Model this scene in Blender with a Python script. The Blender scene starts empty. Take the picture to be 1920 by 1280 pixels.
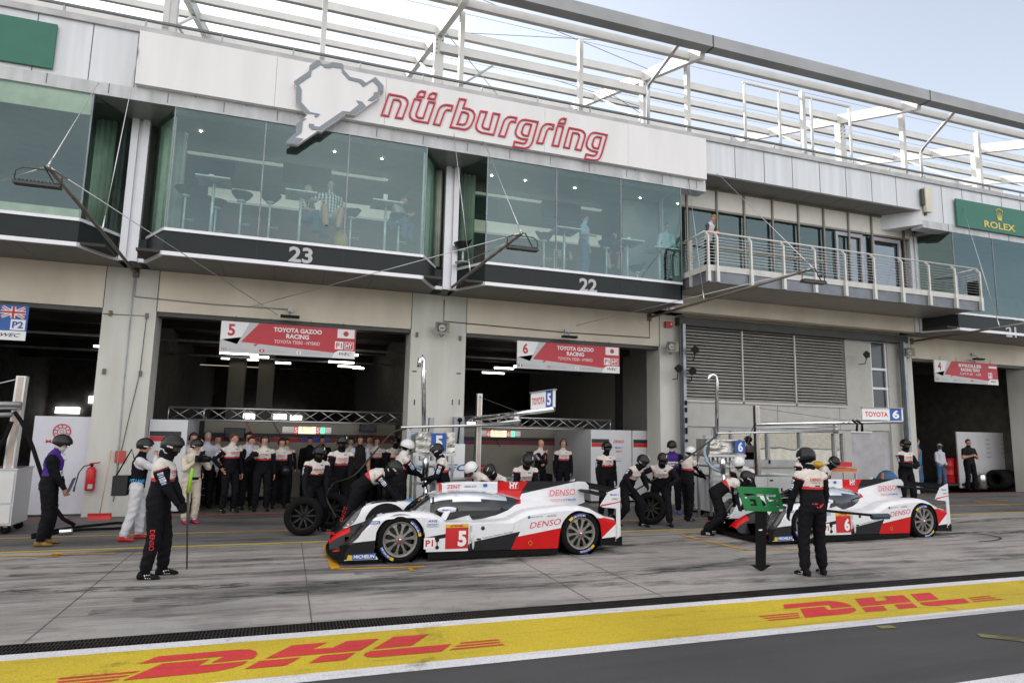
import bpy, math, random
import numpy as np
from mathutils import Vector, Matrix, Quaternion, noise
from mathutils.bvhtree import BVHTree
random.seed(7)
S = bpy.context.scene
COL = S.collection
rad = math.radians
# ---------------- camera ----------------
CAM = Vector((0, 0, 2.05)); FPX = 1215.7
yaw, pit, rol = rad(18.872), rad(7.7985), rad(1.1463)
_f = Vector((math.sin(yaw)*math.cos(pit), math.cos(yaw)*math.cos(pit), math.sin(pit)))
_r = Vector((math.cos(yaw), -math.sin(yaw), 0)); _u = _r.cross(_f)
_r2 = math.cos(rol)*_r + math.sin(rol)*_u; _u2 = -math.sin(rol)*_r + math.cos(rol)*_u
cd = bpy.data.cameras.new('camera'); cam = bpy.data.objects.new('camera', cd); COL.objects.link(cam)
cam.matrix_world = Matrix(((_r2.x, _u2.x, -_f.x, CAM.x), (_r2.y, _u2.y, -_f.y, CAM.y), (_r2.z, _u2.z, -_f.z, CAM.z), (0, 0, 0, 1)))
cd.sensor_width = 36; cd.lens = FPX/1920*36; cd.clip_start = .05; cd.clip_end = 3000
S.camera = cam
# ---------------- world, sun, exposure ----------------
SUN_EL, SUN_ROT = rad(36), rad(-34)
W = bpy.data.worlds.new('World'); S.world = W; W.use_nodes = True
nt = W.node_tree; bg = nt.nodes['Background']; sk = nt.nodes.new('ShaderNodeTexSky')
sk.sky_type = 'NISHITA'; sk.sun_disc = False; sk.sun_elevation = SUN_EL; sk.sun_rotation = SUN_ROT
sk.air_density = 1.0; sk.dust_density = 1.2; sk.ozone_density = 1.0
hs_ = nt.nodes.new('ShaderNodeHueSaturation'); hs_.inputs['Saturation'].default_value = .45
nt.links.new(sk.outputs[0], hs_.inputs['Color']); 
# bright thin cloud, added for fill light behind the camera and overhead
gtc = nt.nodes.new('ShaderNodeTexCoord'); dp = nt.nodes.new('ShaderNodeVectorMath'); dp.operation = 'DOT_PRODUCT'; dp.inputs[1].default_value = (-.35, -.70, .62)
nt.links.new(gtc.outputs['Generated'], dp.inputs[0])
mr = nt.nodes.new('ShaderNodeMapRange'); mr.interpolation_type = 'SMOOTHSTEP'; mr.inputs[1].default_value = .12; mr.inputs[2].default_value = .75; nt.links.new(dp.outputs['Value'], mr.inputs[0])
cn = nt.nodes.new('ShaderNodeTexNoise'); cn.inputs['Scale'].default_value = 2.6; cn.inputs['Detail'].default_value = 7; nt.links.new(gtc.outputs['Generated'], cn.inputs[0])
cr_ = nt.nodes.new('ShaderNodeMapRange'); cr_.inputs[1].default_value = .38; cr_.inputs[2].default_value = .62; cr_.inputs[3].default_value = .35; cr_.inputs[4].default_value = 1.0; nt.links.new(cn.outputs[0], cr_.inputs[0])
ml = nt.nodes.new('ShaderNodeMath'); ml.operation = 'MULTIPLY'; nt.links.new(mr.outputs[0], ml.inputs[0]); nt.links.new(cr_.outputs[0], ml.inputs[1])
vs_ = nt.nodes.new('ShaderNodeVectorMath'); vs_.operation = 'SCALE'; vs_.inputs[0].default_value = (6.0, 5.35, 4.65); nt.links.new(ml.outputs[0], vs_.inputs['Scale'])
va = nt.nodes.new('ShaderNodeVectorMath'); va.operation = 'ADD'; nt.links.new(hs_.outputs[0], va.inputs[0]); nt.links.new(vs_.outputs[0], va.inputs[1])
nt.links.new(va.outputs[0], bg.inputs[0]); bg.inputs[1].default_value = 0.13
sl = bpy.data.lights.new('sun', 'SUN'); sun = bpy.data.objects.new('sun', sl); COL.objects.link(sun)
sl.energy = 2.6; sl.angle = rad(.5); sl.color = (1, .95, .88)
sdir = Vector((math.sin(SUN_ROT)*math.cos(SUN_EL), math.cos(SUN_ROT)*math.cos(SUN_EL), math.sin(SUN_EL)))
sun.rotation_euler = sdir.to_track_quat('Z', 'Y').to_euler(); sun.location = (0, 0, 60)
S.view_settings.view_transform = 'Standard'; S.view_settings.look = 'None'
S.view_settings.exposure = 1.04; S.view_settings.gamma = 1
# ---------------- measuring helpers: photo point -> place in the world ----------------
def ray(x, y):
    return (_r2*((x-960)/FPX) + _u2*(-(y-640)/FPX) + _f)
def PY(x, y, Y): d = ray(x, y); return CAM + d*(Y/d.y)
def PZ(x, y, z=0.): d = ray(x, y); return CAM + d*((z-CAM.z)/d.z)
def PX(x, y, X): d = ray(x, y); return CAM + d*(X/d.x)
def cl(v, a=0., b=1.): return max(a, min(b, v))
def gz(x, y): return .21*cl((x-10)/7)*cl((y-7.5)/9)
# ---------------- mesh builder ----------------
class MB:
    def __init__(s): s.v = []; s.f = []; s.m = []; s.sm = []
    def add(s, vs, fs, mi=0, sm=False):
        o = len(s.v); s.v += [tuple(v) for v in vs]
        for f in fs: s.f.append(tuple(i+o for i in f)); s.m.append(mi); s.sm.append(sm)
        return s
    def box(s, x0, x1, y0, y1, z0, z1, mi=0):
        return s.add([(x0,y0,z0),(x1,y0,z0),(x1,y1,z0),(x0,y1,z0),(x0,y0,z1),(x1,y0,z1),(x1,y1,z1),(x0,y1,z1)],
              [(0,3,2,1),(4,5,6,7),(0,1,5,4),(1,2,6,5),(2,3,7,6),(3,0,4,7)], mi)
    def obox(s, c, ax, ay, az, mi=0):
        c = Vector(c); ax, ay, az = Vector(ax), Vector(ay), Vector(az)
        vs = [c+i*ax+j*ay+k*az for k in (-1,1) for i, j in ((-1,-1),(1,-1),(1,1),(-1,1))]
        return s.add(vs, [(0,3,2,1),(4,5,6,7),(0,1,5,4),(1,2,6,5),(2,3,7,6),(3,0,4,7)], mi)
    def bar(s, a, b, w, h, mi=0, up=(0,0,1)):
        a, b = Vector(a), Vector(b); d = b-a; L = d.length; d.normalize()
        sd = d.cross(Vector(up))
        if sd.length < 1e-4: sd = Vector((1,0,0))
        sd.normalize(); u = sd.cross(d)
        return s.obox((a+b)/2, d*L/2, sd*w/2, u*h/2, mi)
    def poly(s, pts, mi=0): return s.add(pts, [tuple(range(len(pts)))], mi)
    def prism(s, pts, ext, mi=0):
        n = len(pts); e = Vector(ext); p = [Vector(q) for q in pts]
        return s.add(p+[q+e for q in p], [tuple(range(n)), tuple(range(2*n-1, n-1, -1))]+[(i, i+n, (i+1) % n+n, (i+1) % n) for i in range(n)], mi)
    def rings(s, R, mi=0, cap=True, sm=True, close=False):
        n = len(R[0]); vs = [p for r in R for p in r]; fs = []
        K = len(R)
        for k in range(K if close else K-1):
            for i in range(n):
                a = k*n+i; b = k*n+(i+1) % n; c = ((k+1) % K)*n+(i+1) % n; d = ((k+1) % K)*n+i
                fs.append((a, b, c, d))
        if cap and not close: fs += [tuple(range(n-1, -1, -1)), tuple(range((K-1)*n, K*n))]
        return s.add(vs, fs, mi, sm)
    def tube(s, path, r, n=8, mi=0, cap=True, sm=True, round_=False):
        P = [Vector(p) for p in path]; K = len(P)
        rr = list(r) if hasattr(r, '__len__') else [r]*K
        if round_:
            d0 = (P[0]-P[1]).normalized(); d1 = (P[-1]-P[-2]).normalized(); r0, r1 = rr[0], rr[-1]
            P = [P[0]+d0*r0*.97, P[0]+d0*r0*.7]+P+[P[-1]+d1*r1*.7, P[-1]+d1*r1*.97]
            rr = [r0*.22, r0*.71]+rr+[r1*.71, r1*.22]; K = len(P)
        R = []; ref = None
        for k in range(K):
            t = (P[min(k+1, K-1)]-P[max(k-1, 0)])
            t = t.normalized() if t.length > 1e-9 else Vector((0,0,1))
            if ref is None: ref = Vector((0,0,1)) if abs(t.z) < .9 else Vector((1,0,0))
            a = t.cross(ref).normalized(); b = t.cross(a).normalized(); ref = -b if False else (a.cross(t)).normalized()
            R.append([P[k]+(a*math.cos(q)+b*math.sin(q))*rr[k] for q in (2*math.pi*i/n for i in range(n))])
        return s.rings(R, mi, cap, sm)
    def lathe(s, prof, c=(0,0,0), ax=(0,0,1), n=24, mi=0, sm=True, close=False, a0=0., a1=2*math.pi):
        c = Vector(c); ax = Vector(ax).normalized(); e = Vector((1,0,0)) if abs(ax.x) < .9 else Vector((0,0,1))
        e1 = (e-ax*e.dot(ax)).normalized(); e2 = ax.cross(e1)
        R = [[c+ax*h+(e1*math.cos(2*math.pi*i/n)+e2*math.sin(2*math.pi*i/n))*max(r, 1e-4) for i in range(n)] for r, h in prof]
        return s.rings(R, mi, not close, sm, close)
    def ell(s, c, rx, ry, rz, mi=0, n=12, k=8, M3=None):
        R = []
        for i in range(k+1):
            t = -math.pi/2+math.pi*i/k; t = max(min(t, math.pi/2-.02), -math.pi/2+.02)
            ring = []
            for j in range(n):
                p = Vector((rx*math.cos(t)*math.cos(2*math.pi*j/n), ry*math.cos(t)*math.sin(2*math.pi*j/n), rz*math.sin(t)))
                if M3: p = M3 @ p
                ring.append(Vector(c)+p)
            R.append(ring)
        return s.rings(R, mi)
    def build(s, name, mats, parent=None, fn=None):
        me = bpy.data.meshes.new(name); me.from_pydata(s.v, [], s.f)
        if not isinstance(mats, (list, tuple)): mats = [mats]
        for q in mats: me.materials.append(q)
        me.polygons.foreach_set('material_index', s.m); me.polygons.foreach_set('use_smooth', s.sm)
        me.update(); o = bpy.data.objects.new(name, me); COL.objects.link(o)
        if parent: o.parent = parent
        return o
def tag(o, label, cat, group=None):
    o['label'] = label; o['category'] = cat
    if group: o['group'] = group
    return o
def empty(name, loc, label, cat, group=None, rz=0):
    o = bpy.data.objects.new(name, None); COL.objects.link(o); o.location = loc; o.rotation_euler = (0,0,rz)
    o.empty_display_size = .1
    return tag(o, label, cat, group)
def struct(o): o['kind'] = 'structure'; return o
def shift(mb, loc):
    l = Vector(loc); mb.v = [(v[0]-l.x, v[1]-l.y, v[2]-l.z) for v in mb.v]; return mb
# ---------------- materials ----------------
MC = {}
def M(name, rgb, rough=.6, metal=0., var=.12, vs=3., bump=0., bs=60., emis=None, coat=0., streak=None, spec=.5):
    if name in MC: return MC[name]
    m = bpy.data.materials.new(name); m.use_nodes = True; t = m.node_tree; N = t.nodes; L = t.links
    b = N['Principled BSDF']; b.inputs['Roughness'].default_value = rough; b.inputs['Metallic'].default_value = metal
    b.inputs['Base Color'].default_value = (*rgb, 1); b.inputs['Specular IOR Level'].default_value = spec
    if coat: b.inputs['Coat Weight'].default_value = coat; b.inputs['Coat Roughness'].default_value = .08
    tc = N.new('ShaderNodeTexCoord')
    if var:
        n = N.new('ShaderNodeTexNoise'); n.inputs['Scale'].default_value = vs; n.inputs['Detail'].default_value = 5
        src = tc.outputs['Object']
        if streak:
            mp = N.new('ShaderNodeMapping'); mp.inputs['Scale'].default_value = streak; L.new(src, mp.inputs[0]); src = mp.outputs[0]
        L.new(src, n.inputs['Vector'])
        mx = N.new('ShaderNodeMix'); mx.data_type = 'RGBA'; mx.blend_type = 'MULTIPLY'
        cr = N.new('ShaderNodeValToRGB'); cr.color_ramp.elements[0].position = .3; cr.color_ramp.elements[1].position = .65
        cr.color_ramp.elements[0].color = (1-var*2, 1-var*2, 1-var*2.1, 1); cr.color_ramp.elements[1].color = (1,1,1,1)
        L.new(n.outputs[0], cr.inputs[0]); mx.inputs[0].default_value = 1; mx.inputs[6].default_value = (*rgb, 1)
        L.new(cr.outputs[0], mx.inputs[7]); L.new(mx.outputs[2], b.inputs['Base Color'])
    if bump:
        n2 = N.new('ShaderNodeTexNoise'); n2.inputs['Scale'].default_value = bs; n2.inputs['Detail'].default_value = 3
        L.new(tc.outputs['Object'], n2.inputs['Vector']); bp = N.new('ShaderNodeBump'); bp.inputs['Strength'].default_value = bump
        bp.inputs['Distance'].default_value = .02; L.new(n2.outputs[0], bp.inputs['Height']); L.new(bp.outputs[0], b.inputs['Normal'])
    if emis:
        b.inputs['Emission Color'].default_value = (*rgb, 1); b.inputs['Emission Strength'].default_value = emis
    MC[name] = m; return m
def glassmat(name, tint, refl=.2, rcol=(.8,.9,.95), rough=.0):
    m = bpy.data.materials.new(name); m.use_nodes = True; t = m.node_tree; N = t.nodes; L = t.links
    N.remove(N['Principled BSDF']); out = N['Material Output']
    tr = N.new('ShaderNodeBsdfTransparent'); tr.inputs[0].default_value = (*tint, 1)
    gl = N.new('ShaderNodeBsdfGlossy'); gl.inputs['Roughness'].default_value = rough; gl.inputs[0].default_value = (*rcol, 1)
    fr = N.new('ShaderNodeFresnel'); fr.inputs[0].default_value = 1.5
    ad = N.new('ShaderNodeMath'); ad.operation = 'ADD'; ad.use_clamp = True; ad.inputs[1].default_value = refl
    tc = N.new('ShaderNodeTexCoord'); ns = N.new('ShaderNodeTexNoise'); ns.inputs['Scale'].default_value = .7; ns.inputs['Detail'].default_value = 2
    bp = N.new('ShaderNodeBump'); bp.inputs['Strength'].default_value = .08; bp.inputs['Distance'].default_value = .05
    L.new(tc.outputs['Object'], ns.inputs[0]); L.new(ns.outputs[0], bp.inputs['Height']); L.new(bp.outputs[0], gl.inputs['Normal'])
    mx = N.new('ShaderNodeMixShader'); L.new(fr.outputs[0], ad.inputs[0]); L.new(ad.outputs[0], mx.inputs[0])
    L.new(tr.outputs[0], mx.inputs[1]); L.new(gl.outputs[0], mx.inputs[2]); L.new(mx.outputs[0], out.inputs[0])
    MC[name] = m; return m
WHITE = M('white_panel', (.71,.705,.71), .45, var=.035, vs=1.6, streak=(1.6,1,.2))
CLAD = M('aluminium_cladding', (.60,.62,.65), .45, .15, var=.08, vs=2.2, streak=(2.2,1,.12))
CLADD = M('cladding_strip', (.52,.53,.55), .5, var=.16, vs=2, streak=(2,1,.3))
BEIGE = M('painted_concrete', (.66,.60,.50), .8, var=.09, vs=1.1, bump=.15, bs=40, streak=(1,1,.45))
PILLARM = M('pillar_paint', (.58,.575,.53), .75, var=.10, vs=1.6, bump=.1, bs=30, streak=(1.5,1,.25))
SOFF = M('soffit_panel', (.15,.147,.142), .5, var=.06)
SOFD = M('recess_soffit', (.22,.23,.22), .35, var=.05)
BAND = M('dark_glass_band', (.02,.026,.028), .3, var=.05, spec=.14)
FRAME = M('frame_white', (.66,.66,.70), .35, .2, var=.03)
STEELW = M('white_steel', (.62,.62,.60), .5, var=.06, vs=2)
GALV = M('galvanised', (.36,.39,.42), .45, .6, var=.15, vs=4)
GUTTER = M('grey_gutter', (.33,.34,.35), .55, .1, var=.1, vs=.8)
DSTEEL = M('dark_steel', (.06,.06,.06), .5, .3)
POLE = M('weathered_pole', (.22,.2,.17), .5, .5, var=.2)
ALU = M('aluminium', (.62,.62,.63), .28, .9, var=.05)
CHROME = M('chrome', (.75,.77,.78), .12, 1., var=.02)
BLACK = M('black_plastic', (.010,.010,.011), .5, var=.1, spec=.12)
RUB = M('rubber', (.010,.010,.011), .8, var=.15, vs=8, spec=.08)
RED = M('red_paint', (.52,.012,.015), .4, var=.06)
REDS = M('sign_red', (.46,.02,.035), .45, var=.03)
REDC = M('corporate_red', (.60,.02,.05), .35, var=.03)
BLUE = M('sign_blue', (.015,.09,.36), .45, var=.04)
BLUEL = M('lettering_blue', (.02,.04,.5), .45, var=.02)
GREENS = M('sign_green', (.012,.13,.085), .45, var=.05)
GREENB = M('board_green', (.012,.19,.05), .4, var=.05)
YEL = M('yellow_paint', (.55,.42,.01), .6, var=.1)
GOLD = M('gold_letter', (.62,.47,.08), .4, var=.02)
TXG = M('grey_lettering', (.42,.42,.43), .5, var=.02)
TXW = M('white_lettering', (.78,.78,.78), .5, var=.02)
TXK = M('black_lettering', (.02,.02,.025), .5, var=.02)
GREYS = M('sign_grey', (.48,.49,.5), .45, var=.02)
WHITES = M('sign_white', (.76,.76,.77), .45, var=.02)
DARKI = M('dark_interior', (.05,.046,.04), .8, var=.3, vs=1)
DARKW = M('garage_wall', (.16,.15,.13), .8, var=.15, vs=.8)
LITE = M('lit_tube', (1,.93,.80), .5, var=0, emis=4)
DAYL = M('daylit_pane', (.95,.97,1), .5, var=0, emis=2.2)
DOWN = M('downlight', (1,.85,.65), .5, var=0, emis=35)
BGLASS = glassmat('lounge_glass', (.82,.94,.91), .06, (.60,.80,.82))
SGLASS = glassmat('side_glass', (.80,.94,.87), .05, (.5,.7,.65))
WGLASS = glassmat('window_glass', (.5,.55,.56), .15)
# ---------------- lettering ----------------
TXC = {}
def text_geo(s, bold=0., shear=0.):
    k = (s, bold, shear)
    if k in TXC: return TXC[k]
    c = bpy.data.curves.new('t', 'FONT'); c.body = s; c.size = 1; c.offset = bold; c.shear = shear; c.resolution_u = 3
    c.align_x = 'CENTER'
    o = bpy.data.objects.new('t', c); COL.objects.link(o)
    dg = bpy.context.evaluated_depsgraph_get(); me = o.evaluated_get(dg).to_mesh()
    V = np.array([v.co[:2] for v in me.vertices]); F = [tuple(p.vertices) for p in me.polygons]
    o.evaluated_get(dg).to_mesh_clear(); bpy.data.objects.remove(o); bpy.data.curves.remove(c)
    V -= (V.max(0)+V.min(0))/2; ext = V.max(0)-V.min(0); V /= ext
    TXC[k] = (V, F, ext[0]/ext[1]); return TXC[k]
def text_into(mb, s, c, right, up, h, w=None, mi=0, bold=0., shear=0., off=0.):
    "flat lettering centred at c; h cap height, w total width"
    V, F, asp = text_geo(s, bold, shear)
    right = Vector(right).normalized(); up = Vector(up).normalized(); n = right.cross(up)
    w = w or h*asp
    vs = [Vector(c)+right*(v[0]*w)+up*(v[1]*h)+n*off for v in V]
    return mb.add(vs, F, mi)
RX, UZ = Vector((1,0,0)), Vector((0,0,1))
def sheet_grid(mb, x0, x1, y0, y1, dz, mi=0, step=.5):
    xs = [x0]+[k*step for k in range(math.ceil(x0/step+1e-6), math.floor(x1/step-1e-6)+1)]+[x1]
    ys = [y0]+[k*step for k in range(math.ceil(y0/step+1e-6), math.floor(y1/step-1e-6)+1)]+[y1]
    nx = len(xs)
    vs = [(x, y, gz(x, y)+dz) for y in ys for x in xs]
    fs = [(j*nx+i, j*nx+i+1, (j+1)*nx+i+1, (j+1)*nx+i) for j in range(len(ys)-1) for i in range(nx-1)]
    mb.add(vs, fs, mi)
# ================= GROUND =================
def ground_mat(name, base, kind):
    m = bpy.data.materials.new(name); m.use_nodes = True; t = m.node_tree; N = t.nodes; L = t.links; b = N['Principled BSDF']
    tc = N.new('ShaderNodeTexCoord'); O = tc.outputs['Object']
    def nz(sc, det, mp=None, rough=.5):
        n = N.new('ShaderNodeTexNoise'); n.inputs['Scale'].default_value = sc; n.inputs['Detail'].default_value = det; n.inputs['Roughness'].default_value = rough
        if mp:
            q = N.new('ShaderNodeMapping'); q.inputs['Scale'].default_value = mp[0]; q.inputs['Rotation'].default_value = (0,0,mp[1]); L.new(O, q.inputs[0]); L.new(q.outputs[0], n.inputs[0])
        else: L.new(O, n.inputs[0])
        return n.outputs[0]
    def ramp(src, a, b_, ca, cb):
        r = N.new('ShaderNodeValToRGB'); r.color_ramp.elements[0].position = a; r.color_ramp.elements[1].position = b_
        r.color_ramp.elements[0].color = (*ca, 1); r.color_ramp.elements[1].color = (*cb, 1); L.new(src, r.inputs[0]); return r.outputs[0]
    def mul(a, b_, fac=1.):
        x = N.new('ShaderNodeMix'); x.data_type = 'RGBA'; x.blend_type = 'MULTIPLY'; x.inputs[0].default_value = fac
        L.new(a, x.inputs[6]); L.new(b_, x.inputs[7]); return x.outputs[2]
    c = ramp(nz(.6, 6), .3, .7, tuple(v*.86 for v in base), tuple(v*1.1 for v in base))
    c = mul(c, ramp(nz(90, 2), .35, .6, (.72,)*3, (1.08,)*3))
    if kind == 'concrete':
        g = (1,1,1)
        c = mul(c, ramp(nz(1.3, 9, ((.22, 1.5, 1), .05), .7), .36, .50, (.42,.42,.44), g))     # tyre rubber drawn along the lane
        c = mul(c, ramp(nz(2.6, 7, ((.10, 2.6, 1), -.06), .66), .33, .46, (.62,.62,.63), g))
        c = mul(c, ramp(nz(6, 6, ((.25, 1.6, 1), .09), .7), .30, .42, (.6,.6,.6), g))
        c = mul(c, ramp(nz(3.3, 5), .32, .5, (.86,.86,.84), g))
        c = mul(c, ramp(nz(1.0, 10, ((.13, .95, 1), .05), .72), .38, .50, (.64,.64,.64), g))
        c = mul(c, ramp(nz(2.2, 9, ((.07, 3.2, 1), .045), .75), .30, .42, (.5,.5,.5), g))
        c = mul(c, ramp(nz(.35, 3), .35, .6, (.82,.82,.82), g))
        c = mul(c, ramp(nz(11, 4), .26, .33, (.55,.54,.52), g))
    if kind == 'asphalt':
        c = mul(c, ramp(nz(1.2, 6, ((.12, 1.6, 1), .04), .6), .35, .55, (.7,.7,.72), (1,1,1)))
        v = N.new('ShaderNodeTexVoronoi'); v.inputs['Scale'].default_value = 55; L.new(O, v.inputs[0])
        x = N.new('ShaderNodeMix'); x.data_type = 'RGBA'; L.new(ramp(v.outputs['Distance'], .06, .1, (1,1,1), (0,0,0)), x.inputs[0])
        L.new(c, x.inputs[6]); x.inputs[7].default_value = (base[0]*2.1, base[1]*2.1, base[2]*2.1, 1); c = x.outputs[2]
    if kind == 'paint':
        c = mul(c, ramp(nz(4, 8, ((.3, 1.5, 1), .02), .7), .3, .44, (.62,.6,.55), (1,1,1)))
        c = mul(c, ramp(nz(1.1, 10, None, .8), .34, .42, (.5,.48,.45), (1,1,1)))
        c = mul(c, ramp(nz(.9, 9, ((.10, 2.2, 1), .12), .75), .34, .43, (.62,.6,.58), (1,1,1)))
    L.new(c, b.inputs['Base Color']); b.inputs['Roughness'].default_value = .75 if kind != 'paint' else .55
    bp = N.new('ShaderNodeBump'); bp.inputs['Strength'].default_value = .35 if kind != 'paint' else .15; bp.inputs['Distance'].default_value = .01
    L.new(nz(140, 3), bp.inputs['Height']); L.new(bp.outputs[0], b.inputs['Normal'])
    return m
GASP = ground_mat('lane_asphalt', (.056,.055,.055), 'asphalt')
GASP2 = ground_mat('apron_asphalt', (.15,.147,.143), 'concrete')
GCON = ground_mat('apron_concrete', (.37,.35,.325), 'concrete')
GYEL = ground_mat('band_yellow', (.56,.42,.02), 'paint')
GWHT = ground_mat('band_white', (.66,.66,.68), 'paint')
GRED = ground_mat('band_red', (.58,.035,.035), 'paint')
GYL2 = ground_mat('line_yellow', (.55,.42,.03), 'paint')
GORA = ground_mat('line_orange', (.62,.30,.01), 'paint')
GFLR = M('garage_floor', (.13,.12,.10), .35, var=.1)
mb = MB(); mb.add([(-900,-900,-.03),(900,-900,-.03),(900,16.69,-.03),(-900,16.69,-.03)], [(0,1,2,3)])
mb.add([(-900,16.69,-.03),(900,16.69,-.03),(900,900,-.03),(-900,900,-.03)], [(0,1,2,3)])
struct(mb.build('ground', GASP))
mb = MB(); sheet_grid(mb, -60, 60, -8, 7.15, .0); struct(mb.build('fast_lane', GASP))
mb = MB(); sheet_grid(mb, -60, 60, 7.47, 12.58, .0); struct(mb.build('concrete_apron', GCON))
mb = MB(); sheet_grid(mb, -60, 60, 12.58, 16.72, .0); struct(mb.build('asphalt_apron', GASP2))
mb = MB()   # joints between the slabs
for (a, b) in (((568,1040),(585,1168)), ((961,1043),(1110,1125)), ((1165,1070),(1130,1080)), ((1560,1050),(1700,1085)), ((255,1030),(150,1120)), ((1452,995),(1515,1098))):
    A = PZ(*a); B = PZ(*b); X = (A.x+B.x)/2
    if abs(A.x-B.x) > 1: continue
    sheet_grid(mb, X-.006, X+.006, 7.47, 12.58, .004)
for y in (9.1, 11.4): sheet_grid(mb, -40, 45, y-.005, y+.005, .004)
struct(mb.build('slab_joint', M('joint_tar', (.09,.09,.085), .8)))
# band: white / yellow / white
mb = MB(); sheet_grid(mb, -40, 45, 6.98, 7.15, .004); sheet_grid(mb, -40, 45, 5.80, 5.98, .004)
struct(mb.build('white_line', GWHT))
mb = MB(); sheet_grid(mb, -40, 45, 5.98, 6.98, .004); struct(mb.build('yellow_band', GYEL))
w = PZ(1920, 1262); mb = MB(); sheet_grid(mb, -20, 45, w.y-.22, w.y, .006); struct(mb.build('white_line', GWHT))
# drain
mb = MB(); mb.box(-60, 60, 7.15, 7.47, -.2, -.1)
struct(mb.build('drain_channel', M('drain_dark', (.006,.006,.006), .9)))
mb = MB()
for i in range(4): mb.box(-9, 20, 7.155+i*.1, 7.168+i*.1, -.06, 0)
x = -9
while x < 20:
    mb.box(x, x+.012, 7.152, 7.468, -.05, -.002); x += .034
tag(mb.build('drain_grate', M('cast_iron', (.035,.032,.03), .5, .5, var=.3)), 'long black cast iron drain grate beside the white edge line of the yellow band', 'drain grate')
# yellow and orange lines
mb = MB()
for pts in (((-30,12.62),(11,12.42)), ((11.3,12.60),(45,12.60)),):
    (x0,y0),(x1,y1) = pts; n = int((x1-x0)/.5)
    for i in range(n):
        xa, xb = x0+(x1-x0)*i/n, x0+(x1-x0)*(i+1)/n; ya, yb = y0+(y1-y0)*i/n, y0+(y1-y0)*(i+1)/n
        mb.add([(xa,ya-.05,gz(xa,ya-.05)+.006),(xb,yb-.05,gz(xb,yb-.05)+.006),(xb,yb+.05,gz(xb,yb+.05)+.006),(xa,ya+.05,gz(xa,ya+.05)+.006)],[(0,1,2,3)])
struct(mb.build('yellow_line', GYL2))
mb = MB(); sheet_grid(mb, -30, 45, 13.92, 13.99, .005); struct(mb.build('yellow_line', GORA))
mb = MB()
def gline(mb, pts, w, dz=.007):
    for (a, b) in zip(pts[:-1], pts[1:]):
        A, B = Vector((*a, 0)), Vector((*b, 0)); n = max(1, int((B-A).length/.4)); d = (B-A).normalized(); s_ = Vector((-d.y, d.x, 0))*w/2
        for i in range(n):
            p, q = A+(B-A)*i/n, A+(B-A)*(i+1)/n
            vs = [p-s_, q-s_, q+s_, p+s_]; mb.add([(v.x, v.y, gz(v.x, v.y)+dz) for v in vs], [(0,1,2,3)])
g = lambda x, y: tuple(PZ(x, y).xy)
gline(mb, [g(612,1021), g(629,1067)], .13); gline(mb, [g(626,1067), g(797,1062)], .075); gline(mb, [g(766,1063), g(774,1070)], .07); gline(mb, [g(588,1044), g(620,1044)], .05)
gline(mb, [g(1277,1003), g(1399,1031)], .09); gline(mb, [g(1395,1031), g(1500,1029)], .06); gline(mb, [g(1273,1003), g(1330,1000)], .05)
gline(mb, [g(1828,950), g(1892,948)], .07); gline(mb, [g(1828,950), g(1896,958)], .07)
gline(mb, [g(3,1043), g(215,1037)], .07); gline(mb, [g(98,1043), g(112,1036)], .12)
struct(mb.build('orange_line', GORA))
mb = MB(); gline(mb, [(-30,16.55),(-4.2,16.55)], .09); gline(mb, [(-3,16.6),(2.9,16.6)], .09); gline(mb, [(20.4,16.6),(27,16.6)], .09); struct(mb.build('red_line', GRED))
mb = MB(); gline(mb, [g(1655,1173), g(1668,1178)], .2); gline(mb, [g(1835,1191), g(1925,1201)], .14); struct(mb.build('faded_marking', ground_mat('line_faded', (.2,.19,.06), 'concrete')))
# lettering on the band, in metres
DH = [[(5.76,6.59),(5.88,6.75),(6.55,6.755),(6.64,6.73),(6.70,6.66),(6.71,6.57),(6.68,6.47),(6.34,6.455),(6.44,6.605)],
 [(5.95,6.545),(6.32,6.55),(6.24,6.41),(6.64,6.42),(6.60,6.34),(6.52,6.28),(6.40,6.235),(6.25,6.22),(5.72,6.22)],
 [(6.78,6.44),(7.01,6.75),(7.33,6.75),(7.18,6.585),(7.37,6.585),(7.51,6.74),(7.82,6.735),(7.61,6.44)],
 [(6.74,6.39),(7.08,6.39),(6.95,6.22),(6.62,6.22)], [(7.26,6.39),(7.56,6.39),(7.45,6.22),(7.14,6.22)],
 [(7.72,6.44),(7.96,6.75),(8.31,6.745),(8.09,6.45)], [(7.70,6.39),(8.46,6.39),(8.32,6.21),(7.72,6.215),(7.65,6.24),(7.62,6.29),(7.64,6.35)]]
for k in range(3):
    y_ = 6.225+.075*k; DH.append([(5.23+.02*(k == 1),y_),(5.65+.06*k,y_),(5.69+.06*k,y_+.035),(5.23,y_+.035)]); DH.append([(8.40+.065*k,y_),(8.94-.02*(k == 1),y_),(8.94,y_+.035),(8.44+.065*k,y_+.035)])
mb = MB()
for off in (-6.83, 0, 6.83, -13.66):
    for pl in DH: mb.poly([(x+off, y, .008) for x, y in pl])
tag(mb.build('lane_lettering', GRED), 'large red slanted lettering with speed stripes painted on the yellow lane band', 'painted lettering')
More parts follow.
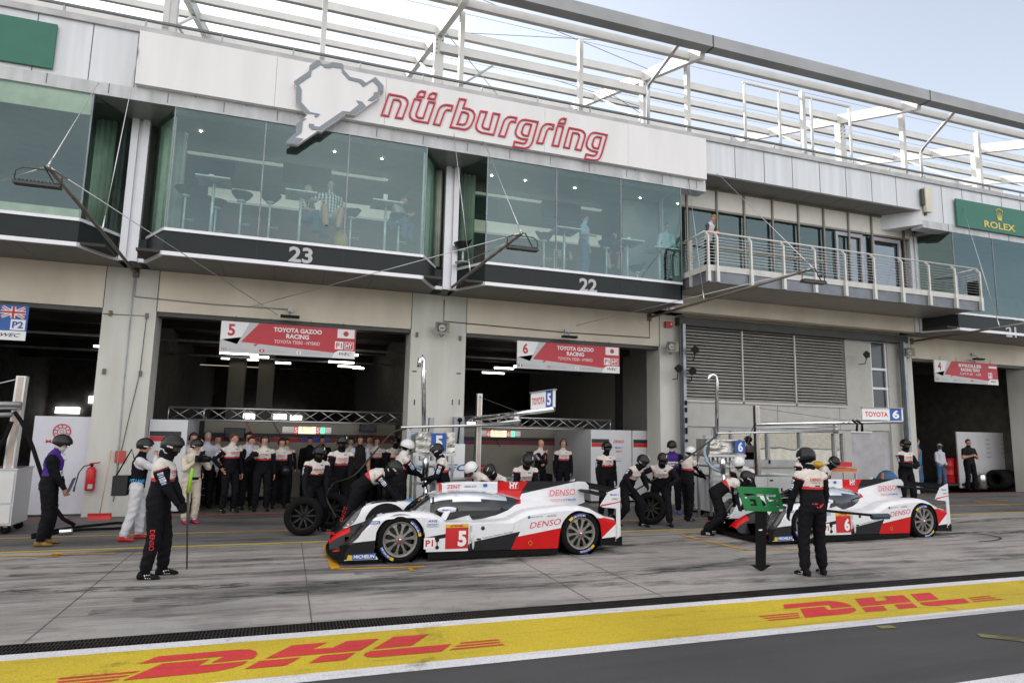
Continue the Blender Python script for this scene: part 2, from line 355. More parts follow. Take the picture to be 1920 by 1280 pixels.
# rubber laid down by cars turning in and out of the boxes
rm_ = bpy.data.materials.new('laid_rubber'); rm_.use_nodes = True; t_ = rm_.node_tree; N_ = t_.nodes; b_ = N_['Principled BSDF']; b_.inputs['Base Color'].default_value = (.03,.03,.032,1); b_.inputs['Roughness'].default_value = .8
tc_ = N_.new('ShaderNodeTexCoord'); mp_ = N_.new('ShaderNodeMapping'); mp_.inputs['Scale'].default_value = (.9, 9, 1); n_ = N_.new('ShaderNodeTexNoise'); n_.inputs['Scale'].default_value = 2.5; n_.inputs['Detail'].default_value = 9; n_.inputs['Roughness'].default_value = .72
r_ = N_.new('ShaderNodeValToRGB'); r_.color_ramp.elements[0].position = .46; r_.color_ramp.elements[1].position = .66; r_.color_ramp.elements[1].color = (.8,.8,.8,1)
t_.links.new(tc_.outputs['Object'], mp_.inputs[0]); t_.links.new(mp_.outputs[0], n_.inputs[0]); t_.links.new(n_.outputs[0], r_.inputs[0]); t_.links.new(r_.outputs[0], b_.inputs['Alpha'])
random.seed(21)
for k in range(20):
    mb = MB(); x0 = random.uniform(-7, 15); L_ = random.uniform(4, 11); y0 = random.uniform(8.3, 12.0); dy = random.uniform(-1.3, 1.5); w_ = random.uniform(.12, .30)
    y1 = max(7.7, min(12.3, y0+dy)); pts = [(x0+L_*t, y0+(y1-y0)*(3*t*t-2*t*t*t)) for t in np.linspace(0, 1, 24)]
    gline(mb, pts, w_, .0045+.0004*k); struct(mb.build('tyre_mark', rm_))
# a few tyre arcs and patches
mb = MB()
c0 = PZ(1815,1010); pts = [(c0.x+.75*math.cos(a), c0.y+.42*math.sin(a)) for a in np.linspace(-1.9, 1.6, 24)]
gline(mb, pts, .05, .008)
struct(mb.build('tyre_mark', M('rubber_mark', (.025,.025,.027), .8)))

# ---- the far side of the track, behind the camera: sunlit wall and stand (seen in the glass)
m_ = MB(); m_.box(-60, 60, -7.3, -7.0, 0, 1.1); m_.box(-60, 60, -7.35, -6.95, 1.1, 1.16, 1)
tag(m_.build('pit_wall', [M('wall_white', (.6,.6,.58), .7), MC['galvanised']]), 'long low white concrete pit wall across the lane from the garages', 'wall')
GSD = empty('grandstand', (0, -40, 0), 'large concrete grandstand across the track from the garages', 'grandstand')
m_ = MB()
for k in range(14): m_.box(-70, 70, -32-k*.9-.9, -32-k*.9, 0, 2.2+k*.5)
m_.shift = 0
def _gs(mb, nm, mt): mb.v = [(v[0], v[1]+40, v[2]) for v in mb.v]; return mb.build(nm, mt, GSD)
_gs(m_, 'terrace', M('terrace_concrete', (.42,.41,.39), .8))
m_ = MB(); m_.bar((-70,-4.5,9.9),(70,-4.5,9.9),.08,.08); m_.v = [(v[0], v[1]-40, v[2]) for v in m_.v]; _gs(m_, 'rail', MC['galvanised'])
# ================= PIT BUILDING =================
PB = empty('pit_building', (3.6, 16.7, 0), 'long pale pit garage building with glazed lounge bays above open garages', 'building')
def part(mb, name, mats, parent=PB):
    p = parent; off = Vector((0,0,0))
    while p is not None: off += p.location; p = p.parent
    return shift(mb, off).build(name, mats, parent)
YF, YB, YR = 16.7, 15.0, 15.96
ZS, ZT = 5.58, 8.87
LINT = 4.62
# pillars
for x0, x1 in ((-11.2,-10.2), (-4.1,-3.02), (2.92,4.4), (10.36,11.2), (19.95,20.42), (26.2,27.4)):
    m_ = MB(); m_.box(x0, x1, YF, YF+.75, -.1, ZS)
    for xx in (x0, x1): m_.box(xx-.008, xx+.008, YF-.003, YF, LINT if x1 < 19 else LINT+.2, ZS, 1)
    part(m_, 'pillar', [PILLARM, DSTEEL])
for x0, x1, z in ((-10.2,-4.1,LINT),(-3.02,2.92,LINT),(4.4,10.36,LINT),(20.42,26.2,LINT+.2)):
    m_ = MB(); m_.box(x0, x1, YF+.01, YF+.5, z, ZS); m_.box(x0+.01, x1-.01, YF+.06, YF+.46, z-.10, z, 1)
    part(m_, 'lintel_wall', [BEIGE, DSTEEL])
# soffit between facade and bays
def bay_outline(x0, x1, chL=True, chR=True):
    pts = []
    pts += [(x0-.5, YR), (x0, YB)] if chL else [(x0, YR), (x0, YB)]
    pts += [(x1, YB), (x1+.5, YR)] if chR else [(x1, YB), (x1, YR)]
    return pts
bays = [(-9.8,-4.26,1,1),(-2.71,2.83,1,1),(4.39,10.03,1,0),(20.5,26.1,1,1)]
for (x0, x1, a, b) in bays:
    o = bay_outline(x0, x1, a, b); m_ = MB()
    m_.prism([(x, y, ZS) for x, y in o]+[(o[-1][0], YF, ZS), (o[0][0], YF, ZS)], (0,0,.03))
    n = 4
    for i in range(1, 5):
        xx = x0+(x1-x0)*i/5; m_.box(xx-.006, xx+.006, YB+.03, YF, ZS-.003, ZS, 1)
    part(m_, 'soffit', [SOFF, DSTEEL])
    # band, sills
    seg = [(o[i], o[i+1]) for i in range(len(o)-1)]
    def ring(z0, z1, out, mats, name, inset=0.):
        m2 = MB()
        for (p, q) in seg:
            p_, q_ = Vector((*p, 0)), Vector((*q, 0)); d = (q_-p_).normalized(); nrm = Vector((d.y, -d.x, 0))
            m2.add([p_+nrm*out+UZ*z0, q_+nrm*out+UZ*z0, q_+nrm*out+UZ*z1, p_+nrm*out+UZ*z1, p_-nrm*.04+UZ*z0, q_-nrm*.04+UZ*z0, q_-nrm*.04+UZ*z1, p_-nrm*.04+UZ*z1],
                   [(0,1,2,3),(4,7,6,5),(0,4,5,1),(3,2,6,7),(0,3,7,4),(1,5,6,2)])
        return part(m2, name, mats)
    ring(ZS-.01, ZS+.075, .03, FRAME, 'lower_sill'); ring(ZS+.075, 6.10, 0, BAND, 'dark_band'); ring(6.10, 6.165, .03, FRAME, 'upper_sill')
    m2 = MB(); n = 3
    for i in range(1, n): xx = x0+(x1-x0)*i/n; m2.box(xx-.008, xx+.008, YB-.006, YB-.002, ZS+.08, 6.10)
    part(m2, 'band_joint', M('joint_black', (.008,.008,.008), .5))
    # glass
    for i in range(n):
        xa, xb = x0+(x1-x0)*i/n+.012, x0+(x1-x0)*(i+1)/n-.012
        g_ = MB(); g_.add([(xa,YB,6.17),(xb,YB,6.17),(xb,YB,ZT),(xa,YB,ZT)], [(0,1,2,3)]); gl = part(g_, 'window', BGLASS)
    for i in range(n+1): m2 = MB(); xx = x0+(x1-x0)*i/n; m2.box(xx-.014, xx+.014, YB-.012, YB+.03, 6.165, ZT); part(m2, 'mullion', M('mullion_grey', (.2,.22,.24), .4, .4))
    for k, (p, q) in enumerate(seg):
        if k == 1: continue
        g_ = MB(); g_.add([(*p,6.17),(*q,6.17),(*q,ZT),(*p,ZT)], [(0,1,2,3)]); part(g_, 'side_window', SGLASS)
    m2 = MB(); m2.box(x0-.5, x1+.5 if b else x1, YB+.02, YF+.2, ZS+.04, ZS+.10); part(m2, 'lounge_floor', DARKI)
# posts in the recesses
for xc in (-10.3,-3.54, 3.72, 10.2, 19.9, 26.7):
    m2 = MB()
    for dx in (-.11, .11): m2.box(xc+dx-.07, xc+dx+.07, YR-.05, YR+.12, ZS, ZT+.02)
    m2.box(xc-.04, xc+.04, YR+.03, YR+.1, ZS, ZT)
    part(m2, 'recess_post', [FRAME])
for xa, xb in ((-4.26,-2.71),(2.83,4.39)):
    m2 = MB(); m2.poly([(xa,YB+.0,ZT-.006),(xb,YB+.0,ZT-.006),(xb-.4,YR+.2,ZT-.006),(xa+.4,YR+.2,ZT-.006)]); part(m2, 'recess_soffit', SOFD)
    m2 = MB(); m2.box(xa+.5, xb-.5, YR, YR+.1, 5.58, 5.66)
    part(m2, 'recess_sill', FRAME)
    m2 = MB(); m2.box(xa+.5, xb-.5, YR+.04, YR+.06, 5.66, 6.1); part(m2, 'dark_band', BAND)
# fascia
FT, FB = 10.42, ZT
m_ = MB(); m_.box(-16, 10.86, YB+.0, YB+.4, FB, FT); m_.box(-16, 10.86, YB-.03, YB, FB, FB+.05, 1)
m_.box(-16, 10.86, YB-.015, YB, FB+.05, FB+.28, 1)
for i in range(0, 24):
    xx = -15.2+i*1.12
    if xx < 10.8: m_.box(xx-.008, xx+.008, YB-.019, YB-.012, FB+.05, FB+.28, 2)
for xx in (-5.4,-4.4,-3.55,-2.35,-1.3,-.2,.9,2.0,3.1,4.2,5.3,6.4,7.5,8.6,9.7): m_.box(xx-.008, xx+.008, YB-.006, YB+.01, FB+.28, FT, 2)
part(m_, 'fascia', [CLAD, CLADD, M('joint_grey', (.12,.12,.13), .7)])
m_ = MB(); m_.box(10.862, 19.2, YB, YB+.1, 9.45, FT)
m_.add([(10.862,YB+.1,9.45),(19.2,YB+.1,9.45),(19.2,YR,9.46),(10.862,YR,9.46)], [(0,1,2,3)], 1)
for i in range(1, 8):
    xx = 10.86+i*1.04; m_.box(xx-.008, xx+.008, YB-.006, YB+.01, 9.45, FT, 2)
    m_.box(xx-.008, xx+.008, YB+.1, YR, 9.448, 9.452, 2)
part(m_, 'fascia', [CLAD, SOFF, MC['joint_grey']])
m_ = MB(); m_.box(19.202, 34, YB-.0, YB+.4, 9.12, FT); m_.prism([(19.202,YB,ZT),(34,YB,ZT),(34,YB,9.12),(19.202,YB,9.12)], (0,.4,0), 1)
m_.prism([(18.5,YR,ZT+.1),(19.2,YB,ZT+.1),(19.2,YR,ZT+.1)], (0,0,FT-ZT-.1), 0)
for i in range(1, 14):
    xx = 19.2+i*.95; m_.box(xx-.008, xx+.008, YB-.006, YB+.01, 9.12, FT, 2); m_.box(xx+.2, xx+.216, YB-.006, YB+.01, ZT, 9.12, 2)
part(m_, 'fascia', [CLAD, CLADD, MC['joint_grey']])
m_ = MB(); m_.box(-16, 34, YB-.06, YB+.6, FT, FT+.14); m_.box(-16, 34, YB+.6, 36.2, FT-.1, FT+.02, 1)
part(m_, 'roof_coping', [M('coping', (.42,.42,.43), .5, .3, var=.12), DSTEEL])
# roof rail
m_ = MB(); m_.bar((-16,YB+.25,FT+.47),(34,YB+.25,FT+.47),.06,.05); m_.bar((-16,YB+.25,FT+.3),(34,YB+.25,FT+.3),.02,.02,1)
x = -15.9
while x < 34: m_.box(x-.02, x+.02, YB+.23, YB+.27, FT+.14, FT+.47, 1); x += 1.55
part(m_, 'roof_rail', [M('rail_grey', (.15,.155,.16), .4, .5), GALV])
# ---- recessed wall above the louvre bay: windows, doors, spandrels
ZW0, ZW1 = 6.47, 9.45
xs = [PY(x, 395, YR).x for x in (1287,1343,1394,1447,1495,1542,1588,1631,1690)]
m_ = MB(); m_.box(10.3, 20.0, YR+.0, YR+.06, 8.78, ZW1); part(m_, 'spandrel_panel', M('spandrel', (.62,.60,.56), .5, var=.04))
m_ = MB()
for i, x in enumerate(xs): m_.box(x-.028, x+.028, YR-.05, YR-.0, ZW0, ZW1); m_.box(x+.07, x+.1, YR+.02, YR+.06, ZW0, 8.78, 1)
m_.box(10.3, 20, YR-.02, YR+.05, 8.74, 8.80); m_.box(10.3, 20, YR-.03, YR+.05, ZW1-.06, ZW1+.01)
m_.box(10.3, xs[5], YR-.02, YR+.04, 7.60, 7.65)
part(m_, 'window_frame', [M('bronze_frame', (.22,.2,.17), .45, .4), BLACK])
for i in range(len(xs)-1):
    g_ = MB(); g_.add([(xs[i],YR+.08,ZW0),(xs[i+1],YR+.08,ZW0),(xs[i+1],YR+.08,8.78),(xs[i],YR+.08,8.78)], [(0,1,2,3)]); part(g_, 'window', WGLASS if i > 5 else BGLASS)
for (a, b) in ((xs[5]+.5, xs[6]+.6), (xs[7]+.02, xs[8]-.15)):
    m_ = MB()
    for (p, q, r_, s_) in ((a, a+.09, ZW0, 8.7), (b-.09, b, ZW0, 8.7)): m_.box(p, q, YR-.01, YR+.05, r_, s_)
    m_.box(a+.09, b-.09, YR-.01, YR+.05, 8.58, 8.7); m_.box(a+.09, b-.09, YR-.01, YR+.05, ZW0, ZW0+.12)
    part(m_, 'balcony_door', M('door_grey', (.33,.32,.35), .4, .3))
# balcony
m_ = MB(); BX0, BX1, BY = 10.14, 20.25, 14.0
m_.box(BX0, BX1, BY, YR, 6.30, 6.46); m_.box(BX0+.04, BX1-.04, BY+.03, BY+.09, 6.0, 6.298, 1); m_.box(BX0+.04, BX0+.10, BY+.092, YR, 6.0, 6.298, 1)
m_.prism([(BX0+.1,BY+.1,6.06),(BX1-.04,BY+.1,6.06),(BX1-.04,BY+.1,6.28),(BX0+.1,BY+.1,6.28)], (0, YR-BY-.1, 0), 2)
m_.prism([(10.3,YR,5.58),(20,YR,5.58),(20,YR,6.05),(10.3,YR,6.05)], (0,.3,0), 3)
bal = part(m_, 'balcony', [M('balcony_edge', (.55,.54,.52), .5, var=.08), M('balcony_beam', (.17,.185,.21), .45, .4, var=.15), M('balcony_soffit', (.27,.26,.24), .35, var=.08, vs=2), BEIGE])
m_ = MB(); HR = 7.36
posts = [BX0+.02, BX0+.30]+[BX0+.30+(BX1-.1-BX0-.30)*i/9 for i in range(1, 10)]
for x in posts:
    m_.prism([(x-.025,BY-.06,6.0),(x-.025,BY+.0,6.0),(x-.025,BY+.0,7.2),(x-.025,BY+.1,7.34),(x-.025,BY+.04,7.34),(x-.025,BY-.06,7.22)], (.05,0,0))
    m_.box(x-.045, x+.045, BY-.07, BY+.02, 6.0, 6.42)
m_.tube([(BX0-.02,BY+.07,HR),(BX1-.05,BY+.07,HR)], .026, 8)
m_.tube([(BX0+.1,YR-.4,HR),(BX0-.02,BY+.07,HR)], .026, 8); m_.tube([(BX1-.05,BY+.07,HR),(BX1-.05,YR-.3,HR)], .026, 8)
for k in range(9):
    z = 6.55+k*.082; m_.tube([(BX0-.02,BY-.03,z),(BX1-.05,BY-.03,z)], .0085, 5, 1); m_.tube([(BX0+.02,YR-.4,z),(BX0-.02,BY-.03,z)], .0085, 5, 1); m_.tube([(BX1-.05,BY-.03,z),(BX1-.05,YR-.3,z)], .0085, 5, 1)
for y in (14.75,): m_.box(BX0-.02, BX0+.06, y-.03, y+.03, 6.0, 7.3); m_.box(BX1-.09, BX1-.03, y-.03, y+.03, 6.2, 7.3)
part(m_, 'railing', [M('rail_post', (.56,.55,.52), .4, .3, var=.05), ALU], bal)
m_ = MB(); m_.box(BX1-.22, BX1-.06, BY+.02, BY+.3, 6.5, 6.95); part(m_, 'speaker_box', BLACK, bal)
# ---- louvre bay, grey wall, windows, door
m_ = MB(); m_.box(11.2, 19.95, YF+.02, YF+.4, 5.36, ZS+.1); m_.box(10.9, 20.0, YF-.25, YF+.02, 5.28, 5.52, 1)
part(m_, 'lintel_wall', [BEIGE, DSTEEL])
m_ = MB(); z = 3.1
while z < 5.33:
    m_.add([(11.26,YF-.03,z),(17.36,YF-.03,z),(17.36,YF+.055,z+.055),(11.26,YF+.055,z+.055),(11.26,YF-.03,z-.012),(17.36,YF-.03,z-.012),(17.36,YF+.055,z+.043),(11.26,YF+.055,z+.043)], [(0,1,2,3),(7,6,5,4),(0,4,5,1),(2,6,7,3)]); z += .098
m_.box(11.26, 17.36, YF+.07, YF+.1, 3.0, 5.36, 1); m_.box(13.27, 13.32, YF-.05, YF+.0, 3.0, 5.36); m_.box(15.30, 15.35, YF-.05, YF+.0, 3.0, 5.36); m_.box(11.2, 17.4, YF-.05, YF+.1, 3.0, 3.07)
part(m_, 'louvre', [M('louvre_grey', (.50,.475,.44), .45, .3, var=.06), M('louvre_dark', (.03,.03,.03), .7)])
LW = M('lower_wall', (.47,.46,.43), .7, var=.06)
m_ = MB(); m_.box(11.2, 17.45, YF+.0, YF+.3, 2.28, 3.0); m_.box(17.45, 18.55, YF, YF+.3, 2.28, 5.36); m_.box(11.2, 12.2, YF+.05, YF+.3, 0, 2.27)
m_.box(12.2, 17.3, YF+.05, YF+.3, 0, 1.12); m_.box(19.3, 19.95, YF, YF+.3, 0, 5.36); m_.box(17.3, 17.6, YF+.05, YF+.3, 0, 2.27); m_.box(18.55,19.3,YF+.05,YF+.3,2.28,3.0)
for xx in (12.35, 14.6, 17.1): m_.box(xx-.006, xx+.006, YF-.003, YF, 2.28, 3.0, 1)
part(m_, 'lower_wall', [LW, DSTEEL])
m_ = MB(); wx = [12.2,12.9,14.25,15.5,16.9,17.25]
for i, x in enumerate(wx): m_.box(x-.04, x+.04, YF+.03, YF+.12, 1.12, 2.2)
m_.box(12.2, 17.3, YF+.02, YF+.12, 2.16, 2.27); m_.box(12.1, 17.3, YF-.02, YF+.12, 1.08, 1.18); m_.box(12.9,14.25,YF+.03,YF+.1,1.12,1.3); m_.box(14.25,15.5,YF+.03,YF+.1,1.12,1.3)
fr_ = part(m_, 'window_frame', M('window_frame_grey', (.4,.41,.42), .4, .2))
g_ = MB(); g_.add([(12.2,YF+.1,1.15),(17.25,YF+.1,1.15),(17.25,YF+.1,2.2),(12.2,YF+.1,2.2)], [(0,1,2,3)]); part(g_, 'window', glassmat('race_glass', (.35,.36,.36), .5, (.9,.88,.82)))
m_ = MB(); m_.box(12.2, 17.3, YF+1.2, YF+1.3, 0, 2.4); m_.box(12.7,13.2,YF+.5,YF+.7,1.1,1.65,1); part(m_, 'room_wall', [DARKW, BLACK])
m_ = MB(); m_.box(17.6, 18.5, YF+.1, YF+.2, 0, 2.27); m_.box(17.6,18.5,YF+.05,YF+.1,2.2,2.27,1); m_.box(18.5,19.3,YF+.1,YF+.2,0,2.27)
part(m_, 'door', [M('door_pale', (.43,.42,.44), .5), FRAME])
m_ = MB(); m_.box(18.6,19.25,YF+.1,YF+.13,3.0,5.3,1)
for z in (3.0,3.7,4.35,5.3): m_.box(18.55, 19.3, YF+.02, YF+.1, z-.04, z+.04)
for x in (18.58,19.27): m_.box(x-.04,x+.04,YF+.03,YF+.09,3.0,5.3)
part(m_, 'stair_window', [FRAME, M('dark_pane', (.05,.06,.07), .12)])
# steel columns beside pillars, with cable run
for x in (10.98, 19.72):
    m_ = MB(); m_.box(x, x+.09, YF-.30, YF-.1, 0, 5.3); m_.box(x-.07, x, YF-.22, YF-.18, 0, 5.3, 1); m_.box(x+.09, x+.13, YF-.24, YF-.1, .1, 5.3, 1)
    random.seed(3); z = .5
    while z < 3 and x < 15: m_.box(x+.02, x+.08, YF-.34, YF-.3, z, z+random.uniform(.05,.18), 2); z += random.uniform(.15,.5)
    part(m_, 'steel_column', [GALV, M('column_dark_steel', (.12,.13,.14), .5, .5), BLACK])  # side plates take a darker steel than the middle
# garage interiors
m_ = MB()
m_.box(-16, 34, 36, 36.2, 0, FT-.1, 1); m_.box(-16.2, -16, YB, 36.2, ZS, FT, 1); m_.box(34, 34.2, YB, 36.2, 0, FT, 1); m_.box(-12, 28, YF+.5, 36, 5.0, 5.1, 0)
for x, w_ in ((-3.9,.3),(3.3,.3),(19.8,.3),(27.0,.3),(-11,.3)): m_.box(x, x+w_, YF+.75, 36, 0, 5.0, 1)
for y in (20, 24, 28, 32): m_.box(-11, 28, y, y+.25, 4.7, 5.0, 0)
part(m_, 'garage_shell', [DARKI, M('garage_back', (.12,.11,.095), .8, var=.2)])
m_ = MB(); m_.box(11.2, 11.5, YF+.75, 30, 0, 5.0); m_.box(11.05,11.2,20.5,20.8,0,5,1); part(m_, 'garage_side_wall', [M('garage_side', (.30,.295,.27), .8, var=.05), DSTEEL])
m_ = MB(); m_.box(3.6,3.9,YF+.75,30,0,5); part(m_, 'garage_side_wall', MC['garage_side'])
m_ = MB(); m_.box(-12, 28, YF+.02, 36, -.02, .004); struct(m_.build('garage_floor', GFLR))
# lounge interior back walls and ceiling
LB = M('lounge_wall', (.22,.235,.22), .7, var=.08); LC = M('lounge_ceiling', (.27,.28,.27), .6, var=.05)
m_ = MB(); m_.box(-12, 10.25, 21.5, 21.7, 5.6, 9.2); m_.box(-12, 10.25, YR+.3, 21.5, 9.0, 9.08, 1); m_.box(-12,10.25,YB+.05,YR+.3,8.88,8.96,1)
m_.box(19.9, 34, 21.5, 21.7, 5.6, 9.2); m_.box(19.9, 34, YB+.42, 21.5, 8.9, 9.0, 1); m_.box(10.35,19.9,19,19.2,6.3,9.6,0); m_.box(10.3,19.9,YR+.2,19,8.9,9,1)
m_.box(3.62,3.8,YR+.3,19,5.6,8.98); m_.box(-3.62,-3.4,YR+.3,19,5.6,8.98); m_.box(9.0,10.2,YR+.5,YR+.6,5.7,8.9,0)
for x0, x1 in ((-3,3.4),(4.2,10)):   # curved bar counter and bulkhead
    m_.box(x0+.6, x1-.6, 18.6, 18.8, 8.1, 8.45, 2); m_.box(x0+.2, x1-1.2, 17.4, 17.5, 8.82, 8.87, 2); m_.box(x0+.9, x1-1.0, 19.2, 19.4, 6.6, 7.9, 3)
    m_.box(x0+1.0, x1-.9, 18.2, 18.9, 5.7, 6.9, 0); m_.box(x0+2.5, x0+3.7, 17.0, 17.2, 8.3, 8.75, 4)
    m_.box(x0+.3, x0+1.3, 17.6, 17.8, 8.3, 8.8, 4)
part(m_, 'lounge_interior', [LB, LC, M('lounge_trim', (.75,.74,.66), .5, var=0, emis=.12), M('lounge_maroon', (.10,.02,.03), .5), BLACK])
random.seed(11)
for x0 in (-2.6, 4.4):
    for i in range(4):
        for y in (16.1, 17.8):
            x = x0+.3+i*1.5+random.uniform(-.5,.5)
            z = 8.87 if y < 16.2 else 8.99
            m_ = MB(); m_.box(x-.02, x+.02, y-.02, y+.02, z-.004, z-.001); part(m_, 'downlight', DOWN)
for xa in (-10.0,-4.45,-3.0, 3.1, 4.0):
    for k in range(1): m_ = MB(); m_.rings([[(xa+j*.03, 16.1+.035*math.sin(j*1.6)+d_, z) for j, d_ in [(j, 0) for j in range(14)]+[(j, .02) for j in range(13,-1,-1)]] for z in (6.2, 8.8)], 0, True); part(m_, 'curtain', M('curtain_pale', (.42,.46,.40), .8))
    continue
    for k in range(0): m_.tube([(xa+k*.06, 16.1+.03*math.sin(k*2.), 6.1), (xa+k*.06, 16.1+.03*math.sin(k*2.), 8.8)], .035, 6)
for bx0, bx1 in ((-2.71,2.83),):
    for (p_, q_) in (((bx0-.44,YR+.05),(bx0+.06,YB+.12)),((bx1-.05,YB+.12),(bx1+.42,YR+.05))):
        m_ = MB(); m_.rings([[(p_[0]+(q_[0]-p_[0])*t+.03*math.sin(t*50), p_[1]+(q_[1]-p_[1])*t+.02*math.cos(t*50), z) for t in np.linspace(0,.8,26)]+[(p_[0]+(q_[0]-p_[0])*t+.03*math.sin(t*50)+.01, p_[1]+(q_[1]-p_[1])*t+.02*math.cos(t*50)+.02, z) for t in np.linspace(.8,0,26)] for z in (6.2,8.8)], 0, True)
        part(m_, 'curtain', M('blind_green', (.72,.80,.70), .8))
m_ = MB(); m_.box(-9.8,-4.3,YB+.06,YB+.08,8.42,8.86); m_.box(-9.8,-4.3,YB+.06,YB+.10,6.18,6.36); part(m_, 'cream_blind', M('blind_cream', (.70,.68,.52), .8))
# back garage windows
for (x, y, w_, h_, Y) in ((127,769,34,10,35.9),(172,749,8,12,35.9),(285,750,8,11,35.9),(307,751,14,11,35.9),(472,780,28,9,35.9),(497,780,22,9,35.9),(525,781,22,9,35.9),(555,783,20,8,35.9),(750,766,20,9,35.9),(1758,782,12,6,35.9),(885,795,20,8,35.9)):
    c = PY(x, y, Y); s = Y/FPX*.98; m_ = MB(); m_.box(c.x-w_*s/2, c.x+w_*s/2, Y-.05, Y, c.z-h_*s/2, c.z+h_*s/2); part(m_, 'back_window', DAYL)
# ================= ROOF CANOPY STEELWORK =================
RC = empty('grandstand_canopy', (10, 17.5, 10.4), 'white steel canopy frame with a grey gutter beam standing on the roof', 'canopy')
FX = [-10.4, -3.45, 3.52, 10.38, 18.55, 25.52, 32.5]
def raf(y): return 12.65+(y-14.3)*.304
for X in FX:
    m_ = MB(); m_.bar((X,14.32,raf(14.32)+.0),(X,27,raf(27)),.16,.34); part(m_, 'rafter', STEELW, RC)
    m_ = MB(); m_.box(X-.13,X+.13,17.35,17.6,10.45,raf(17.5)-.1)
    for k in range(4):
        for dx in (-.08,.08): m_.box(X+dx-.015,X+dx+.015,17.335,17.35,raf(17.5)-.35-.14*k-.015,raf(17.5)-.35-.14*k+.015,1)
    part(m_, 'column', [STEELW, DSTEEL], RC)
    m_ = MB(); m_.bar((X,17.6,12.2),(X+.0,20.6,raf(20.6)-.15),.07,.07); m_.bar((X+.1,17.5,12.3),(X+1.6,21.2,11.0),.05,.05); part(m_, 'brace', STEELW, RC)
for y, w in ((14.9,.16),(17.5,.16),(19.3,.14),(21.1,.14),(23.4,.14)):
    m_ = MB(); m_.bar((-16,y,raf(y)+(.0 if y < 15 else .02)),(36,y,raf(y)+.02),.13,w+.06); part(m_, 'purlin', STEELW, RC)
m_ = MB(); m_.bar((3.52,17.3,13.0),(10.38,17.3,13.0),.12,.24); part(m_, 'purlin', STEELW, RC)
for k in range(5):
    m_ = MB(); y = 16.2+k*1.5; m_.tube([(-16,y,raf(y)+.25),(36,y,raf(y)+.25)], .008, 4); part(m_, 'tension_wire', GALV, RC)
m_ = MB(); m_.box(-16, 36, 13.98, 14.3, 12.64, 12.98)
for X in (-3.45,3.52,10.38+.1,18.6,25.52): m_.box(X-.02, X+.02, 13.975, 14.31, 12.63, 12.985, 1)
part(m_, 'gutter_beam', [GUTTER, DSTEEL], RC)
for x, ytop in ((598,40),(862,40),(1088,55),(1290,113),(1505,158),(1690,205),(1828,235),(295,20)):
    p = PY(x, 200, 15.4); m_ = MB(); m_.box(p.x-.06, p.x+.06, 15.35, 15.5, 10.4, raf(15.4)-.05); part(m_, 'thin_post', STEELW, RC)
for (a, b, c) in (((1275,80),(1214,166),(1214,235)), ((1790,209),(1726,284),(1731,335))):
    A = PY(*a, 14.25); B = PY(*b, 16.9); C_ = Vector((B.x, 16.9, 10.4)); m_ = MB(); m_.tube([A, B+Vector((0,-.1,.08)), B+Vector((0,0,-.1)), C_], .055, 8); part(m_, 'rain_pipe', ALU, RC)
for x0_, a, b in ((0,(863,161),(925,123)),): m_ = MB(); m_.bar(PY(*a,17), PY(*b,17), .05, .05); part(m_, 'brace', GALV, RC)
for a, b, Y0, Y1 in (((835,60),(1050,320),17.3,17.3),((905,0),(1215,130),16,17.4),((835,60),(1215,80),18,18),((1040,150),(1200,200),18,18),((1120,160),(1205,215),17.5,17.5)):
    m_ = MB(); m_.tube([PY(*a,Y0), PY(*b,Y1)], .012, 5); part(m_, 'tension_rod', GALV, RC)
TF = empty('tube_frame', (17, 16, 10.4), 'thin white tubular goal-shaped frame rising above the roof rail on the right', 'frame')
tops = [PY(*q, 16.0) for q in ((1395,154),(1460,170),(1520,186),(1592,200))]; zt = sum(t.z for t in tops)/4
for t in tops: m_ = MB(); m_.tube([(t.x,16,10.4),(t.x,16,zt)], .045, 6); part(m_, 'post', STEELW, TF)
m_ = MB(); m_.tube([(tops[0].x-.05,16,zt),(tops[3].x+.05,16,zt)], .045, 6); part(m_, 'top_rail', STEELW, TF)
# ================= SIGNS =================
SG = empty('fascia_sign', (3.65, 14.85, 9.2), 'long white sign along the fascia with red outlined circuit name and grey track outline', 'sign')
m_ = MB(); xs_ = [-3.51,-.72,1.75,5.86,8.3,10.81]
for a, b in zip(xs_[:-1], xs_[1:]): m_.box(a+.003, b-.003, 14.85, 14.995, 9.19, 10.40)
part(m_, 'panel', WHITE, SG)
def q5(u, v): return (700+u/8.348, 150+v/8.348)
def q6(u, v): return (920+u/8.348, 190+v/8.348)
def oz(u, v): return (540+u/6.4, 90+v/6.4)
n5 = [[(245,225),(440,262),(500,285),(533,325),(540,370),(455,605),(350,590),(430,385),(425,345),(400,320),(360,312),(315,310),(235,570),(130,550)],
 [(645,300),(750,315),(672,530),(672,560),(690,585),(720,597),(780,598),(865,345),(965,358),(855,675),(660,640),(610,620),(575,580),(568,530)],
 [(685,260),(790,272),(815,190),(750,180),(710,200)], [(860,290),(962,308),(990,220),(930,208),(885,232)],
 [(945,690),(1040,710),(1110,515),(1130,485),(1160,470),(1218,482),(1240,408),(1150,392),(1095,400),(1050,425),(1022,470)],
 [(1350,298),(1450,315),(1405,440),(1500,458),(1560,490),(1588,550),(1580,600),(1535,705),(1490,755),(1430,778),(1205,738)],
 [(1385,502),(1455,515),(1485,535),(1490,565),(1455,665),(1435,692),(1400,702),(1315,690)],
 [(1680,492),(1778,505),(1708,700),(1710,735),(1730,758),(1812,775),(1877,524),(1977,542),(1882,859),(1690,825),(1640,800),(1612,760),(1608,710)]]
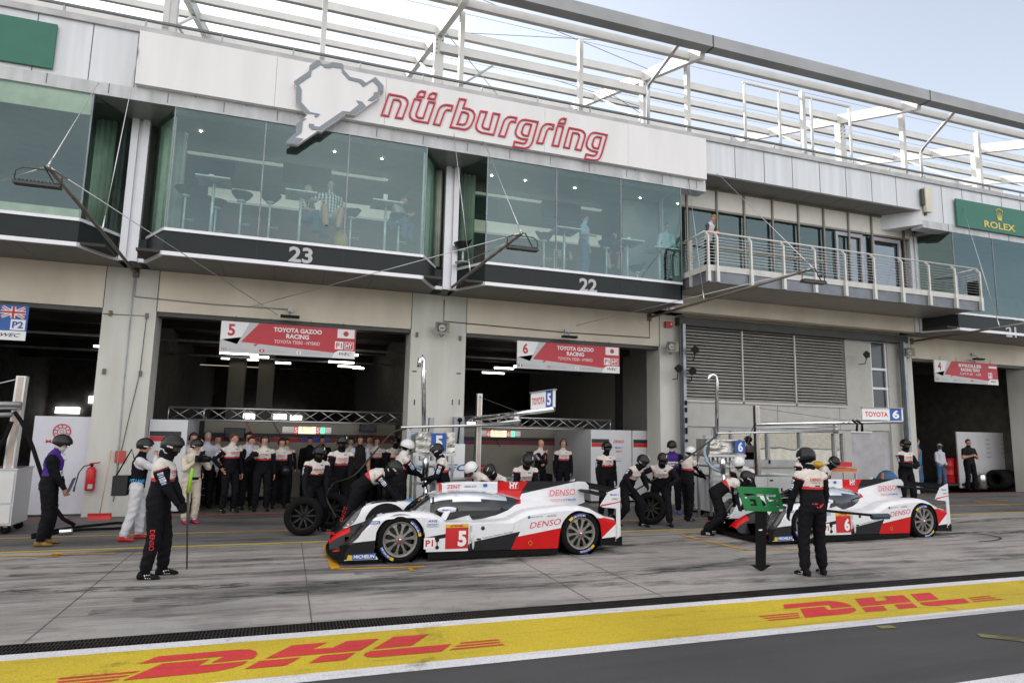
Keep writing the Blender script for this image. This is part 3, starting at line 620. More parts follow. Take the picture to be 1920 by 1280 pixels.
n6 = [[(130,540),(222,558),(290,350),(310,325),(335,315),(385,330),(405,262),(310,245),(265,252),(225,285),(205,320)],
 [(535,290),(740,325),(655,630),(632,680),(595,718),(530,738),(355,708),(375,632),(510,662),(545,655),(572,600),(470,585),(415,555),(390,510),(392,460),(430,360),(460,315),(495,295)],
 [(565,352),(640,368),(585,545),(525,535),(495,515),(485,480),(515,390),(535,362)],
 [(725,650),(815,663),(885,455),(905,430),(930,425),(972,440),(988,370),(900,355),(855,362),(815,395),(795,430)],
 [(1050,382),(1140,400),(1058,705),(965,690)], [(1065,340),(1158,355),(1178,278),(1130,270),(1090,288)],
 [(1228,418),(1390,448),(1445,470),(1475,510),(1478,550),(1412,768),(1325,750),(1388,560),(1385,525),(1365,505),(1330,500),(1285,495),(1228,735),(1145,720)],
 [(1640,492),(1822,530),(1738,820),(1715,875),(1680,915),(1630,925),(1475,900),(1495,828),(1605,855),(1645,845),(1672,795),(1570,770),(1520,735),(1500,690),(1505,640),(1545,540),(1570,510),(1600,495)],
 [(1665,558),(1733,570),(1685,742),(1620,730),(1595,705),(1592,670),(1615,590),(1635,565)]]
LR = M('outline_red', (.42,.006,.03), .35, var=.03)
for pl, fn in [(p, q5) for p in n5]+[(p, q6) for p in n6]:
    pts = [PY(*fn(*q), 14.835) for q in pl]; m_ = MB(); n = len(pts); R_ = []
    pts = [Vector((p.x, 14.835, p.z)) for p in pts]
    for i in range(n):
        a, b, c = pts[i-1], pts[i], pts[(i+1) % n]; d1 = (b-a).normalized(); d2 = (c-b).normalized()
        n1 = Vector((-d1.z, 0, d1.x)); n2 = Vector((-d2.z, 0, d2.x)); k = (n1+n2).normalized(); k = k/max(.45, k.dot(n1)); w = .021
        R_.append([b+k*w+Vector((0,-.02,0)), b-k*w+Vector((0,-.02,0)), b-k*w+Vector((0,.02,0)), b+k*w+Vector((0,.02,0))])
    m_.rings(R_, 0, False, False, True); part(m_, 'outline_letter', LR, SG)
outer = [(355,145),(385,155),(405,190),(430,200),(490,195),(530,170),(560,175),(650,190),(668,215),(668,260),(745,350),(885,380),(935,420),(1050,350),(1148,455),(1145,522),(1100,525),(1097,597),(960,690),(805,805),(700,790),(400,1004),(350,1000),(110,1163),(-15,1150),(-18,1120),(95,1015),(98,915),(190,845),(238,800),(95,640),(100,460),(70,410),(80,395),(250,280),(260,210)]
G1 = [(230,785),(95,640),(100,460),(70,410),(80,395),(250,280),(260,210),(355,145),(385,155),(405,190),(430,200),(490,195),(530,170),(560,175),(650,190),(668,215),(668,260),(745,350),(885,380),(935,420),(1050,350),(1148,455),(1145,518),(1098,518),(1093,588),(1010,640),(955,630),(1025,570),(1030,535),(1078,530),(1080,465),(1015,400),(905,470),(850,415),(730,385),(650,300),(640,250),(540,232),(500,245),(440,240),(400,200),(285,270),(275,340),(130,440),(165,500),(160,650),(265,770),(385,795),(345,835),(315,825),(335,800),(250,790)]
G2 = [(820,630),(890,645),(935,700),(805,795),(700,780),(400,992),(290,982),(250,950),(250,910),(310,915),(318,940),(375,948),(655,757),(740,768),(852,680)]
G3 = [(225,845),(180,880),(165,1010),(80,1075),(185,1090),(110,1156),(-15,1143),(-18,1120),(95,1015),(98,915),(190,845)]
LG = M('logo_grey', (.19,.215,.245), .4, .1, var=.04)
p = [PY(*oz(*q), 14.70) for q in outer]; m_ = MB(); m_.prism([(v.x,14.70,v.z) for v in p], (0,.12,0)); part(m_, 'track_outline_plate', WHITE, SG)
for G_ in (G1, G2, G3):
    m_ = MB(); p = [PY(*oz(*q), 14.69) for q in G_]; m_.prism([(v.x,14.685,v.z) for v in p], (0,.012,0)); part(m_, 'track_outline', LG, SG)
# bay numbers
for s, a, h in (('23',(564,478),.36),('22',(1103,535),.36),('21',(1896,622),.36)):
    c = PY(*a, YB-.012); m_ = MB(); text_into(m_, s, c, RX, UZ, h, h*1.42, 0, .03); part(m_, 'bay_number', TXG)
# green boards
m_ = MB(); m_.box(-9, -5.03, 14.93, 14.97, 9.24, 10.22)
tag(m_.build('green_board', GREENS), 'plain dark green board on the fascia at the left edge of the photo', 'sign')
a = PY(1792,372,14.9); b = PY(1795,423,14.9)
GS = empty('green_sign', (a.x, 14.9, b.z), 'green sign with a gold crown and gold brand lettering on the right fascia', 'sign')
m_ = MB(); m_.box(a.x, a.x+6, 14.9, 14.95, b.z, a.z); part(m_, 'board', GREENS, GS)
c = PY(1875,424,14.89); m_ = MB(); text_into(m_, 'ROLEX', c, RX, UZ, .24, 1.5, 0, .02); part(m_, 'lettering', GOLD, GS)
c = PY(1874,404,14.89); m_ = MB()
for k in range(5):
    an = (k-2)*.3; tip = Vector((c.x+.26*math.sin(an)*1.05, 14.888, c.z-.14+.36*math.cos(an)))
    m_.poly([(c.x-.10+.04*k, 14.888, c.z-.14), (c.x-.06+.04*k, 14.888, c.z-.14), tip]); m_.ell(tip, .03, .01, .03, 0, 8, 4)
m_.ell((c.x,14.888,c.z-.16), .11, .008, .035, 0, 12, 4); part(m_, 'crown', GOLD, GS)
# ---- team boards above the garages
def flag(mb, c, w, h, kind, y):
    x0, x1, z0, z1 = c[0]-w/2, c[0]+w/2, c[1]-h/2, c[1]+h/2
    def r(a, b, p, q, mi, d=0.): mb.add([(x0+a*w,y-d,z0+p*h),(x0+b*w,y-d,z0+p*h),(x0+b*w,y-d,z0+q*h),(x0+a*w,y-d,z0+q*h)], [(0,1,2,3)], mi)
    if kind == 'jp': r(0,1,0,1,0); mb.poly([(c[0]+.29*h*math.cos(t), y-.002, c[1]+.29*h*math.sin(t)) for t in np.linspace(0, 2*math.pi, 20, endpoint=False)], 1)
    if kind == 'fr': r(0,.33,0,1,2); r(.33,.66,0,1,0); r(.66,1,0,1,1)
    if kind == 'ch': r(0,1,0,1,1); r(.42,.58,.2,.8,0,.002); r(.25,.75,.42,.58,0,.0025)
    if kind == 'de': r(0,1,.66,1,3); r(0,1,.33,.66,1); r(0,1,0,.33,4)
    if kind == 'at': r(0,1,.66,1,1); r(0,1,.33,.66,0); r(0,1,0,.33,1)
    if kind == 'uk':
        r(0,1,0,1,2)
        for (p, q) in (((0,0),(1,1)),((0,1),(1,0))):
            for wd, mi, d in ((.12,0,.001),(.045,1,.002)):
                A = Vector((x0+p[0]*w,y-d,z0+p[1]*h)); B = Vector((x0+q[0]*w,y-d,z0+q[1]*h)); t = (B-A).normalized(); nn = Vector((-t.z,0,t.x))*wd*h
                A2, B2 = A+t*wd*h, B-t*wd*h; mb.add([A2-nn, B2-nn, B2+nn, A2+nn], [(0,1,2,3)], mi)
        r(.41,.59,0,1,0,.003); r(0,1,.34,.66,0,.0032); r(.45,.55,0,1,1,.004); r(0,1,.41,.59,1,.0042)
FM = [WHITES, REDS, BLUE, TXK, GOLD, GREYS, TXG, RED]
def team_board(x0, x1, z0, z1, num, l1, l2, l3, drivers, fl, label):
    y = 16.48; w, h = x1-x0, z1-z0; T = empty('team_board', ((x0+x1)/2, 16.5, z0), label, 'sign', 'team boards hanging over the garage doors')
    m_ = MB(); m_.box(x0, x1, y, y+.04, z0, z1); part(m_, 'board', WHITES, T)
    m_ = MB(); U = lambda u, v, d=.003: (x0+u*w, y-d, z0+v*h)
    m_.poly([U(0,0),U(.82,0),U(.84,.17),U(.14,.51),U(0,.40)][::1], 5); m_.poly([U(.0,.42),U(.12,.28),U(.20,1),U(0,1)], 0)
    m_.poly([U(.12,.28,.0035),U(.15,.36,.0035),U(.27,1,.0035),U(.20,1,.0035)], 5)
    m_.poly([U(.145,.36,.004),U(.84,.17,.004),U(1,.17,.004),U(1,1,.004),U(.27,1,.004)], 1)
    m_.poly([U(.235,.30,.005),U(.275,.335,.005),U(.25,.24,.005)], 1)
    m_.poly([U(.82,0,.005),U(1,0,.005),U(1,.26,.005),U(.87,.26,.005),U(.84,.18,.005)], 0)
    part(m_, 'artwork', FM, T)
    m_ = MB(); k = .008
    if fl: flag(m_, (x0+.922*w, z0+.83*h), .133*w, .30*h, fl, y-k)
    m_.add([U(.84,.30,k),U(.905,.30,k),U(.905,.56,k),U(.84,.56,k)], [(0,1,2,3)], 0)
    if num != '4': m_.add([U(.915,.30,k),U(.985,.30,k),U(.985,.56,k),U(.915,.56,k)], [(0,1,2,3)], 0); m_.add([U(.92,.32,k+.001),U(.98,.32,k+.001),U(.98,.54,k+.001),U(.92,.54,k+.001)], [(0,1,2,3)], 7)
    text_into(m_, 'P1', Vector(U(.872,.43,k+.002)), RX, UZ, .17*h, .045*w, 1, .02)
    if num != '4': text_into(m_, 'HY', Vector(U(.95,.43,k+.002)), RX, UZ, .16*h, .05*w, 0, .03)
    for i, (f, nm) in enumerate(drivers):
        xx = .03+.27*i; flag(m_, (x0+xx*w, z0+(.115-.0*i)*h), .035*w, .09*h, f, y-k); text_into(m_, nm, Vector(U(xx+.105,.11,k)), RX, UZ, .055*h, .14*w, 6)
    part(m_, 'flags', FM, T)
    m_ = MB(); text_into(m_, num, Vector(U(.075,.73,k)), RX, UZ, .38*h, .05*w, 1, .03)
    text_into(m_, l1, Vector(U(.555,.83,k)), RX, UZ, .15*h, .36*w, 0, .035); text_into(m_, l2, Vector(U(.555,.635,k)), RX, UZ, .15*h, (.17 if num != '4' else .3)*w, 0, .035)
    text_into(m_, l3, Vector(U(.555,.44,k)), RX, UZ, .11*h, .34*w, 0)
    text_into(m_, 'WEC', Vector(U(.925,.15,k)), RX, UZ, .10*h, .10*w, 3, .01, .35)
    part(m_, 'lettering', FM, T)
    m_ = MB()
    for u in (.1,.35,.65,.9): m_.tube([U(u,1,-.02),(x0+u*w,y+.02,z1+.14)], .008, 5)
    part(m_, 'hanger', DSTEEL, T)
team_board(-1.6,1.5,3.73,4.47,'5','TOYOTA GAZOO','RACING','TOYOTA TS050 - HYBRID',(('uk','ANTHONY DAVIDSON'),('ch','SEBASTIEN BUEMI'),('jp','KAZUKI NAKAJIMA')),'jp','red team board with number 5 over the middle garage')
team_board(5.79,8.9,3.72,4.47,'6','TOYOTA GAZOO','RACING','TOYOTA TS050 - HYBRID',(('fr','STEPHANE SARRAZIN'),('uk','MIKE CONWAY'),('jp','KAMUI KOBAYASHI')),'jp','red team board with number 6 over the garage right of the pillar')
team_board(21.2,24.3,4.02,4.78,'4','BYKOLLES','RACING TEAM','CLM P1/01 - AER',(('ch','WEBB'),('uk','ROSSITER'),('de','KRAIHAMER')),'at','red and white team board with number 4 over the rightmost garage')
T = empty('team_board', (-5.9, 16.5, 3.7), 'blue team board with British flag and P2 over the leftmost garage', 'sign', 'team boards hanging over the garage doors')
b0, b1 = PY(55,574,16.48), PY(50,639,16.48); zb0, zb1 = b1.z, b0.z; x1 = b0.x
m_ = MB(); m_.box(x1-3.1, x1, 16.48, 16.52, zb0, zb1); part(m_, 'board', BLUE, T)
m_ = MB(); m_.add([(x1-.9,16.476,zb0),(x1,16.476,zb0),(x1,16.476,zb0+.2),(x1-.8,16.476,zb0+.2)], [(0,1,2,3)], 0); m_.add([(x1-.30,16.476,zb0+.22),(x1-.03,16.476,zb0+.22),(x1-.03,16.476,zb0+.45),(x1-.30,16.476,zb0+.45)], [(0,1,2,3)], 0)
flag(m_, (x1-.27, zb0+.60), .46, .25, 'uk', 16.472); text_into(m_, 'P2', (x1-.165,16.47,zb0+.335), RX, UZ, .15, .2, 2, .03); text_into(m_, 'WEC', (x1-.27,16.47,zb0+.11), RX, UZ, .08, .36, 3, .01, .35)
part(m_, 'flags', FM, T)
# ---- lamp booms in front of the facade
def boom(rx, ry, tx, ty, lamp, wires, label):
    R0 = PY(rx, ry, YF-.02); Tp = PX(tx, ty, R0.x); T = empty('lamp_boom', R0, label, 'lamp boom', 'floodlight booms guyed from the facade')
    m_ = MB(); m_.tube([R0, Tp], .034, 8); m_.tube([R0+Vector((0,.02,-.1)), R0+Vector((0,.02,.1))], .07, 8); part(m_, 'pole', POLE, T)
    for (fr, wx, wy, Y) in wires:
        A = R0+(Tp-R0)*fr; B = PY(wx, wy, Y); m_ = MB(); m_.tube([A, B], .008, 5); m_.tube([A, A+(B-A).normalized()*.35], .016, 5); part(m_, 'guy_wire', ALU, T)
    if lamp:
        c = Tp+Vector((lamp*.38, .05, -.28)); m_ = MB()
        m_.box(c.x-.29, c.x+.29, c.y-.07, c.y+.07, c.z-.02, c.z+.02)
        for k in range(12): m_.box(c.x-.27+k*.047, c.x-.255+k*.047, c.y-.075, c.y+.075, c.z+.02, c.z+.045)
        m_.tube([c+Vector((-.29,0,0)), c+Vector((-.29,0,.18)), c+Vector((-.2,0,.24)), c+Vector((.2,0,.24)), c+Vector((.29,0,.18)), c+Vector((.29,0,0))], .010, 6)
        m_.tube([Tp, c+Vector((.05,0,.3)), c+Vector((.2,.0,.05)), c+Vector((.3,0,.05))], .012, 6)
        part(m_, 'floodlight', DSTEEL, T)
boom(255,512,90,312,-.3,((1.,185,155,YB),(.5,268,55,YB),(1.,0,340,13),(1,520,590,YF)), 'brown lamp boom with long floodlight hanging at the left, wired to the fascia')
boom(835,548,978,437,.1,((1.,905,260,YB),(.42,845,200,YB),(1.,470,575,YF),(.9,850,500,YF)), 'brown lamp boom ending before the second lounge window, wired to the fascia')
boom(1218,595,1525,503,.1,((1.,1345,325,YB),(.42,1290,330,YB),(1.,1080,610,YF)), 'grey lamp boom reaching out in front of the balcony')
boom(1710,640,1960,600,0,((.7,1800,372,YB),(.9,1700,560,YF)), 'grey lamp boom under the rightmost bay number')
# ---- facade fittings
def horn(x, y, label, s=1.):
    c = PY(x, y, YF-.3); T = empty('horn_loudspeaker', c, label, 'loudspeaker', 'horn loudspeakers on the pillars'); m_ = MB()
    def rr(w, h, yy): return [c+Vector((w*math.copysign(min(1,abs(math.cos(t))*1.35),math.cos(t)), yy, h*math.copysign(min(1,abs(math.sin(t))*1.35),math.sin(t)))) for t in (2*math.pi*i/16 for i in range(16))]
    m_.rings([rr(.05,.04,.25), rr(.11,.09,.12), rr(.19,.14,-.04), rr(.20,.15,-.06), rr(.18,.13,-.05), rr(.06,.05,.1)], 0, True, False); part(m_, 'horn', M('horn_beige', (.33,.31,.25), .5, var=.1), T)
    m_ = MB(); m_.lathe([(.0,-.02),(.09,-.02),(.1,.0),(.1,.06)], c, (0,1,0), 16); m_.box(c.x-.05,c.x+.05,c.y-.024,c.y-.018,c.z-.012,c.z+.012,1); part(m_, 'driver', [TXG, BLACK], T)
    m_ = MB(); m_.tube([c+Vector((-.05,.05,-.15)), c+Vector((0,.1,-.22)), c+Vector((.07,.06,-.15))], .012, 6); part(m_, 'bracket', DSTEEL, T)
horn(829, 615, 'beige horn loudspeaker on the wide central pillar'); horn(1259, 650, 'beige horn loudspeaker on the pillar left of the louvre'); horn(1705, 660, 'beige horn loudspeaker beside the rightmost garage')
def conduit(pts, name, label, r=.012, Y=YF-.02, m=None):
    m_ = MB(); P_ = [PY(*p, Y) for p in pts]; m_.tube(P_, r, 6, sm=False)
    return tag(m_.build(name, m or DSTEEL), label, 'conduit')
conduit([(256,514),(253,556),(395,570),(540,580)], 'wall_conduit', 'thin conduit running right over the middle garage door to its lamp', m=GALV)
conduit([(833,562),(832,602),(960,614),(1060,623),(1218,633),(1218,600)], 'wall_conduit', 'thin conduit from the central pillar over the number 6 garage door', m=DSTEEL)
conduit([(252,520),(244,600),(232,720),(222,850),(214,935)], 'wall_cable', 'grey cable down the left pillar past its clips', .014, m=GALV)
conduit([(193,588),(275,592),(262,700),(240,790),(222,870),(212,940)], 'wall_cable', 'black sagging cable crossing and falling down the left pillar', .008)
for (x, y, lab) in ((255,779,'dark clip on the left pillar'),):
    pass
for x, y, lab in ((544,592,'slim black floodlight over the number 5 board'),(1068,630,'slim black floodlight over the number 6 board'),(1835,672,'slim black floodlight over the number 4 board')):
    c = PY(x, y, YF-.25); T = empty('door_floodlight', c, lab, 'floodlight', 'slim floodlights over the garage doors')
    m_ = MB(); m_.box(c.x-.22,c.x+.22,c.y-.07,c.y+.07,c.z-.05,c.z+.01); part(m_, 'housing', BLACK, T)
    m_ = MB(); m_.tube([c, c+Vector((-.02,.1,.12)), c+Vector((.0,.22,.16))], .014, 6); m_.box(c.x-.06,c.x+.06,c.y+.18,c.y+.23,c.z+.12,c.z+.22,0); part(m_, 'bracket', GALV, T)
c = PY(1255,608,YF-.12); T = empty('alarm_sounder', c, 'small red alarm box high beside the louvre', 'alarm'); m_ = MB(); m_.box(c.x-.11,c.x+.06,c.y,c.y+.1,c.z-.09,c.z+.09); part(m_, 'housing', RED, T)
m_ = MB(); m_.prism([(c.x-.02,c.y-.0,c.z-.07),(c.x+.09,c.y-.06,c.z-.09),(c.x+.09,c.y-.06,c.z+.09),(c.x-.02,c.y,c.z+.07)], (0,.04,0)); m_.box(c.x+.0,c.x+.05,c.y-.07,c.y-.05,c.z-.02,c.z+.02,1); part(m_, 'horn', [RED, TXW], T)
# antennas on the steel column and the lower wall
for i, (x, y, lab) in enumerate(((1272,690,'black fin antenna left of the steel column'),(1298,695,'black fin antenna right of the steel column, lower'),(1303,655,'black fin antenna right of the steel column, upper'),(1625,664,'black fin antenna on a bracket beside the stair window'))):
    c = PY(x, y, YF-.55); m_ = MB(); m_.prism([c+Vector((-.14,0,.0)), c+Vector((-.02,0,-.13)), c+Vector((.13,0,-.09)), c+Vector((.15,0,.05)), c+Vector((.0,0,.12))], (.02,.05,0)); m_.tube([c+Vector((0,0,-.1)), c+Vector((0.02,.1,-.3)), c+Vector((.02,.35,-.3))], .014, 6)
    tag(m_.build('fin_antenna', BLACK), lab, 'antenna', 'fin antennas by the louvre')
c = PY(1738,375,YB-.1); m_ = MB(); m_.box(c.x-.12,c.x+.14,c.y-.06,c.y+.05,c.z-.42,c.z+.42); m_.box(c.x-.22,c.x-.13,c.y-.02,c.y+.06,c.z-.2,c.z+.35,1); m_.box(c.x-.05,c.x+.02,c.y+.05,c.y+.1,c.z-.5,c.z-.3,1)
tag(m_.build('panel_antenna', [M('antenna_cream', (.62,.58,.48), .5), DSTEEL]), 'cream panel antenna on the fascia left of the green crown sign', 'antenna')
for (x, y) in ((207,587),(275,592),(195,696),(263,700),(782,627),(863,634)):
    c = PY(x, y, YF-.03); m_ = MB(); m_.box(c.x-.03,c.x+.03,c.y-.02,c.y+.03,c.z-.06,c.z+.06); part(m_, 'wall_bracket', M('bracket_rust', (.2,.15,.12), .7, .3))
for (x, y) in ((777,696),(860,700),(777,754),(848,754),(861,754)):
    c = PY(x, y, YF-.003); m_ = MB(); (m_.box(c.x-.06,c.x+.06,c.y-.0,c.y+.004,c.z-.015,c.z+.015) if y < 720 else m_.box(c.x-.014,c.x+.014,c.y,c.y+.004,c.z-.07,c.z+.07)); part(m_, 'wall_slot', BLACK)
# ================= GARAGE CONTENTS =================
def truss(x0, x1, Y, z, label, dep=.38):
    T = empty('lighting_truss', ((x0+x1)/2, Y, z), label, 'truss', 'aluminium trusses across the garages'); h = .30
    for y in (Y, Y+dep):
        for zz in (z, z+h): m_ = MB(); m_.tube([(x0,y,zz),(x1,y,zz)], .024, 8); part(m_, 'chord', ALU, T)
    m_ = MB(); n = int((x1-x0)/.42)
    for i in range(n):
        a = x0+(x1-x0)*i/n; b = x0+(x1-x0)*(i+1)/n
        za, zb = (z, z+h) if i % 2 else (z+h, z)
        m_.tube([(a,Y,za),(b,Y,zb)], .011, 5); m_.tube([(a,Y+dep,zb),(b,Y+dep,za)], .011, 5); m_.tube([(a,Y,z+h),(b,Y+dep,z+h)], .009, 4)
    for xx in (x0, x1-.02, x0+.8, x0+.3*(x1-x0)): m_.tube([(xx,Y,z),(xx,Y,z+h)], .016, 5)
    part(m_, 'lacing', ALU, T)
truss(-2.78, 3.05, 18.0, 2.16, 'aluminium lattice truss across the number 5 garage'); truss(4.2, 9.42, 18.0, 2.12, 'aluminium lattice truss across the number 6 garage')
STR = [WHITES, TXK, RED, TXG, BLUEL, DSTEEL]
def cabinet(x0, x1, y0, y1, z1, label, stripe=True, extra=None):
    T = empty('white_cabinet', ((x0+x1)/2, (y0+y1)/2, 0), label, 'cabinet'); m_ = MB(); m_.box(x0,x1,y0,y1,.05,z1); part(m_, 'body', M('cabinet_white', (.60,.61,.63), .35, var=.03), T)
    m_ = MB()
    if stripe: xe = x1-(.75 if extra else .12); m_.add([(x0+.02,y0-.003,z1-.5),(xe,y0-.003,z1-.5),(xe,y0-.003,z1-.39),(x0+.02,y0-.003,z1-.39)], [(0,1,2,3)], 2); m_.add([(x0+.02,y0-.003,z1-.385),(xe,y0-.003,z1-.385),(xe,y0-.003,z1-.27),(x0+.02,y0-.003,z1-.27)], [(0,1,2,3)], 1)
    if extra: extra(m_)
    if m_.v: part(m_, 'markings', STR, T)
    return T
cabinet(-3.0, -2.2, 17.05, 19.2, 2.14, 'tall white cabinet with black and red stripe beside the left pillar')
def lg(m_):
    X = 9.72
    for z, s, h, w, mi in ((1.78,'DENSO',.09,.36,2),(1.60,'Mobil 1',.06,.24,4),(1.49,'ZENT',.06,.22,2),(1.38,'K',.05,.04,3),(1.28,'AISIN AW',.04,.18,3),(1.2,'JTEKT',.04,.18,4)):
        text_into(m_, s, (9.47,17.596,z), RX, UZ, h, w, mi, .02, .2 if s == 'DENSO' else 0)
cabinet(8.55, 9.9, 17.6, 21, 2.12, 'white partition with sponsor names in the number 6 garage', True, lg)
cabinet(9.92, 11.0, 17.55, 19.5, 2.12, 'white partition with stripe at the right side of the number 6 garage')
# team wall at the back with lettering
T = empty('team_wall', (0, 20.4, 0), 'grey team partition wall with red and blue lettering at the back of the number 5 garage', 'partition')
TW = M('team_wall_grey', (.29,.265,.22), .35, var=.04)
m_ = MB(); m_.box(-2.2, 3.2, 20.4, 20.46, 0, 2.2); part(m_, 'panel', TW, T)
m_ = MB(); m_.box(-2.2, 3.2, 20.39, 20.397, 1.70, 1.82, 1); m_.box(-2.2, 3.2, 20.39, 20.397, 1.58, 1.695, 2)
text_into(m_, 'TOYOTA', (.02,20.38,1.66), RX, UZ, .14, .68, 3, .03); text_into(m_, 'HYBRID', (.86,20.38,1.66), RX, UZ, .14, .82, 4, .05); text_into(m_, 'DENSO', (2.6,20.38,1.76), RX, UZ, .10, .5, 3, .0, .2)
part(m_, 'lettering', [TW, TXK, M('stripe_red', (.25,.02,.02), .5), M('lettering_red', (.55,.02,.03), .5, var=0), BLUEL], T)
T = empty('team_wall', (6.5, 20.4, 0), 'grey team partition wall with worktop in the number 6 garage', 'partition')
m_ = MB(); m_.box(4.0, 9.6, 20.4, 20.46, 0, 2.2); part(m_, 'panel', TW, T)
m_ = MB(); m_.box(5.2, 9.6, 20.39, 20.397, 1.70, 1.82, 1); m_.box(5.2, 9.6, 20.39, 20.397, 1.58, 1.695, 2); text_into(m_, 'TOYOTA', (4.3,20.38,1.66), RX, UZ, .14, .68, 3, .03); text_into(m_, 'HYBRID', (5.1,20.37,1.66), RX, UZ, .14, .82, 4, .05)
part(m_, 'lettering', [TW, TXK, MC['stripe_red'], MC['lettering_red'], BLUEL], T)
for x0, x1, lab in ((-1.9,-.2,'low grey drawer bench behind the crew left of the number 5 display'),(4.3,6.2,'grey drawer bench behind the number 6 car')):
    T = empty('workbench', ((x0+x1)/2, 19.9, 0), lab, 'workbench'); m_ = MB(); m_.box(x0,x1,19.7,20.3,.1,.9); m_.box(x0-.02,x1+.02,19.68,20.32,.9,.94,1); part(m_, 'cabinet', [M('bench_grey', (.3,.28,.24), .4), DSTEEL], T)
    for k in range(4):
        for j in range(4): m_ = MB(); a = x0+.04+(x1-x0-.04)*k/4; m_.box(a, a+(x1-x0)/4-.05, 19.685, 19.70, .15+.18*j, .30+.18*j); part(m_, 'drawer', M('drawer_grey', (.42,.40,.36), .4), T)
def pit_display(x0, x1, Y, z, num, label):
    T = empty('pit_display', ((x0+x1)/2, Y, z), label, 'lit sign', 'lit number displays hanging from the trusses'); w = x1-x0; h = .22
    m_ = MB()
    R_ = [[(x0+w*u, Y+dy, z+h*.5+h*.5*v*(1 if .06 < u < .94 else .75)) for dy, v in ((-.1,-1),(.1,-1),(.12,-.6),(.12,.6),(.1,1),(-.1,1),(-.12,.6),(-.12,-.6))] for u in (0,.06,.94,1)]
    m_.rings(R_, 0, True, False); part(m_, 'housing', M('display_white', (.6,.6,.58), .4), T)
    def rq(a, b, c_, d, nm, mt): m_ = MB(); m_.add([(x0+a*w,Y-.125,z+c_*h),(x0+b*w,Y-.125,z+c_*h),(x0+b*w,Y-.125,z+d*h),(x0+a*w,Y-.125,z+d*h)], [(0,1,2,3)]); part(m_, nm, mt, T)
    rq(.23,.32,.12,.9,'number_field',M('lit_red',(.5,.03,.02),.5,var=0,emis=.35)); rq(.68,.77,.12,.9,'number_field',MC['lit_red']); rq(.325,.675,.12,.9,'name_field',M('lit_cream',(1,.80,.45),.5,var=0,emis=.7)); rq(.78,.86,.15,.85,'arrow_field',M('lit_green',(.1,.9,.45),.5,var=0,emis=.6))
    m_ = MB(); text_into(m_, num, (x0+.275*w,Y-.128,z+.5*h), RX, UZ, .13, .08, 0, .03); text_into(m_, num, (x0+.725*w,Y-.128,z+.5*h), RX, UZ, .13, .08, 0, .03)
    for k in range(3): m_.box(x0+.44*w, x0+.60*w, Y-.13, Y-.127, z+.2+(-.05*k)-.03, z+.2+(-.05*k)-.01, 1); m_.box(x0+.385*w, x0+.42*w, Y-.13, Y-.127, z+.2+(-.05*k)-.032, z+.2+(-.05*k)-.008, 2)
    part(m_, 'lettering', [TXW, M('brown_text',(.4,.25,.1),.5,var=0), REDS], T)
pit_display(-.09,1.09,17.5,1.84,'5','glowing display with two number fives and a green arrow'); pit_display(4.95,6.25,17.5,1.84,'6','glowing display with two number sixes and a green arrow')
random.seed(5)
for i, (x, y, w, Y) in enumerate(((448,663,62,22),(487,669,30,22),(450,673,60,25),(525,680,36,25),(640,679,45,22),(655,687,40,25),(672,690,20,25),(945,690,40,22),(925,699,45,25),(770,692,14,25),(990,688,60,19),(185,649,14,22),(1040,718,1,22),(430,686,100,30),(640,664,60,19))):
    if w < 5: continue
    c = PY(x, y, Y); L_ = w*Y/FPX; m_ = MB(); m_.tube([(c.x-L_/2,Y,c.z),(c.x+L_/2,Y,c.z)], .035 if Y < 30 else .02, 6); T = part(m_, 'fluorescent_tube', LITE if Y < 30 else M('dim_tube',(.5,.42,.3),.5,var=0,emis=.4))
for z, Y in ((4.3,19.5),(4.2,22.5)): m_ = MB(); m_.tube([(-11,Y,z),(10.5,Y,z)], .04, 6); part(m_, 'ceiling_pipe', GALV)
for xx in (-1.9,-1.0,5.5):
    m_ = MB(); m_.box(xx,xx+.5,23,23.6,0,4.9); part(m_, 'inner_column', DARKW)
# race team board left (white panel) & extinguisher & broom
T = empty('display_board', (-4.9, 16.9, 0), 'tall white panel with red rosette and lettering in the leftmost garage', 'panel')
a, b = PY(66,778,16.9), PY(172,778,16.9); m_ = MB(); m_.box(a.x, b.x+.3, 16.9, 16.96, .05, 2.16); part(m_, 'board', M('panel_lilac', (.60,.60,.66), .4, var=.03), T)
m_ = MB(); c = PY(116,809,16.89)
for r_, w_ in ((.16,.014),(.08,.01),(.03,.01)): m_.lathe([(r_,0),(r_+w_,0),(r_+w_,.004),(r_,.004)], c, (0,-1,0), 24, 0, False, True)
for k in range(10):
    t = 2*math.pi*k/10; m_.lathe([(.035,0),(.045,0),(.045,.003),(.035,.003)], c+Vector((.12*math.cos(t),-.002,.12*math.sin(t))), (0,-1,0), 10, 0, False, True)
text_into(m_, 'MANOR', PY(112,827,16.89), RX, UZ, .07, .52, 0, .015)
c = PY(112,843,16.89); m_.tube([c+Vector((-.07,0,-.06)),c+Vector((-.07,0,.06)),c+Vector((.07,0,.06)),c+Vector((.07,0,-.06)),c+Vector((-.07,0,-.06)),c+Vector((.06,0,.05))], .007, 4, 1); text_into(m_, 'strategic trade', PY(112,852,16.89), RX, UZ, .025, .22, 1); text_into(m_, 'POCO!', PY(112,862,16.89), RX, UZ, .04, .24, 1)
part(m_, 'emblem', [M('manor_red', (.55,.02,.04), .5, var=0), TXK], T)
T = empty('fire_extinguisher', (-3.95, 16.5, .55), 'red fire extinguisher with black hose on the left pillar', 'fire extinguisher')
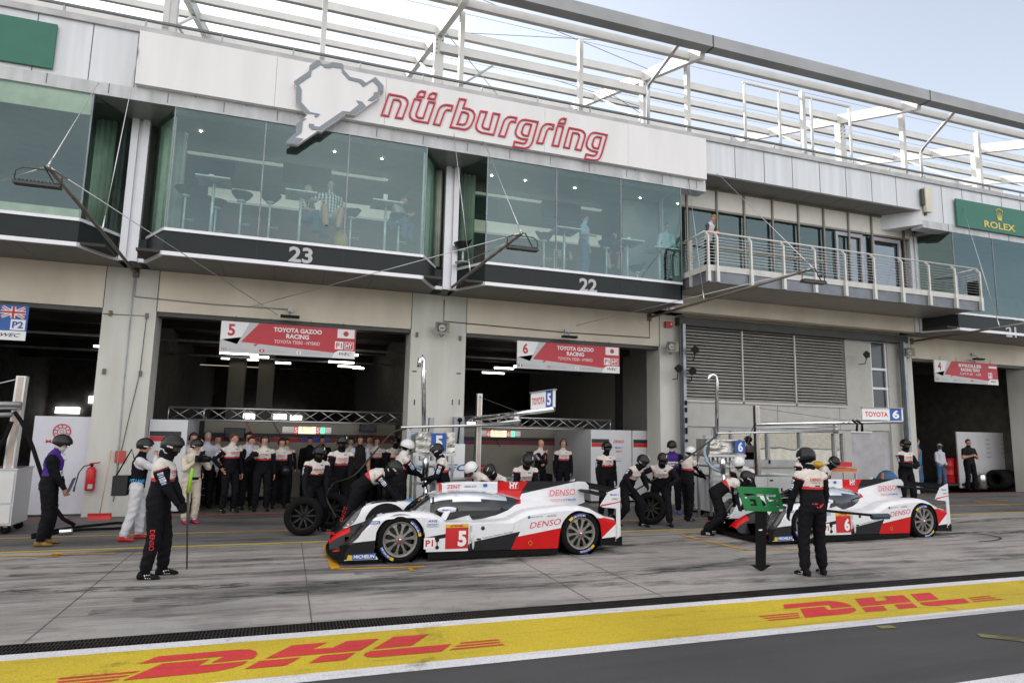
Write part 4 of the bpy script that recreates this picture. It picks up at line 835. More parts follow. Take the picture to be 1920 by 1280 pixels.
c = PY(170,896,16.6); m_ = MB(); m_.lathe([(.0,-.26),(.085,-.26),(.095,-.24),(.095,.16),(.07,.22),(.03,.25),(0,.25)], c, (0,0,1), 20); m_.box(c.x-.02,c.x+.07,c.y-.098,c.y-.09,c.z-.22,c.z-.12,1); part(m_, 'cylinder', [RED, TXG], T)
m_ = MB(); m_.lathe([(.025,.25),(.03,.27),(.03,.31),(0,.31)], c, (0,0,1), 10); m_.tube([c+Vector((-.05,0,.31)),c+Vector((.15,0,.34))], .015, 6, 1); part(m_, 'valve', [BLACK, RED], T)
m_ = MB(); m_.tube([c+Vector((-.02,-.02,.29)),c+Vector((-.14,-.02,.26)),c+Vector((-.23,-.02,.12)),c+Vector((-.27,-.02,-.15)),c+Vector((-.28,-.02,-.26))], .012, 6); m_.tube([c+Vector((-.28,-.02,-.18)),c+Vector((-.285,-.02,-.28))], .018, 6); part(m_, 'hose', BLACK, T)
m_ = MB(); c = PY(228,855,16.68); m_.box(c.x-.13,c.x+.08,c.y-.01,c.y,c.z-.14,c.z+.12); tag(m_.build('fire_notice', M('notice_red', (.45,.06,.05), .5)), 'small square red notice on the left pillar behind the photographer', 'notice')
T = empty('broom', (-3.6, 16.3, 0), 'wide red broom leaning against the left pillar', 'broom'); h0 = PZ(186,970,.0)
hx = PZ(166,973,0).x; hx2 = PZ(208,973,0).x; m_ = MB(); m_.box(hx, hx2, 16.2, 16.28, .07, .13); m_.prism([(hx-.01,16.17,.0),(hx2+.01,16.17,.0),(hx2-.01,16.2,.08),(hx+.01,16.2,.08)], (0,.12,0)); part(m_, 'head', RED, T)
m_ = MB(); tt = PY(209,844,16.66); m_.tube([((hx+hx2)/2,16.24,.12), tt], .013, 6); part(m_, 'handle', M('broom_wood', (.55,.42,.25), .6), T)
# ---- pit equipment
def trolley(x0, x1, y0, y1, z1, label, door=True):
    T = empty('equipment_trolley', ((x0+x1)/2, (y0+y1)/2, gz(x0,y0)), label, 'trolley'); m_ = MB(); m_.box(x0,x1,y0,y1,.16,z1); m_.box(x0-.015,x1+.015,y0-.015,y1+.015,z1,z1+.03,1); part(m_, 'body', [M('trolley_white', (.52,.54,.56), .35, var=.03), ALU], T)
    n = max(1, round((x1-x0)/.75))
    if door:
        for i in range(n):
            for (za, zb) in ((.2,.52),(.56,z1-.04)):
                a = x0+.03+(x1-x0-.03)*i/n; b = x0+(x1-x0-.03)*(i+1)/n; m_ = MB(); m_.box(a, b, y0-.018, y0-.002, za, zb); m_.box(a+.05,a+.16,y0-.022,y0-.018,zb-.09,zb-.05,1); part(m_, 'door', [M('trolley_door', (.60,.61,.60), .35, var=.03), BLACK], T)
    for x in (x0+.1, x1-.1):
        for y in (y0+.1, y1-.1): m_ = MB(); m_.lathe([(.0,-.025),(.075,-.025),(.075,.025),(0,.025)], (x,y,.08), (0,1,0), 14); m_.box(x-.03,x+.03,y-.04,y+.04,.12,.17,1); part(m_, 'castor', [RUB, M('castor_orange', (.5,.2,.02), .5)], T)
    return T
TL = trolley(-6.6,-4.62,14.4,15.2,1.15,'white wheeled trolley at the left edge carrying a fuel boom mast')
trolley(3.0,4.9,13.55,14.1,.98,'white wheeled trolley behind the number 5 car')
trolley(10.05,12.6,13.9,14.6,1.02,'long white wheeled trolley with doors behind the nose of the number 6 car')
def mast(bx, Y, z0, z1, px, arm, label, w=.11, tilt=0.):
    T = empty('boom_mast', (bx, Y, z0), label, 'boom mast'); m_ = MB(); m_.obox(((bx*2+tilt)/2, Y, (z0+z1)/2), (w/2,0,0), (0,w/2,0), (tilt/2,0,(z1-z0)/2)); m_.obox((bx+tilt/2-w*.52, Y, (z0+z1)/2), (.006,0,0), (0,w/2*.6,0), (tilt/2,0,(z1-z0)/2-.02), 1); m_.obox((bx+tilt/2, Y-w*.51, (z0+z1)/2), (w*.28,0,0), (0,.006,0), (tilt/2,0,(z1-z0)/2-.02), 2); part(m_, 'post', [ALU, DSTEEL, M('mast_slot', (.48,.40,.34), .4, .4, var=.1)], T)
    m_ = MB(); m_.tube([(bx-.12,Y,z0+.05),(bx+tilt*.9,Y+.1,z1-.3)], .008, 5); part(m_, 'stay', DSTEEL, T)
    for a in arm:
        m_ = MB(); m_.tube([Vector(p) for p in a[0]], a[1], 10); part(m_, a[3] if len(a) > 3 else 'arm', a[2], T)
    return T
b = PY(895,885,13.8); t = PY(896,738,13.8)
e1 = PY(1038,767,11.6); e0 = PY(893,785,13.7)
mast(b.x, 13.8, 1.0, t.z, 0, [([e0, e1], .055, CHROME), ([e0+Vector((0,0,-.14)), e0+(e1-e0)*.6+Vector((0,0,-.14))], .03, ALU), ([PY(752,801,13.2), PY(968,795,13.2)], .03, ALU), ([PY(968,800,13.2), PY(968,772,13.2)], .07, ALU, 'swivel'), ([t+Vector((0,0,-.05)), e0+(e1-e0)*.62], .006, DSTEEL, 'stay')], 'aluminium boom mast behind the number 5 car with arm reaching right')
b = PY(1421,880,14.0); t = PY(1415,760,14.0); e1 = PY(1692,790,12.6); e0 = PY(1418,795,13.95)
mast(b.x, 14.0, 1.0, t.z, 0, [([e0, e1], .05, CHROME), ([e0+Vector((0,0,-.1)), e0+(e1-e0)*.55+Vector((0,0,-.1))], .025, ALU), ([PY(1345,812,13.4), PY(1572,808,13.4)], .025, ALU), ([PY(1567,812,13.4), PY(1567,796,13.4)], .06, ALU, 'swivel'), ([t+Vector((0,0,-.05)), e0+(e1-e0)*.7], .005, DSTEEL, 'stay'), ([b+Vector((-.55,0,.1)), t+Vector((0,0,-.4))], .012, DSTEEL, 'strut')], 'aluminium boom mast beside the lower wall window with arm reaching right')
b = PY(18,880,14.7); t = PY(43,705,14.7)
mast(b.x, 14.7, 1.15, t.z, 0, [([PY(-60,757,14.4), PY(40,758,14.4)], .055, M('arm_grey',(.3,.3,.3),.4,.5)), ([PY(-60,766,14.4), PY(32,765,14.4)], .03, MC['arm_grey']), ([PY(-60,779,14.2), PY(22,777,14.2)], .045, MC['arm_grey']), ([PY(-30,725,14.7), PY(40,709,14.7)], .01, ALU, 'stay'), ([PY(27,772,14.4), PY(37,785,14.4), PY(48,805,14.4), PY(62,840,14.4), PY(78,890,14.3), PY(96,940,14.3), PY(118,972,14.4), PY(140,984,14.4)], .035, RUB, 'hose'), ([PY(22,790,14.4), PY(10,820,14.4), PY(-8,850,14.4), PY(-30,885,14.5)], .035, RUB, 'hose')], 'leaning wooden-looking boom mast on the leftmost trolley', .16, t.x-b.x)
def fuel_rig(x0, y0, x1, y1, Y, num, pole, label, lamp=False):
    a, b = PY(x0,y0,Y), PY(x1,y1,Y); T = empty('fuel_rig', (a.x, Y, 0), label, 'fuel rig', 'refuelling rigs beside the cars'); D = .55
    m_ = MB(); nx, nz = 26, 12; random.seed(int(num))
    def wr(u, v): return .022*noise.noise(Vector((u*5, v*3.5, int(num))))+.012*abs(noise.noise(Vector((u*11+v*6, v*8, 3))))
    vs = []; 
    for j in range(nz+1):
        for i in range(nx+1): u, v = i/nx, j/nz; vs.append((a.x+(b.x-a.x)*u, Y-wr(u*1.0, v)*1.6-.01, b.z+(a.z-b.z)*v))
    m_.add(vs, [(j*(nx+1)+i, j*(nx+1)+i+1, (j+1)*(nx+1)+i+1, (j+1)*(nx+1)+i) for j in range(nz) for i in range(nx)], 0, False)
    m_.box(a.x, b.x, Y+.01, Y+D, b.z, a.z)
    part(m_, 'foil_jacket', M('foil', (.60,.58,.54), .38, .75, var=.15, vs=9), T)
    c0, c1 = a.x+(b.x-a.x)*(.38 if num == '5' else .68), a.x+(b.x-a.x)*(.76 if num == '5' else .97); m_ = MB(); m_.box(c0, c1, Y-.075, Y-.045, b.z+.03, a.z-.02); part(m_, 'number_cloth', BLUE, T)
    m_ = MB(); text_into(m_, num, ((c0+c1)/2, Y-.08, (a.z+b.z)/2), RX, UZ, (a.z-b.z)*.68, (c1-c0)*.5, 0, .04); part(m_, 'lettering', TXW, T)
    m_ = MB()
    for x in (a.x+.03, b.x-.03):
        for y in (Y+.03, Y+D-.03): m_.box(x-.025,x+.025,y-.025,y+.025,.0,b.z)
    m_.box(a.x-.05, b.x+.03, Y-.02, Y+D+.02, b.z-.07, b.z-.01); m_.box(a.x, b.x, Y, Y+D, b.z-.32, b.z-.28); m_.box(a.x-.04,b.x+.03,Y-.02,Y+.02,.9,.95)
    for k in range(6): m_.box(a.x+.1+k*.12, a.x+.16+k*.12, Y-.05, Y+.1, b.z-.17-.03*(k % 2), b.z-.08)
    part(m_, 'frame', ALU, T)
    m_ = MB(); p = [PY(q[0], q[1], Y+.1) for q in pole]; m_.tube(p, .045, 10); part(m_, 'vent_pipe', CHROME, T)
    hs = [(a.x+.02,Y-.05,a.z-.02),(a.x-.12,Y-.09,a.z-.05),(a.x-.24,Y-.12,a.z-.25),(a.x-.22,Y-.15,a.z-.5),(a.x-.08,Y-.2,a.z-.68),(a.x+.1,Y-.25,a.z-.76)]
    m_ = MB(); m_.tube(hs, .033, 8); part(m_, 'breather_hose', M('hose_blue', (.28,.40,.52), .3, var=.05), T)
    m_ = MB(); m_.lathe([(.0,-.2),(.07,-.2),(.07,.1),(.04,.16),(0,.16)], (a.x+.18,Y-.25,b.z-.25), (0,0,1), 12); m_.tube([(a.x+.18,Y-.25,b.z-.4),(a.x+.2,Y-.3,b.z-.8),(a.x+.5,Y-.5,b.z-1.0) if num == '6' else (a.x+.1,Y-.35,b.z-1.0)], .05, 10); part(m_, 'coupling', CHROME, T)
    m_ = MB(); m_.box(a.x-.1, a.x+.1, Y, Y+.15, a.z+.02, a.z+.1); m_.box(a.x+.3, a.x+.4, Y+.1, Y+.25, a.z, a.z+.3,1); part(m_, 'valve_box', [TXG, GALV], T)
fuel_rig(780,809,852,848,13.6,'5',((795,812),(794,700),(795,675),(791,668),(787,672),(786,688)),'silver foil wrapped fuel rig with a blue number 5 cloth')
fuel_rig(1330,823,1396,851,13.6,'6',((1344,812),(1344,715),(1342,705),(1336,702),(1330,705),(1328,716)),'silver foil wrapped fuel rig with a blue number 6 cloth')
# hanging TOYOTA number boards on the booms
def boom_board(A, B, C_, num, label):
    T = empty('number_board', A, label, 'board', 'number boards on the boom arms'); r = (B-A); w = r.length; r.normalize(); h = C_; n = r.cross(UZ)
    m_ = MB(); m_.add([A, B, B+UZ*h, A+UZ*h]+[v-n*.05 for v in (A, B, B+UZ*h, A+UZ*h)], [(0,1,2,3),(7,6,5,4),(0,4,5,1),(1,5,6,2),(2,6,7,3),(3,7,4,0)]); m_.obox(A+r*w/2+UZ*(h+.012)-n*.02, r*(w/2+.02), n*.05, UZ*.01, 1); part(m_, 'board', [TXW, GALV], T)
    f = .67; m_ = MB(); m_.add([A+r*w*f+n*.004, A+r*w*.96+n*.004, A+r*w*.96+n*.004+UZ*h, A+r*w*f+n*.004+UZ*h], [(0,1,2,3)], 0); part(m_, 'number_field', BLUE, T)
    m_ = MB(); text_into(m_, 'TOYOTA', A+r*w*.34+UZ*h*.48+n*.006, r, UZ, h*.42, w*.56, 0, .015); text_into(m_, num, A+r*w*.815+UZ*h*.5+n*.008, r, UZ, h*.72, w*.17, 1, .04); part(m_, 'lettering', [REDC, TXW], T)
A = PY(995,768,12.3); B = PY(1038,763,11.7); boom_board(A, B, .33, '5', 'white board reading the maker name with a blue 5 on the boom arm')
A = PY(1618,790,12.9); B = PY(1694,788,12.6); A.z = B.z; boom_board(A, B, .30, '6', 'white board reading the maker name with a blue 6 on the boom arm')
m_ = MB(); 
for dx in (0,.13): m_.tube([(A.x-.35+dx,12.9,A.z-.02),(A.x-.3+dx*1.2,12.8,A.z-.12),(A.x-.33+dx*1.4,12.8,A.z-.3)], .03, 8)
tag(m_.build('hanging_couplers', BLACK), 'two black couplers hanging under the boom arm left of the number 6 board', 'coupler')
# board behind fuel rig reading EC
T = empty('series_board', (3.9, 15, 0), 'low white panel with blue swoosh lettering behind the number 5 fuel rig', 'panel'); a = PY(872,832,15.2)
m_ = MB(); m_.box(2.9, a.x, 15.2, 15.25, .05, a.z); part(m_, 'board', WHITES, T)
m_ = MB(); text_into(m_, 'WEC', PY(846,876,15.19), RX, UZ, .16, .85, 0, .02, .35); part(m_, 'lettering', M('swoosh_blue', (.05,.13,.35), .4, var=0), T)
T = empty('switch_box', (4.1, YF, 1.9), 'grey electrical cabinet with sockets on the central pillar', 'electrical box'); a, b = PY(851,781,YF-.12), PY(868,833,YF-.12)
m_ = MB(); m_.box(a.x, b.x, YF-.2, YF-.003, b.z, a.z); part(m_, 'body', GALV, T)
m_ = MB(); m_.tube([(a.x+.14,YF-.22,a.z-.1),(a.x+.12,YF-.24,a.z-.4),(a.x+.1,YF-.22,b.z)], .02, 6); m_.lathe([(.0,0),(.06,0),(.06,.04),(0,.04)], (a.x+.14,YF-.2,a.z-.08), (0,-1,0), 10); part(m_, 'plug', BLACK, T)
# hoses on the ground
def hose(pts, r, name, label, m=RUB, cat='hose'):
    m_ = MB(); P_ = [Vector((p[0], p[1], gz(p[0],p[1])+r+(p[2] if len(p) > 2 else 0))) for p in pts]; Q = []
    for i in range(len(P_)-1):
        p0, p1, p2, p3 = P_[max(i-1,0)], P_[i], P_[i+1], P_[min(i+2,len(P_)-1)]
        for k in range(5):
            t = k/5; Q.append(.5*((2*p1)+(p2-p0)*t+(2*p0-5*p1+4*p2-p3)*t*t+(3*p1-p0-3*p2+p3)*t**3))
    Q.append(P_[-1]); m_.tube(Q, r, 8); return tag(m_.build(name, m), label, cat)
def gp(x, y): p = PZ(x, y); return (p.x, p.y)
hose([gp(60,1005),gp(120,993),gp(190,985),gp(222,982),gp(238,985),gp(225,992),gp(150,995),gp(95,1003),gp(60,1010)], .025, 'air_hose', 'thick black hose looped on the ground behind the marshal at left')
hose([gp(110,1003),gp(135,1001)], .055, 'hose_coupling', 'silver hose coupling with red end on the ground at left', CHROME, 'coupling')
hose([gp(1330,985),gp(1345,972),gp(1372,975),gp(1375,988),gp(1340,992),gp(1325,984),gp(1350,965),gp(1300,960)], .025, 'air_hose', 'black hose coiled beside the fuel man at the number 6 car')
# drums, barrier etc. in the rightmost garage
for x, y, lab in ((1772,905,'red oil drum left of the woman with a cap'),(1798,905,'red oil drum right of the woman with a cap')):
    c = PY(x, 880, 18.6); m_ = MB(); m_.lathe([(0,.2),(.29,.2),(.3,.22),(.285,.5),(.30,.52),(.285,.54),(.285,.82),(.30,.84),(.285,.86),(.29,1.12),(0,1.1)], (c.x,18.6,.2), (0,0,1), 24); m_.box(c.x-.3,c.x+.3,18.3,18.9,.3,.38,1)
    tag(m_.build('oil_drum', [RED, DSTEEL]), lab, 'oil drum', 'red oil drums in the rightmost garage')
a = PY(1793,809,18.3); b = PY(1905,809,18.3); T = empty('sponsor_screen', (a.x, 18.3, 0), 'tall grey screen with small sponsor names in the rightmost garage', 'screen')
m_ = MB(); m_.box(a.x, b.x, 18.3, 18.35, .22, a.z); m_.box(b.x-.25,b.x+.1,18.0,18.3,.22,a.z,1); part(m_, 'panel', [M('screen_grey', (.62,.62,.64), .4, var=.04), WHITES], T)
m_ = MB()
for k, s in enumerate(('SONAX','ZEISS','POINT','MEGA','CHROME','OSRAM','NISMO','SPRINT','HYPER','DUNLOP')):
    xx = a.x+(b.x-a.x)*(.50 if k % 2 == 0 else .76); zz = a.z-.28-.17*(k//2); text_into(m_, s, (xx, 18.29, zz), RX, UZ, .04, .24, 0)
part(m_, 'lettering', TXK, T)
T = empty('tyre_set', (26.5,18,0.2), 'stack of black tyres lying by the right edge of the rightmost garage', 'tyre'); c = PY(1888,900,17.6)
m_ = MB(); m_.lathe([(.2,-.5),(.34,-.5),(.36,-.44),(.36,.44),(.34,.5),(.2,.5)], (c.x,17.8,.58), (1,.2,0), 28, 0, True, True); part(m_, 'tyre', RUB, T)
T = empty('tool_box', (c.x-1,17.9,.2), 'silver canister in the rightmost garage beside the tyres', 'canister'); m_ = MB(); m_.lathe([(0,.0),(.17,.0),(.17,.5),(.12,.56),(0,.56)], (c.x-.95,17.9,.22), (0,0,1), 18); m_.box(c.x-1.4,c.x-1.15,17.9,18.2,.22,.45,1); part(m_, 'canister', [ALU, BLACK], T)
# medical / rescue gear beyond car 6
T = empty('rescue_stretcher', (14.2,13.8,0), 'orange and red rescue kit piled on a steel stand behind the number 6 car', 'rescue kit')
a = PY(1548,876,13.9); b = PY(1590,876,13.9)
m_ = MB(); m_.box(a.x-.15,b.x+.2,13.8,14.3,a.z-.10,a.z-.02); part(m_, 'orange_board', M('rescue_orange', (.65,.14,.02), .5), T)
m_ = MB(); m_.box(b.x-.3,b.x+.15,13.9,14.2,a.z+.02,a.z+.14); part(m_, 'red_bag', RED, T)
m_ = MB(); m_.ell((a.x-.25,13.9,a.z+.08), .17, .15, .09, 0, 14, 8); part(m_, 'yellow_bag', M('bag_yellow', (.60,.36,.02), .5), T)
m_ = MB(); m_.ell((a.x+.12,13.75,a.z+.08), .12, .11, .11, 0, 14, 8); part(m_, 'silver_ball', ALU, T)
m_ = MB()
for x in (a.x-.3,b.x+.2):
    for y in (13.85,14.25): m_.box(x-.02,x+.02,y-.02,y+.02,0,a.z-.16)
m_.box(a.x-.3,b.x+.2,13.8,14.3,.4,.44); part(m_, 'stand', ALU, T)
# blue/orange kit bag behind crossed-arms man
T = empty('kit_bag', (17,14.9,gz(17,14.9)), 'blue and orange kit bag behind the crewman with crossed arms', 'bag'); m_ = MB(); m_.ell((17.05,15.0,.62), .42, .25, .48, 0, 18, 10); part(m_, 'body', M('bag_blue', (.03,.12,.26), .7, var=.3), T)
m_ = MB(); m_.tube([(16.72,14.85,1.02),(16.62,14.8,.75),(16.7,14.8,.3)], .035, 8); m_.tube([(17.4,14.85,1.0),(17.48,14.8,.7),(17.4,14.8,.3)], .035, 8); part(m_, 'trim', MC['rescue_orange'], T)
# ================= LOUNGE FURNITURE =================
FL = 6.25
TT = M('table_top', (.55,.62,.60), .3, var=.03); TL_ = M('table_leg', (.62,.70,.68), .3, .2)
def bar_table(x, y, lab, Y=15.75, item=None):
    p = PY(x, y, Y); T = empty('bar_table', (p.x, Y, FL), lab, 'bar table', 'tall square bar tables in the lounges'); m_ = MB(); m_.obox((p.x,Y,p.z), (.36,0,0), (0,.36,0), (0,0,.015)); part(m_, 'table_top', TT, T)
    m_ = MB(); m_.tube([(p.x,Y,FL),(p.x,Y,p.z-.02)], .035, 10); part(m_, 'column', TL_, T)
    m_ = MB(); m_.bar((p.x-.22,Y-.22,p.z-.04),(p.x+.22,Y+.22,p.z-.04),.03,.03); m_.bar((p.x-.22,Y+.22,p.z-.045),(p.x+.22,Y-.22,p.z-.045),.03,.03); part(m_, 'cross_support', DSTEEL, T)
    m_ = MB(); m_.lathe([(0,0),(.25,0),(.25,.02),(.04,.03),(0,.03)], (p.x,Y,FL), (0,0,1), 20); part(m_, 'foot', TL_, T)
    if item:
        m_ = MB(); m_.box(p.x-.1,p.x+.0,Y-.2,Y-.14,p.z+.016,p.z+.016+item); tag(m_.build('menu_card', TXW), 'white card on the '+lab, 'menu card', 'cards on the bar tables')
    return p
bar_table(402, 341, 'leftmost bar table in the number 23 lounge', item=.08); bar_table(565, 367, 'bar table left of the man in the striped shirt', item=0); bar_table(724, 385, 'bar table before the man with a phone', item=.2)
bar_table(1058, 434, 'bar table beside the standing man in blue'); bar_table(1176, 456, 'bar table with a card right of the standing man', item=.1); bar_table(1236, 470, 'small grey bar table before the man in a pale blue shirt')
SEAT = M('stool_black', (.02,.022,.024), .3)
def stool(x, y, lab, Y=15.6, back=1):
    p = PY(x, y, Y); T = empty('bar_stool', (p.x, Y, FL), lab, 'bar stool', 'black shell bar stools in the lounges')
    m_ = MB(); R_ = []
    for k in range(8):
        t = k/7; R_.append([(p.x+r_*math.cos(a), Y+r_*math.sin(a), p.z+.02+.16*t*t+(.16*t*(math.cos(a-back)**2 if math.cos(a-back) > 0 else 0))) for r_, a in ((.05+.19*t, 2*math.pi*i/16) for i in range(16))])
    m_.rings(R_, 0, False); R2 = [[(q[0], q[1], q[2]+.012) for q in r_] for r_ in R_[::-1]]; m_.rings(R2, 0, False); m_.lathe([(0,-.015),(.10,0),(.10,.02),(0,.02)], (p.x,Y,p.z), (0,0,1), 14, 1); part(m_, 'seat', [SEAT, TL_], T)
    m_ = MB(); m_.tube([(p.x,Y,FL),(p.x,Y,p.z)], .025, 8); m_.lathe([(0,0),(.2,0),(.2,.015),(.03,.025),(0,.025)], (p.x,Y,FL), (0,0,1), 18); part(m_, 'column', TL_, T)
    m_ = MB(); m_.tube([(p.x+.02,Y,FL+.32),(p.x+.2,Y-.1,FL+.3),(p.x+.22,Y+.1,FL+.3),(p.x+.02,Y,FL+.32)], .008, 5); part(m_, 'foot_rest', TL_, T)
for x, y, lab, bk, Y in ((348,368,'stool left of the leftmost bar table',0,15.6),(453,378,'stool right of the leftmost bar table',2,15.5),(405,391,'stool behind the leftmost bar table',2.5,16.3),(507,381,'stool left of the bar table by the striped shirt man',-2,15.5),(658,410,'empty stool right of the striped shirt man',1,15.6),(748,418,'stool in front of the man with a phone',1,15.5),
    (1020,453,'stool left of the standing man\'s table',2,15.5),(1040,470,'rear stool left of the standing man\'s table',2,16.3),(1137,466,'stool between the two number 22 bar tables',-1,15.5),(1195,512,'low stool near the right end of the number 22 lounge',0,15.6),(868,470,'black stool behind the recess glass left of the number 22 lounge',0,15.7)):
    stool(x, y, lab, Y, bk)
m_ = MB(); c = PY(640,432,15.55); m_.ell((c.x,15.55,FL+.22), .17, .12, .24, 0, 14, 8); tag(m_.build('backpack', M('backpack_yellow', (.5,.33,.04), .7)), 'yellow backpack under the striped shirt man\'s stool', 'backpack')

# ---- clutter inside the garages
def monitor(x, y, Y, w, h, lab):
    c = PY(x, y, Y); T = empty('monitor', c, lab, 'monitor', 'screens in the garages'); m_ = MB(); m_.box(c.x-w/2,c.x+w/2,Y-.03,Y+.03,c.z-h/2,c.z+h/2); part(m_, 'housing', BLACK, T)
    m_ = MB(); m_.box(c.x-w/2+.02,c.x+w/2-.02,Y-.034,Y-.031,c.z-h/2+.02,c.z+h/2-.02); part(m_, 'screen', M('screen_dark', (.05,.06,.08), .15, var=.3, vs=6), T)
monitor(1000, 855, 19.6, .45, .3, 'dark monitor on the worktop left of the balding crewman'); monitor(1093, 830, 18.6, .3, .4, 'dark wall screen left of the white partition with sponsor names'); monitor(690, 800, 19.9, .5, .3, 'dark screen above the man in the polo shirt'); monitor(440, 812, 20.0, .55, .3, 'dark screen behind the bareheaded crewman')
def tyre_stack(x, y, n, lab):
    T = empty('tyre_stack', (x, y, 0), lab, 'tyres', 'stacked tyres in the garages')
    for k in range(n): m_ = MB(); m_.lathe([(.2,.0),(.33,.01),(.355,.05),(.355,.30),(.33,.34),(.2,.35)], (x,y,.02+.355*k), (0,0,1), 24, 0, True, True); part(m_, 'tyre', RUB, T)
tyre_stack(-5.9, 18.6, 3, 'stack of three black tyres in the leftmost garage'); tyre_stack(2.3, 19.2, 3, 'stack of black tyres behind the crew at the fuel rig'); tyre_stack(7.7, 19.4, 2, 'stack of two tyres at the back of the number 6 garage')
for x0, Y, lab, col in ((5.6,19.2,'red tool cabinet behind the number 6 car',RED),(-2.0,18.9,'dark tool cabinet behind the man in white shirt',DSTEEL),(22.5,19.5,'dark tool cabinet in the rightmost garage',DSTEEL),(-7.2,18.5,'dark tool cabinet in the leftmost garage',DSTEEL)):
    T = empty('tool_cabinet', (x0, Y, gz(x0,Y)), lab, 'cabinet'); z0 = gz(x0,Y); m_ = MB(); m_.box(x0-.35,x0+.35,Y,Y+.5,z0+.08,z0+1.0); part(m_, 'body', col, T)
    for k in range(5): m_ = MB(); m_.box(x0-.32,x0+.32,Y-.015,Y-.002,z0+.12+.17*k,z0+.26+.17*k); m_.box(x0-.25,x0+.25,Y-.025,Y-.016,z0+.22+.17*k,z0+.235+.17*k,1); part(m_, 'drawer', [col, ALU], T)
for i, (x, y, lab) in enumerate(((458,800,'red coiled air hose hanging over the crewman with a camera'),(507,830,'black coiled cable hanging beside the number 5 display'),(915,850,'dark coiled cable hanging behind the boom mast'))):
    c = PY(x, y, 18.3); m_ = MB(); m_.tube([(c.x+.02*math.sin(t*7)+.05*t, 18.3+.04*math.cos(t*7), 2.2-.09*t) for t in np.linspace(0, 7, 90)], .009, 5); tag(m_.build('coiled_hose', [RED, BLACK, BLACK][i]), lab, 'hose', 'coiled hoses hanging from the trusses')
# ================= RACE CARS =================
def mask_mat(name, base, layers, rough=.34, coat=.12):
    "paint scheme: each layer = (colour, convex polygon in x,z, ymin, ymax) in the car's own coordinates"
    m = bpy.data.materials.new(name); m.use_nodes = True; t = m.node_tree; N = t.nodes; L = t.links; b = N['Principled BSDF']
    b.inputs['Roughness'].default_value = rough; b.inputs['Specular IOR Level'].default_value = .25; b.inputs['Coat Weight'].default_value = coat; b.inputs['Coat Roughness'].default_value = .05
    tc = N.new('ShaderNodeTexCoord'); sp = N.new('ShaderNodeSeparateXYZ'); L.new(tc.outputs['Object'], sp.inputs[0])
    ab = N.new('ShaderNodeMath'); ab.operation = 'ABSOLUTE'; L.new(sp.outputs['Y'], ab.inputs[0])
    def math_(op, a, b_):
        n = N.new('ShaderNodeMath'); n.operation = op
        for i, v in enumerate((a, b_)):
            if isinstance(v, (int, float)): n.inputs[i].default_value = v
            else: L.new(v, n.inputs[i])
        return n.outputs[0]
    cur = None
    for col, poly, y0, y1 in layers:
        A = sum(poly[i][0]*poly[(i+1) % len(poly)][1]-poly[(i+1) % len(poly)][0]*poly[i][1] for i in range(len(poly)))
        if A < 0: poly = poly[::-1]
        d = None
        for i in range(len(poly)):
            (x0, z0), (x1, z1) = poly[i], poly[(i+1) % len(poly)]; l = math.hypot(x1-x0, z1-z0); nx, nz = -(z1-z0)/l, (x1-x0)/l
            e = math_('ADD', math_('MULTIPLY', sp.outputs['X'], nx), math_('MULTIPLY', sp.outputs['Z'], nz)); e = math_('SUBTRACT', e, nx*x0+nz*z0)
            d = e if d is None else math_('MINIMUM', d, e)
        d = math_('MINIMUM', d, math_('SUBTRACT', ab.outputs[0], y0)); d = math_('MINIMUM', d, math_('SUBTRACT', y1, ab.outputs[0]))
        g_ = math_('GREATER_THAN', d, 0.)
        x = N.new('ShaderNodeMix'); x.data_type = 'RGBA'; L.new(g_, x.inputs[0]); x.inputs[7].default_value = (*col, 1)
        if cur is None: x.inputs[6].default_value = (*base, 1)
        else: L.new(cur, x.inputs[6])
        cur = x.outputs[2]
    ns = N.new('ShaderNodeTexNoise'); ns.inputs['Scale'].default_value = 7; ns.inputs['Detail'].default_value = 6; L.new(tc.outputs['Object'], ns.inputs[0])
    r = N.new('ShaderNodeValToRGB'); r.color_ramp.elements[0].position = .3; r.color_ramp.elements[1].position = .5; r.color_ramp.elements[0].color = (.93,.925,.915,1); r.color_ramp.elements[1].color = (1,1,1,1); L.new(ns.outputs[0], r.inputs[0])
    x = N.new('ShaderNodeMix'); x.data_type = 'RGBA'; x.blend_type = 'MULTIPLY'; x.inputs[0].default_value = 1; L.new(cur, x.inputs[6]); L.new(r.outputs[0], x.inputs[7]); L.new(x.outputs[2], b.inputs['Base Color'])
    return m
WB = (.70,.71,.73); RB = (.52,.004,.006); KB = (.012,.012,.014)
LIV = mask_mat('car_paint', WB, [
    (KB, [(.5,-.1),(1.46,-.1),(1.42,.36),(.5,.29)], .55, 2),
    (KB, [(2.05,.36),(2.05,.29),(2.47,.36),(2.47,.42)], .9, 2),
    (KB, [(2.84,-.1),(2.84,.24),(2.93,.285),(3.72,.42),(3.45,-.1)], .9, 2),
    (RB, [(3.46,-.1),(3.655,.335),(4.8,.51),(4.8,-.1)], .9, 2),
    (RB, [(4.9,.2),(4.9,.595),(5.6,.60),(5.48,.5),(5.18,.22)], .9, 2),
    (RB, [(3.38,.70),(3.66,1.3),(4.30,1.3),(3.98,.78),(3.45,.68)], -1, .50),
    (KB, [(4.03,.92),(4.3,1.3),(5.6,1.3),(5.17,1.139)], -1, .2),
    (KB, [(.4,-.1),(1.62,-.1),(1.50,.9),(.4,.9)], -1, .46),
    (RB, [(.70,-.1),(1.10,-.1),(1.06,.9),(.70,.9)], -1, .12),
    (KB, [(.8,.1),(.97,.27),(1.12,.33),(1.30,.60),(1.45,.76),(.8,.9)], .46, 2)])
CBLK = M('carbon', (.010,.010,.011), .5, var=.2, vs=30, spec=.09)
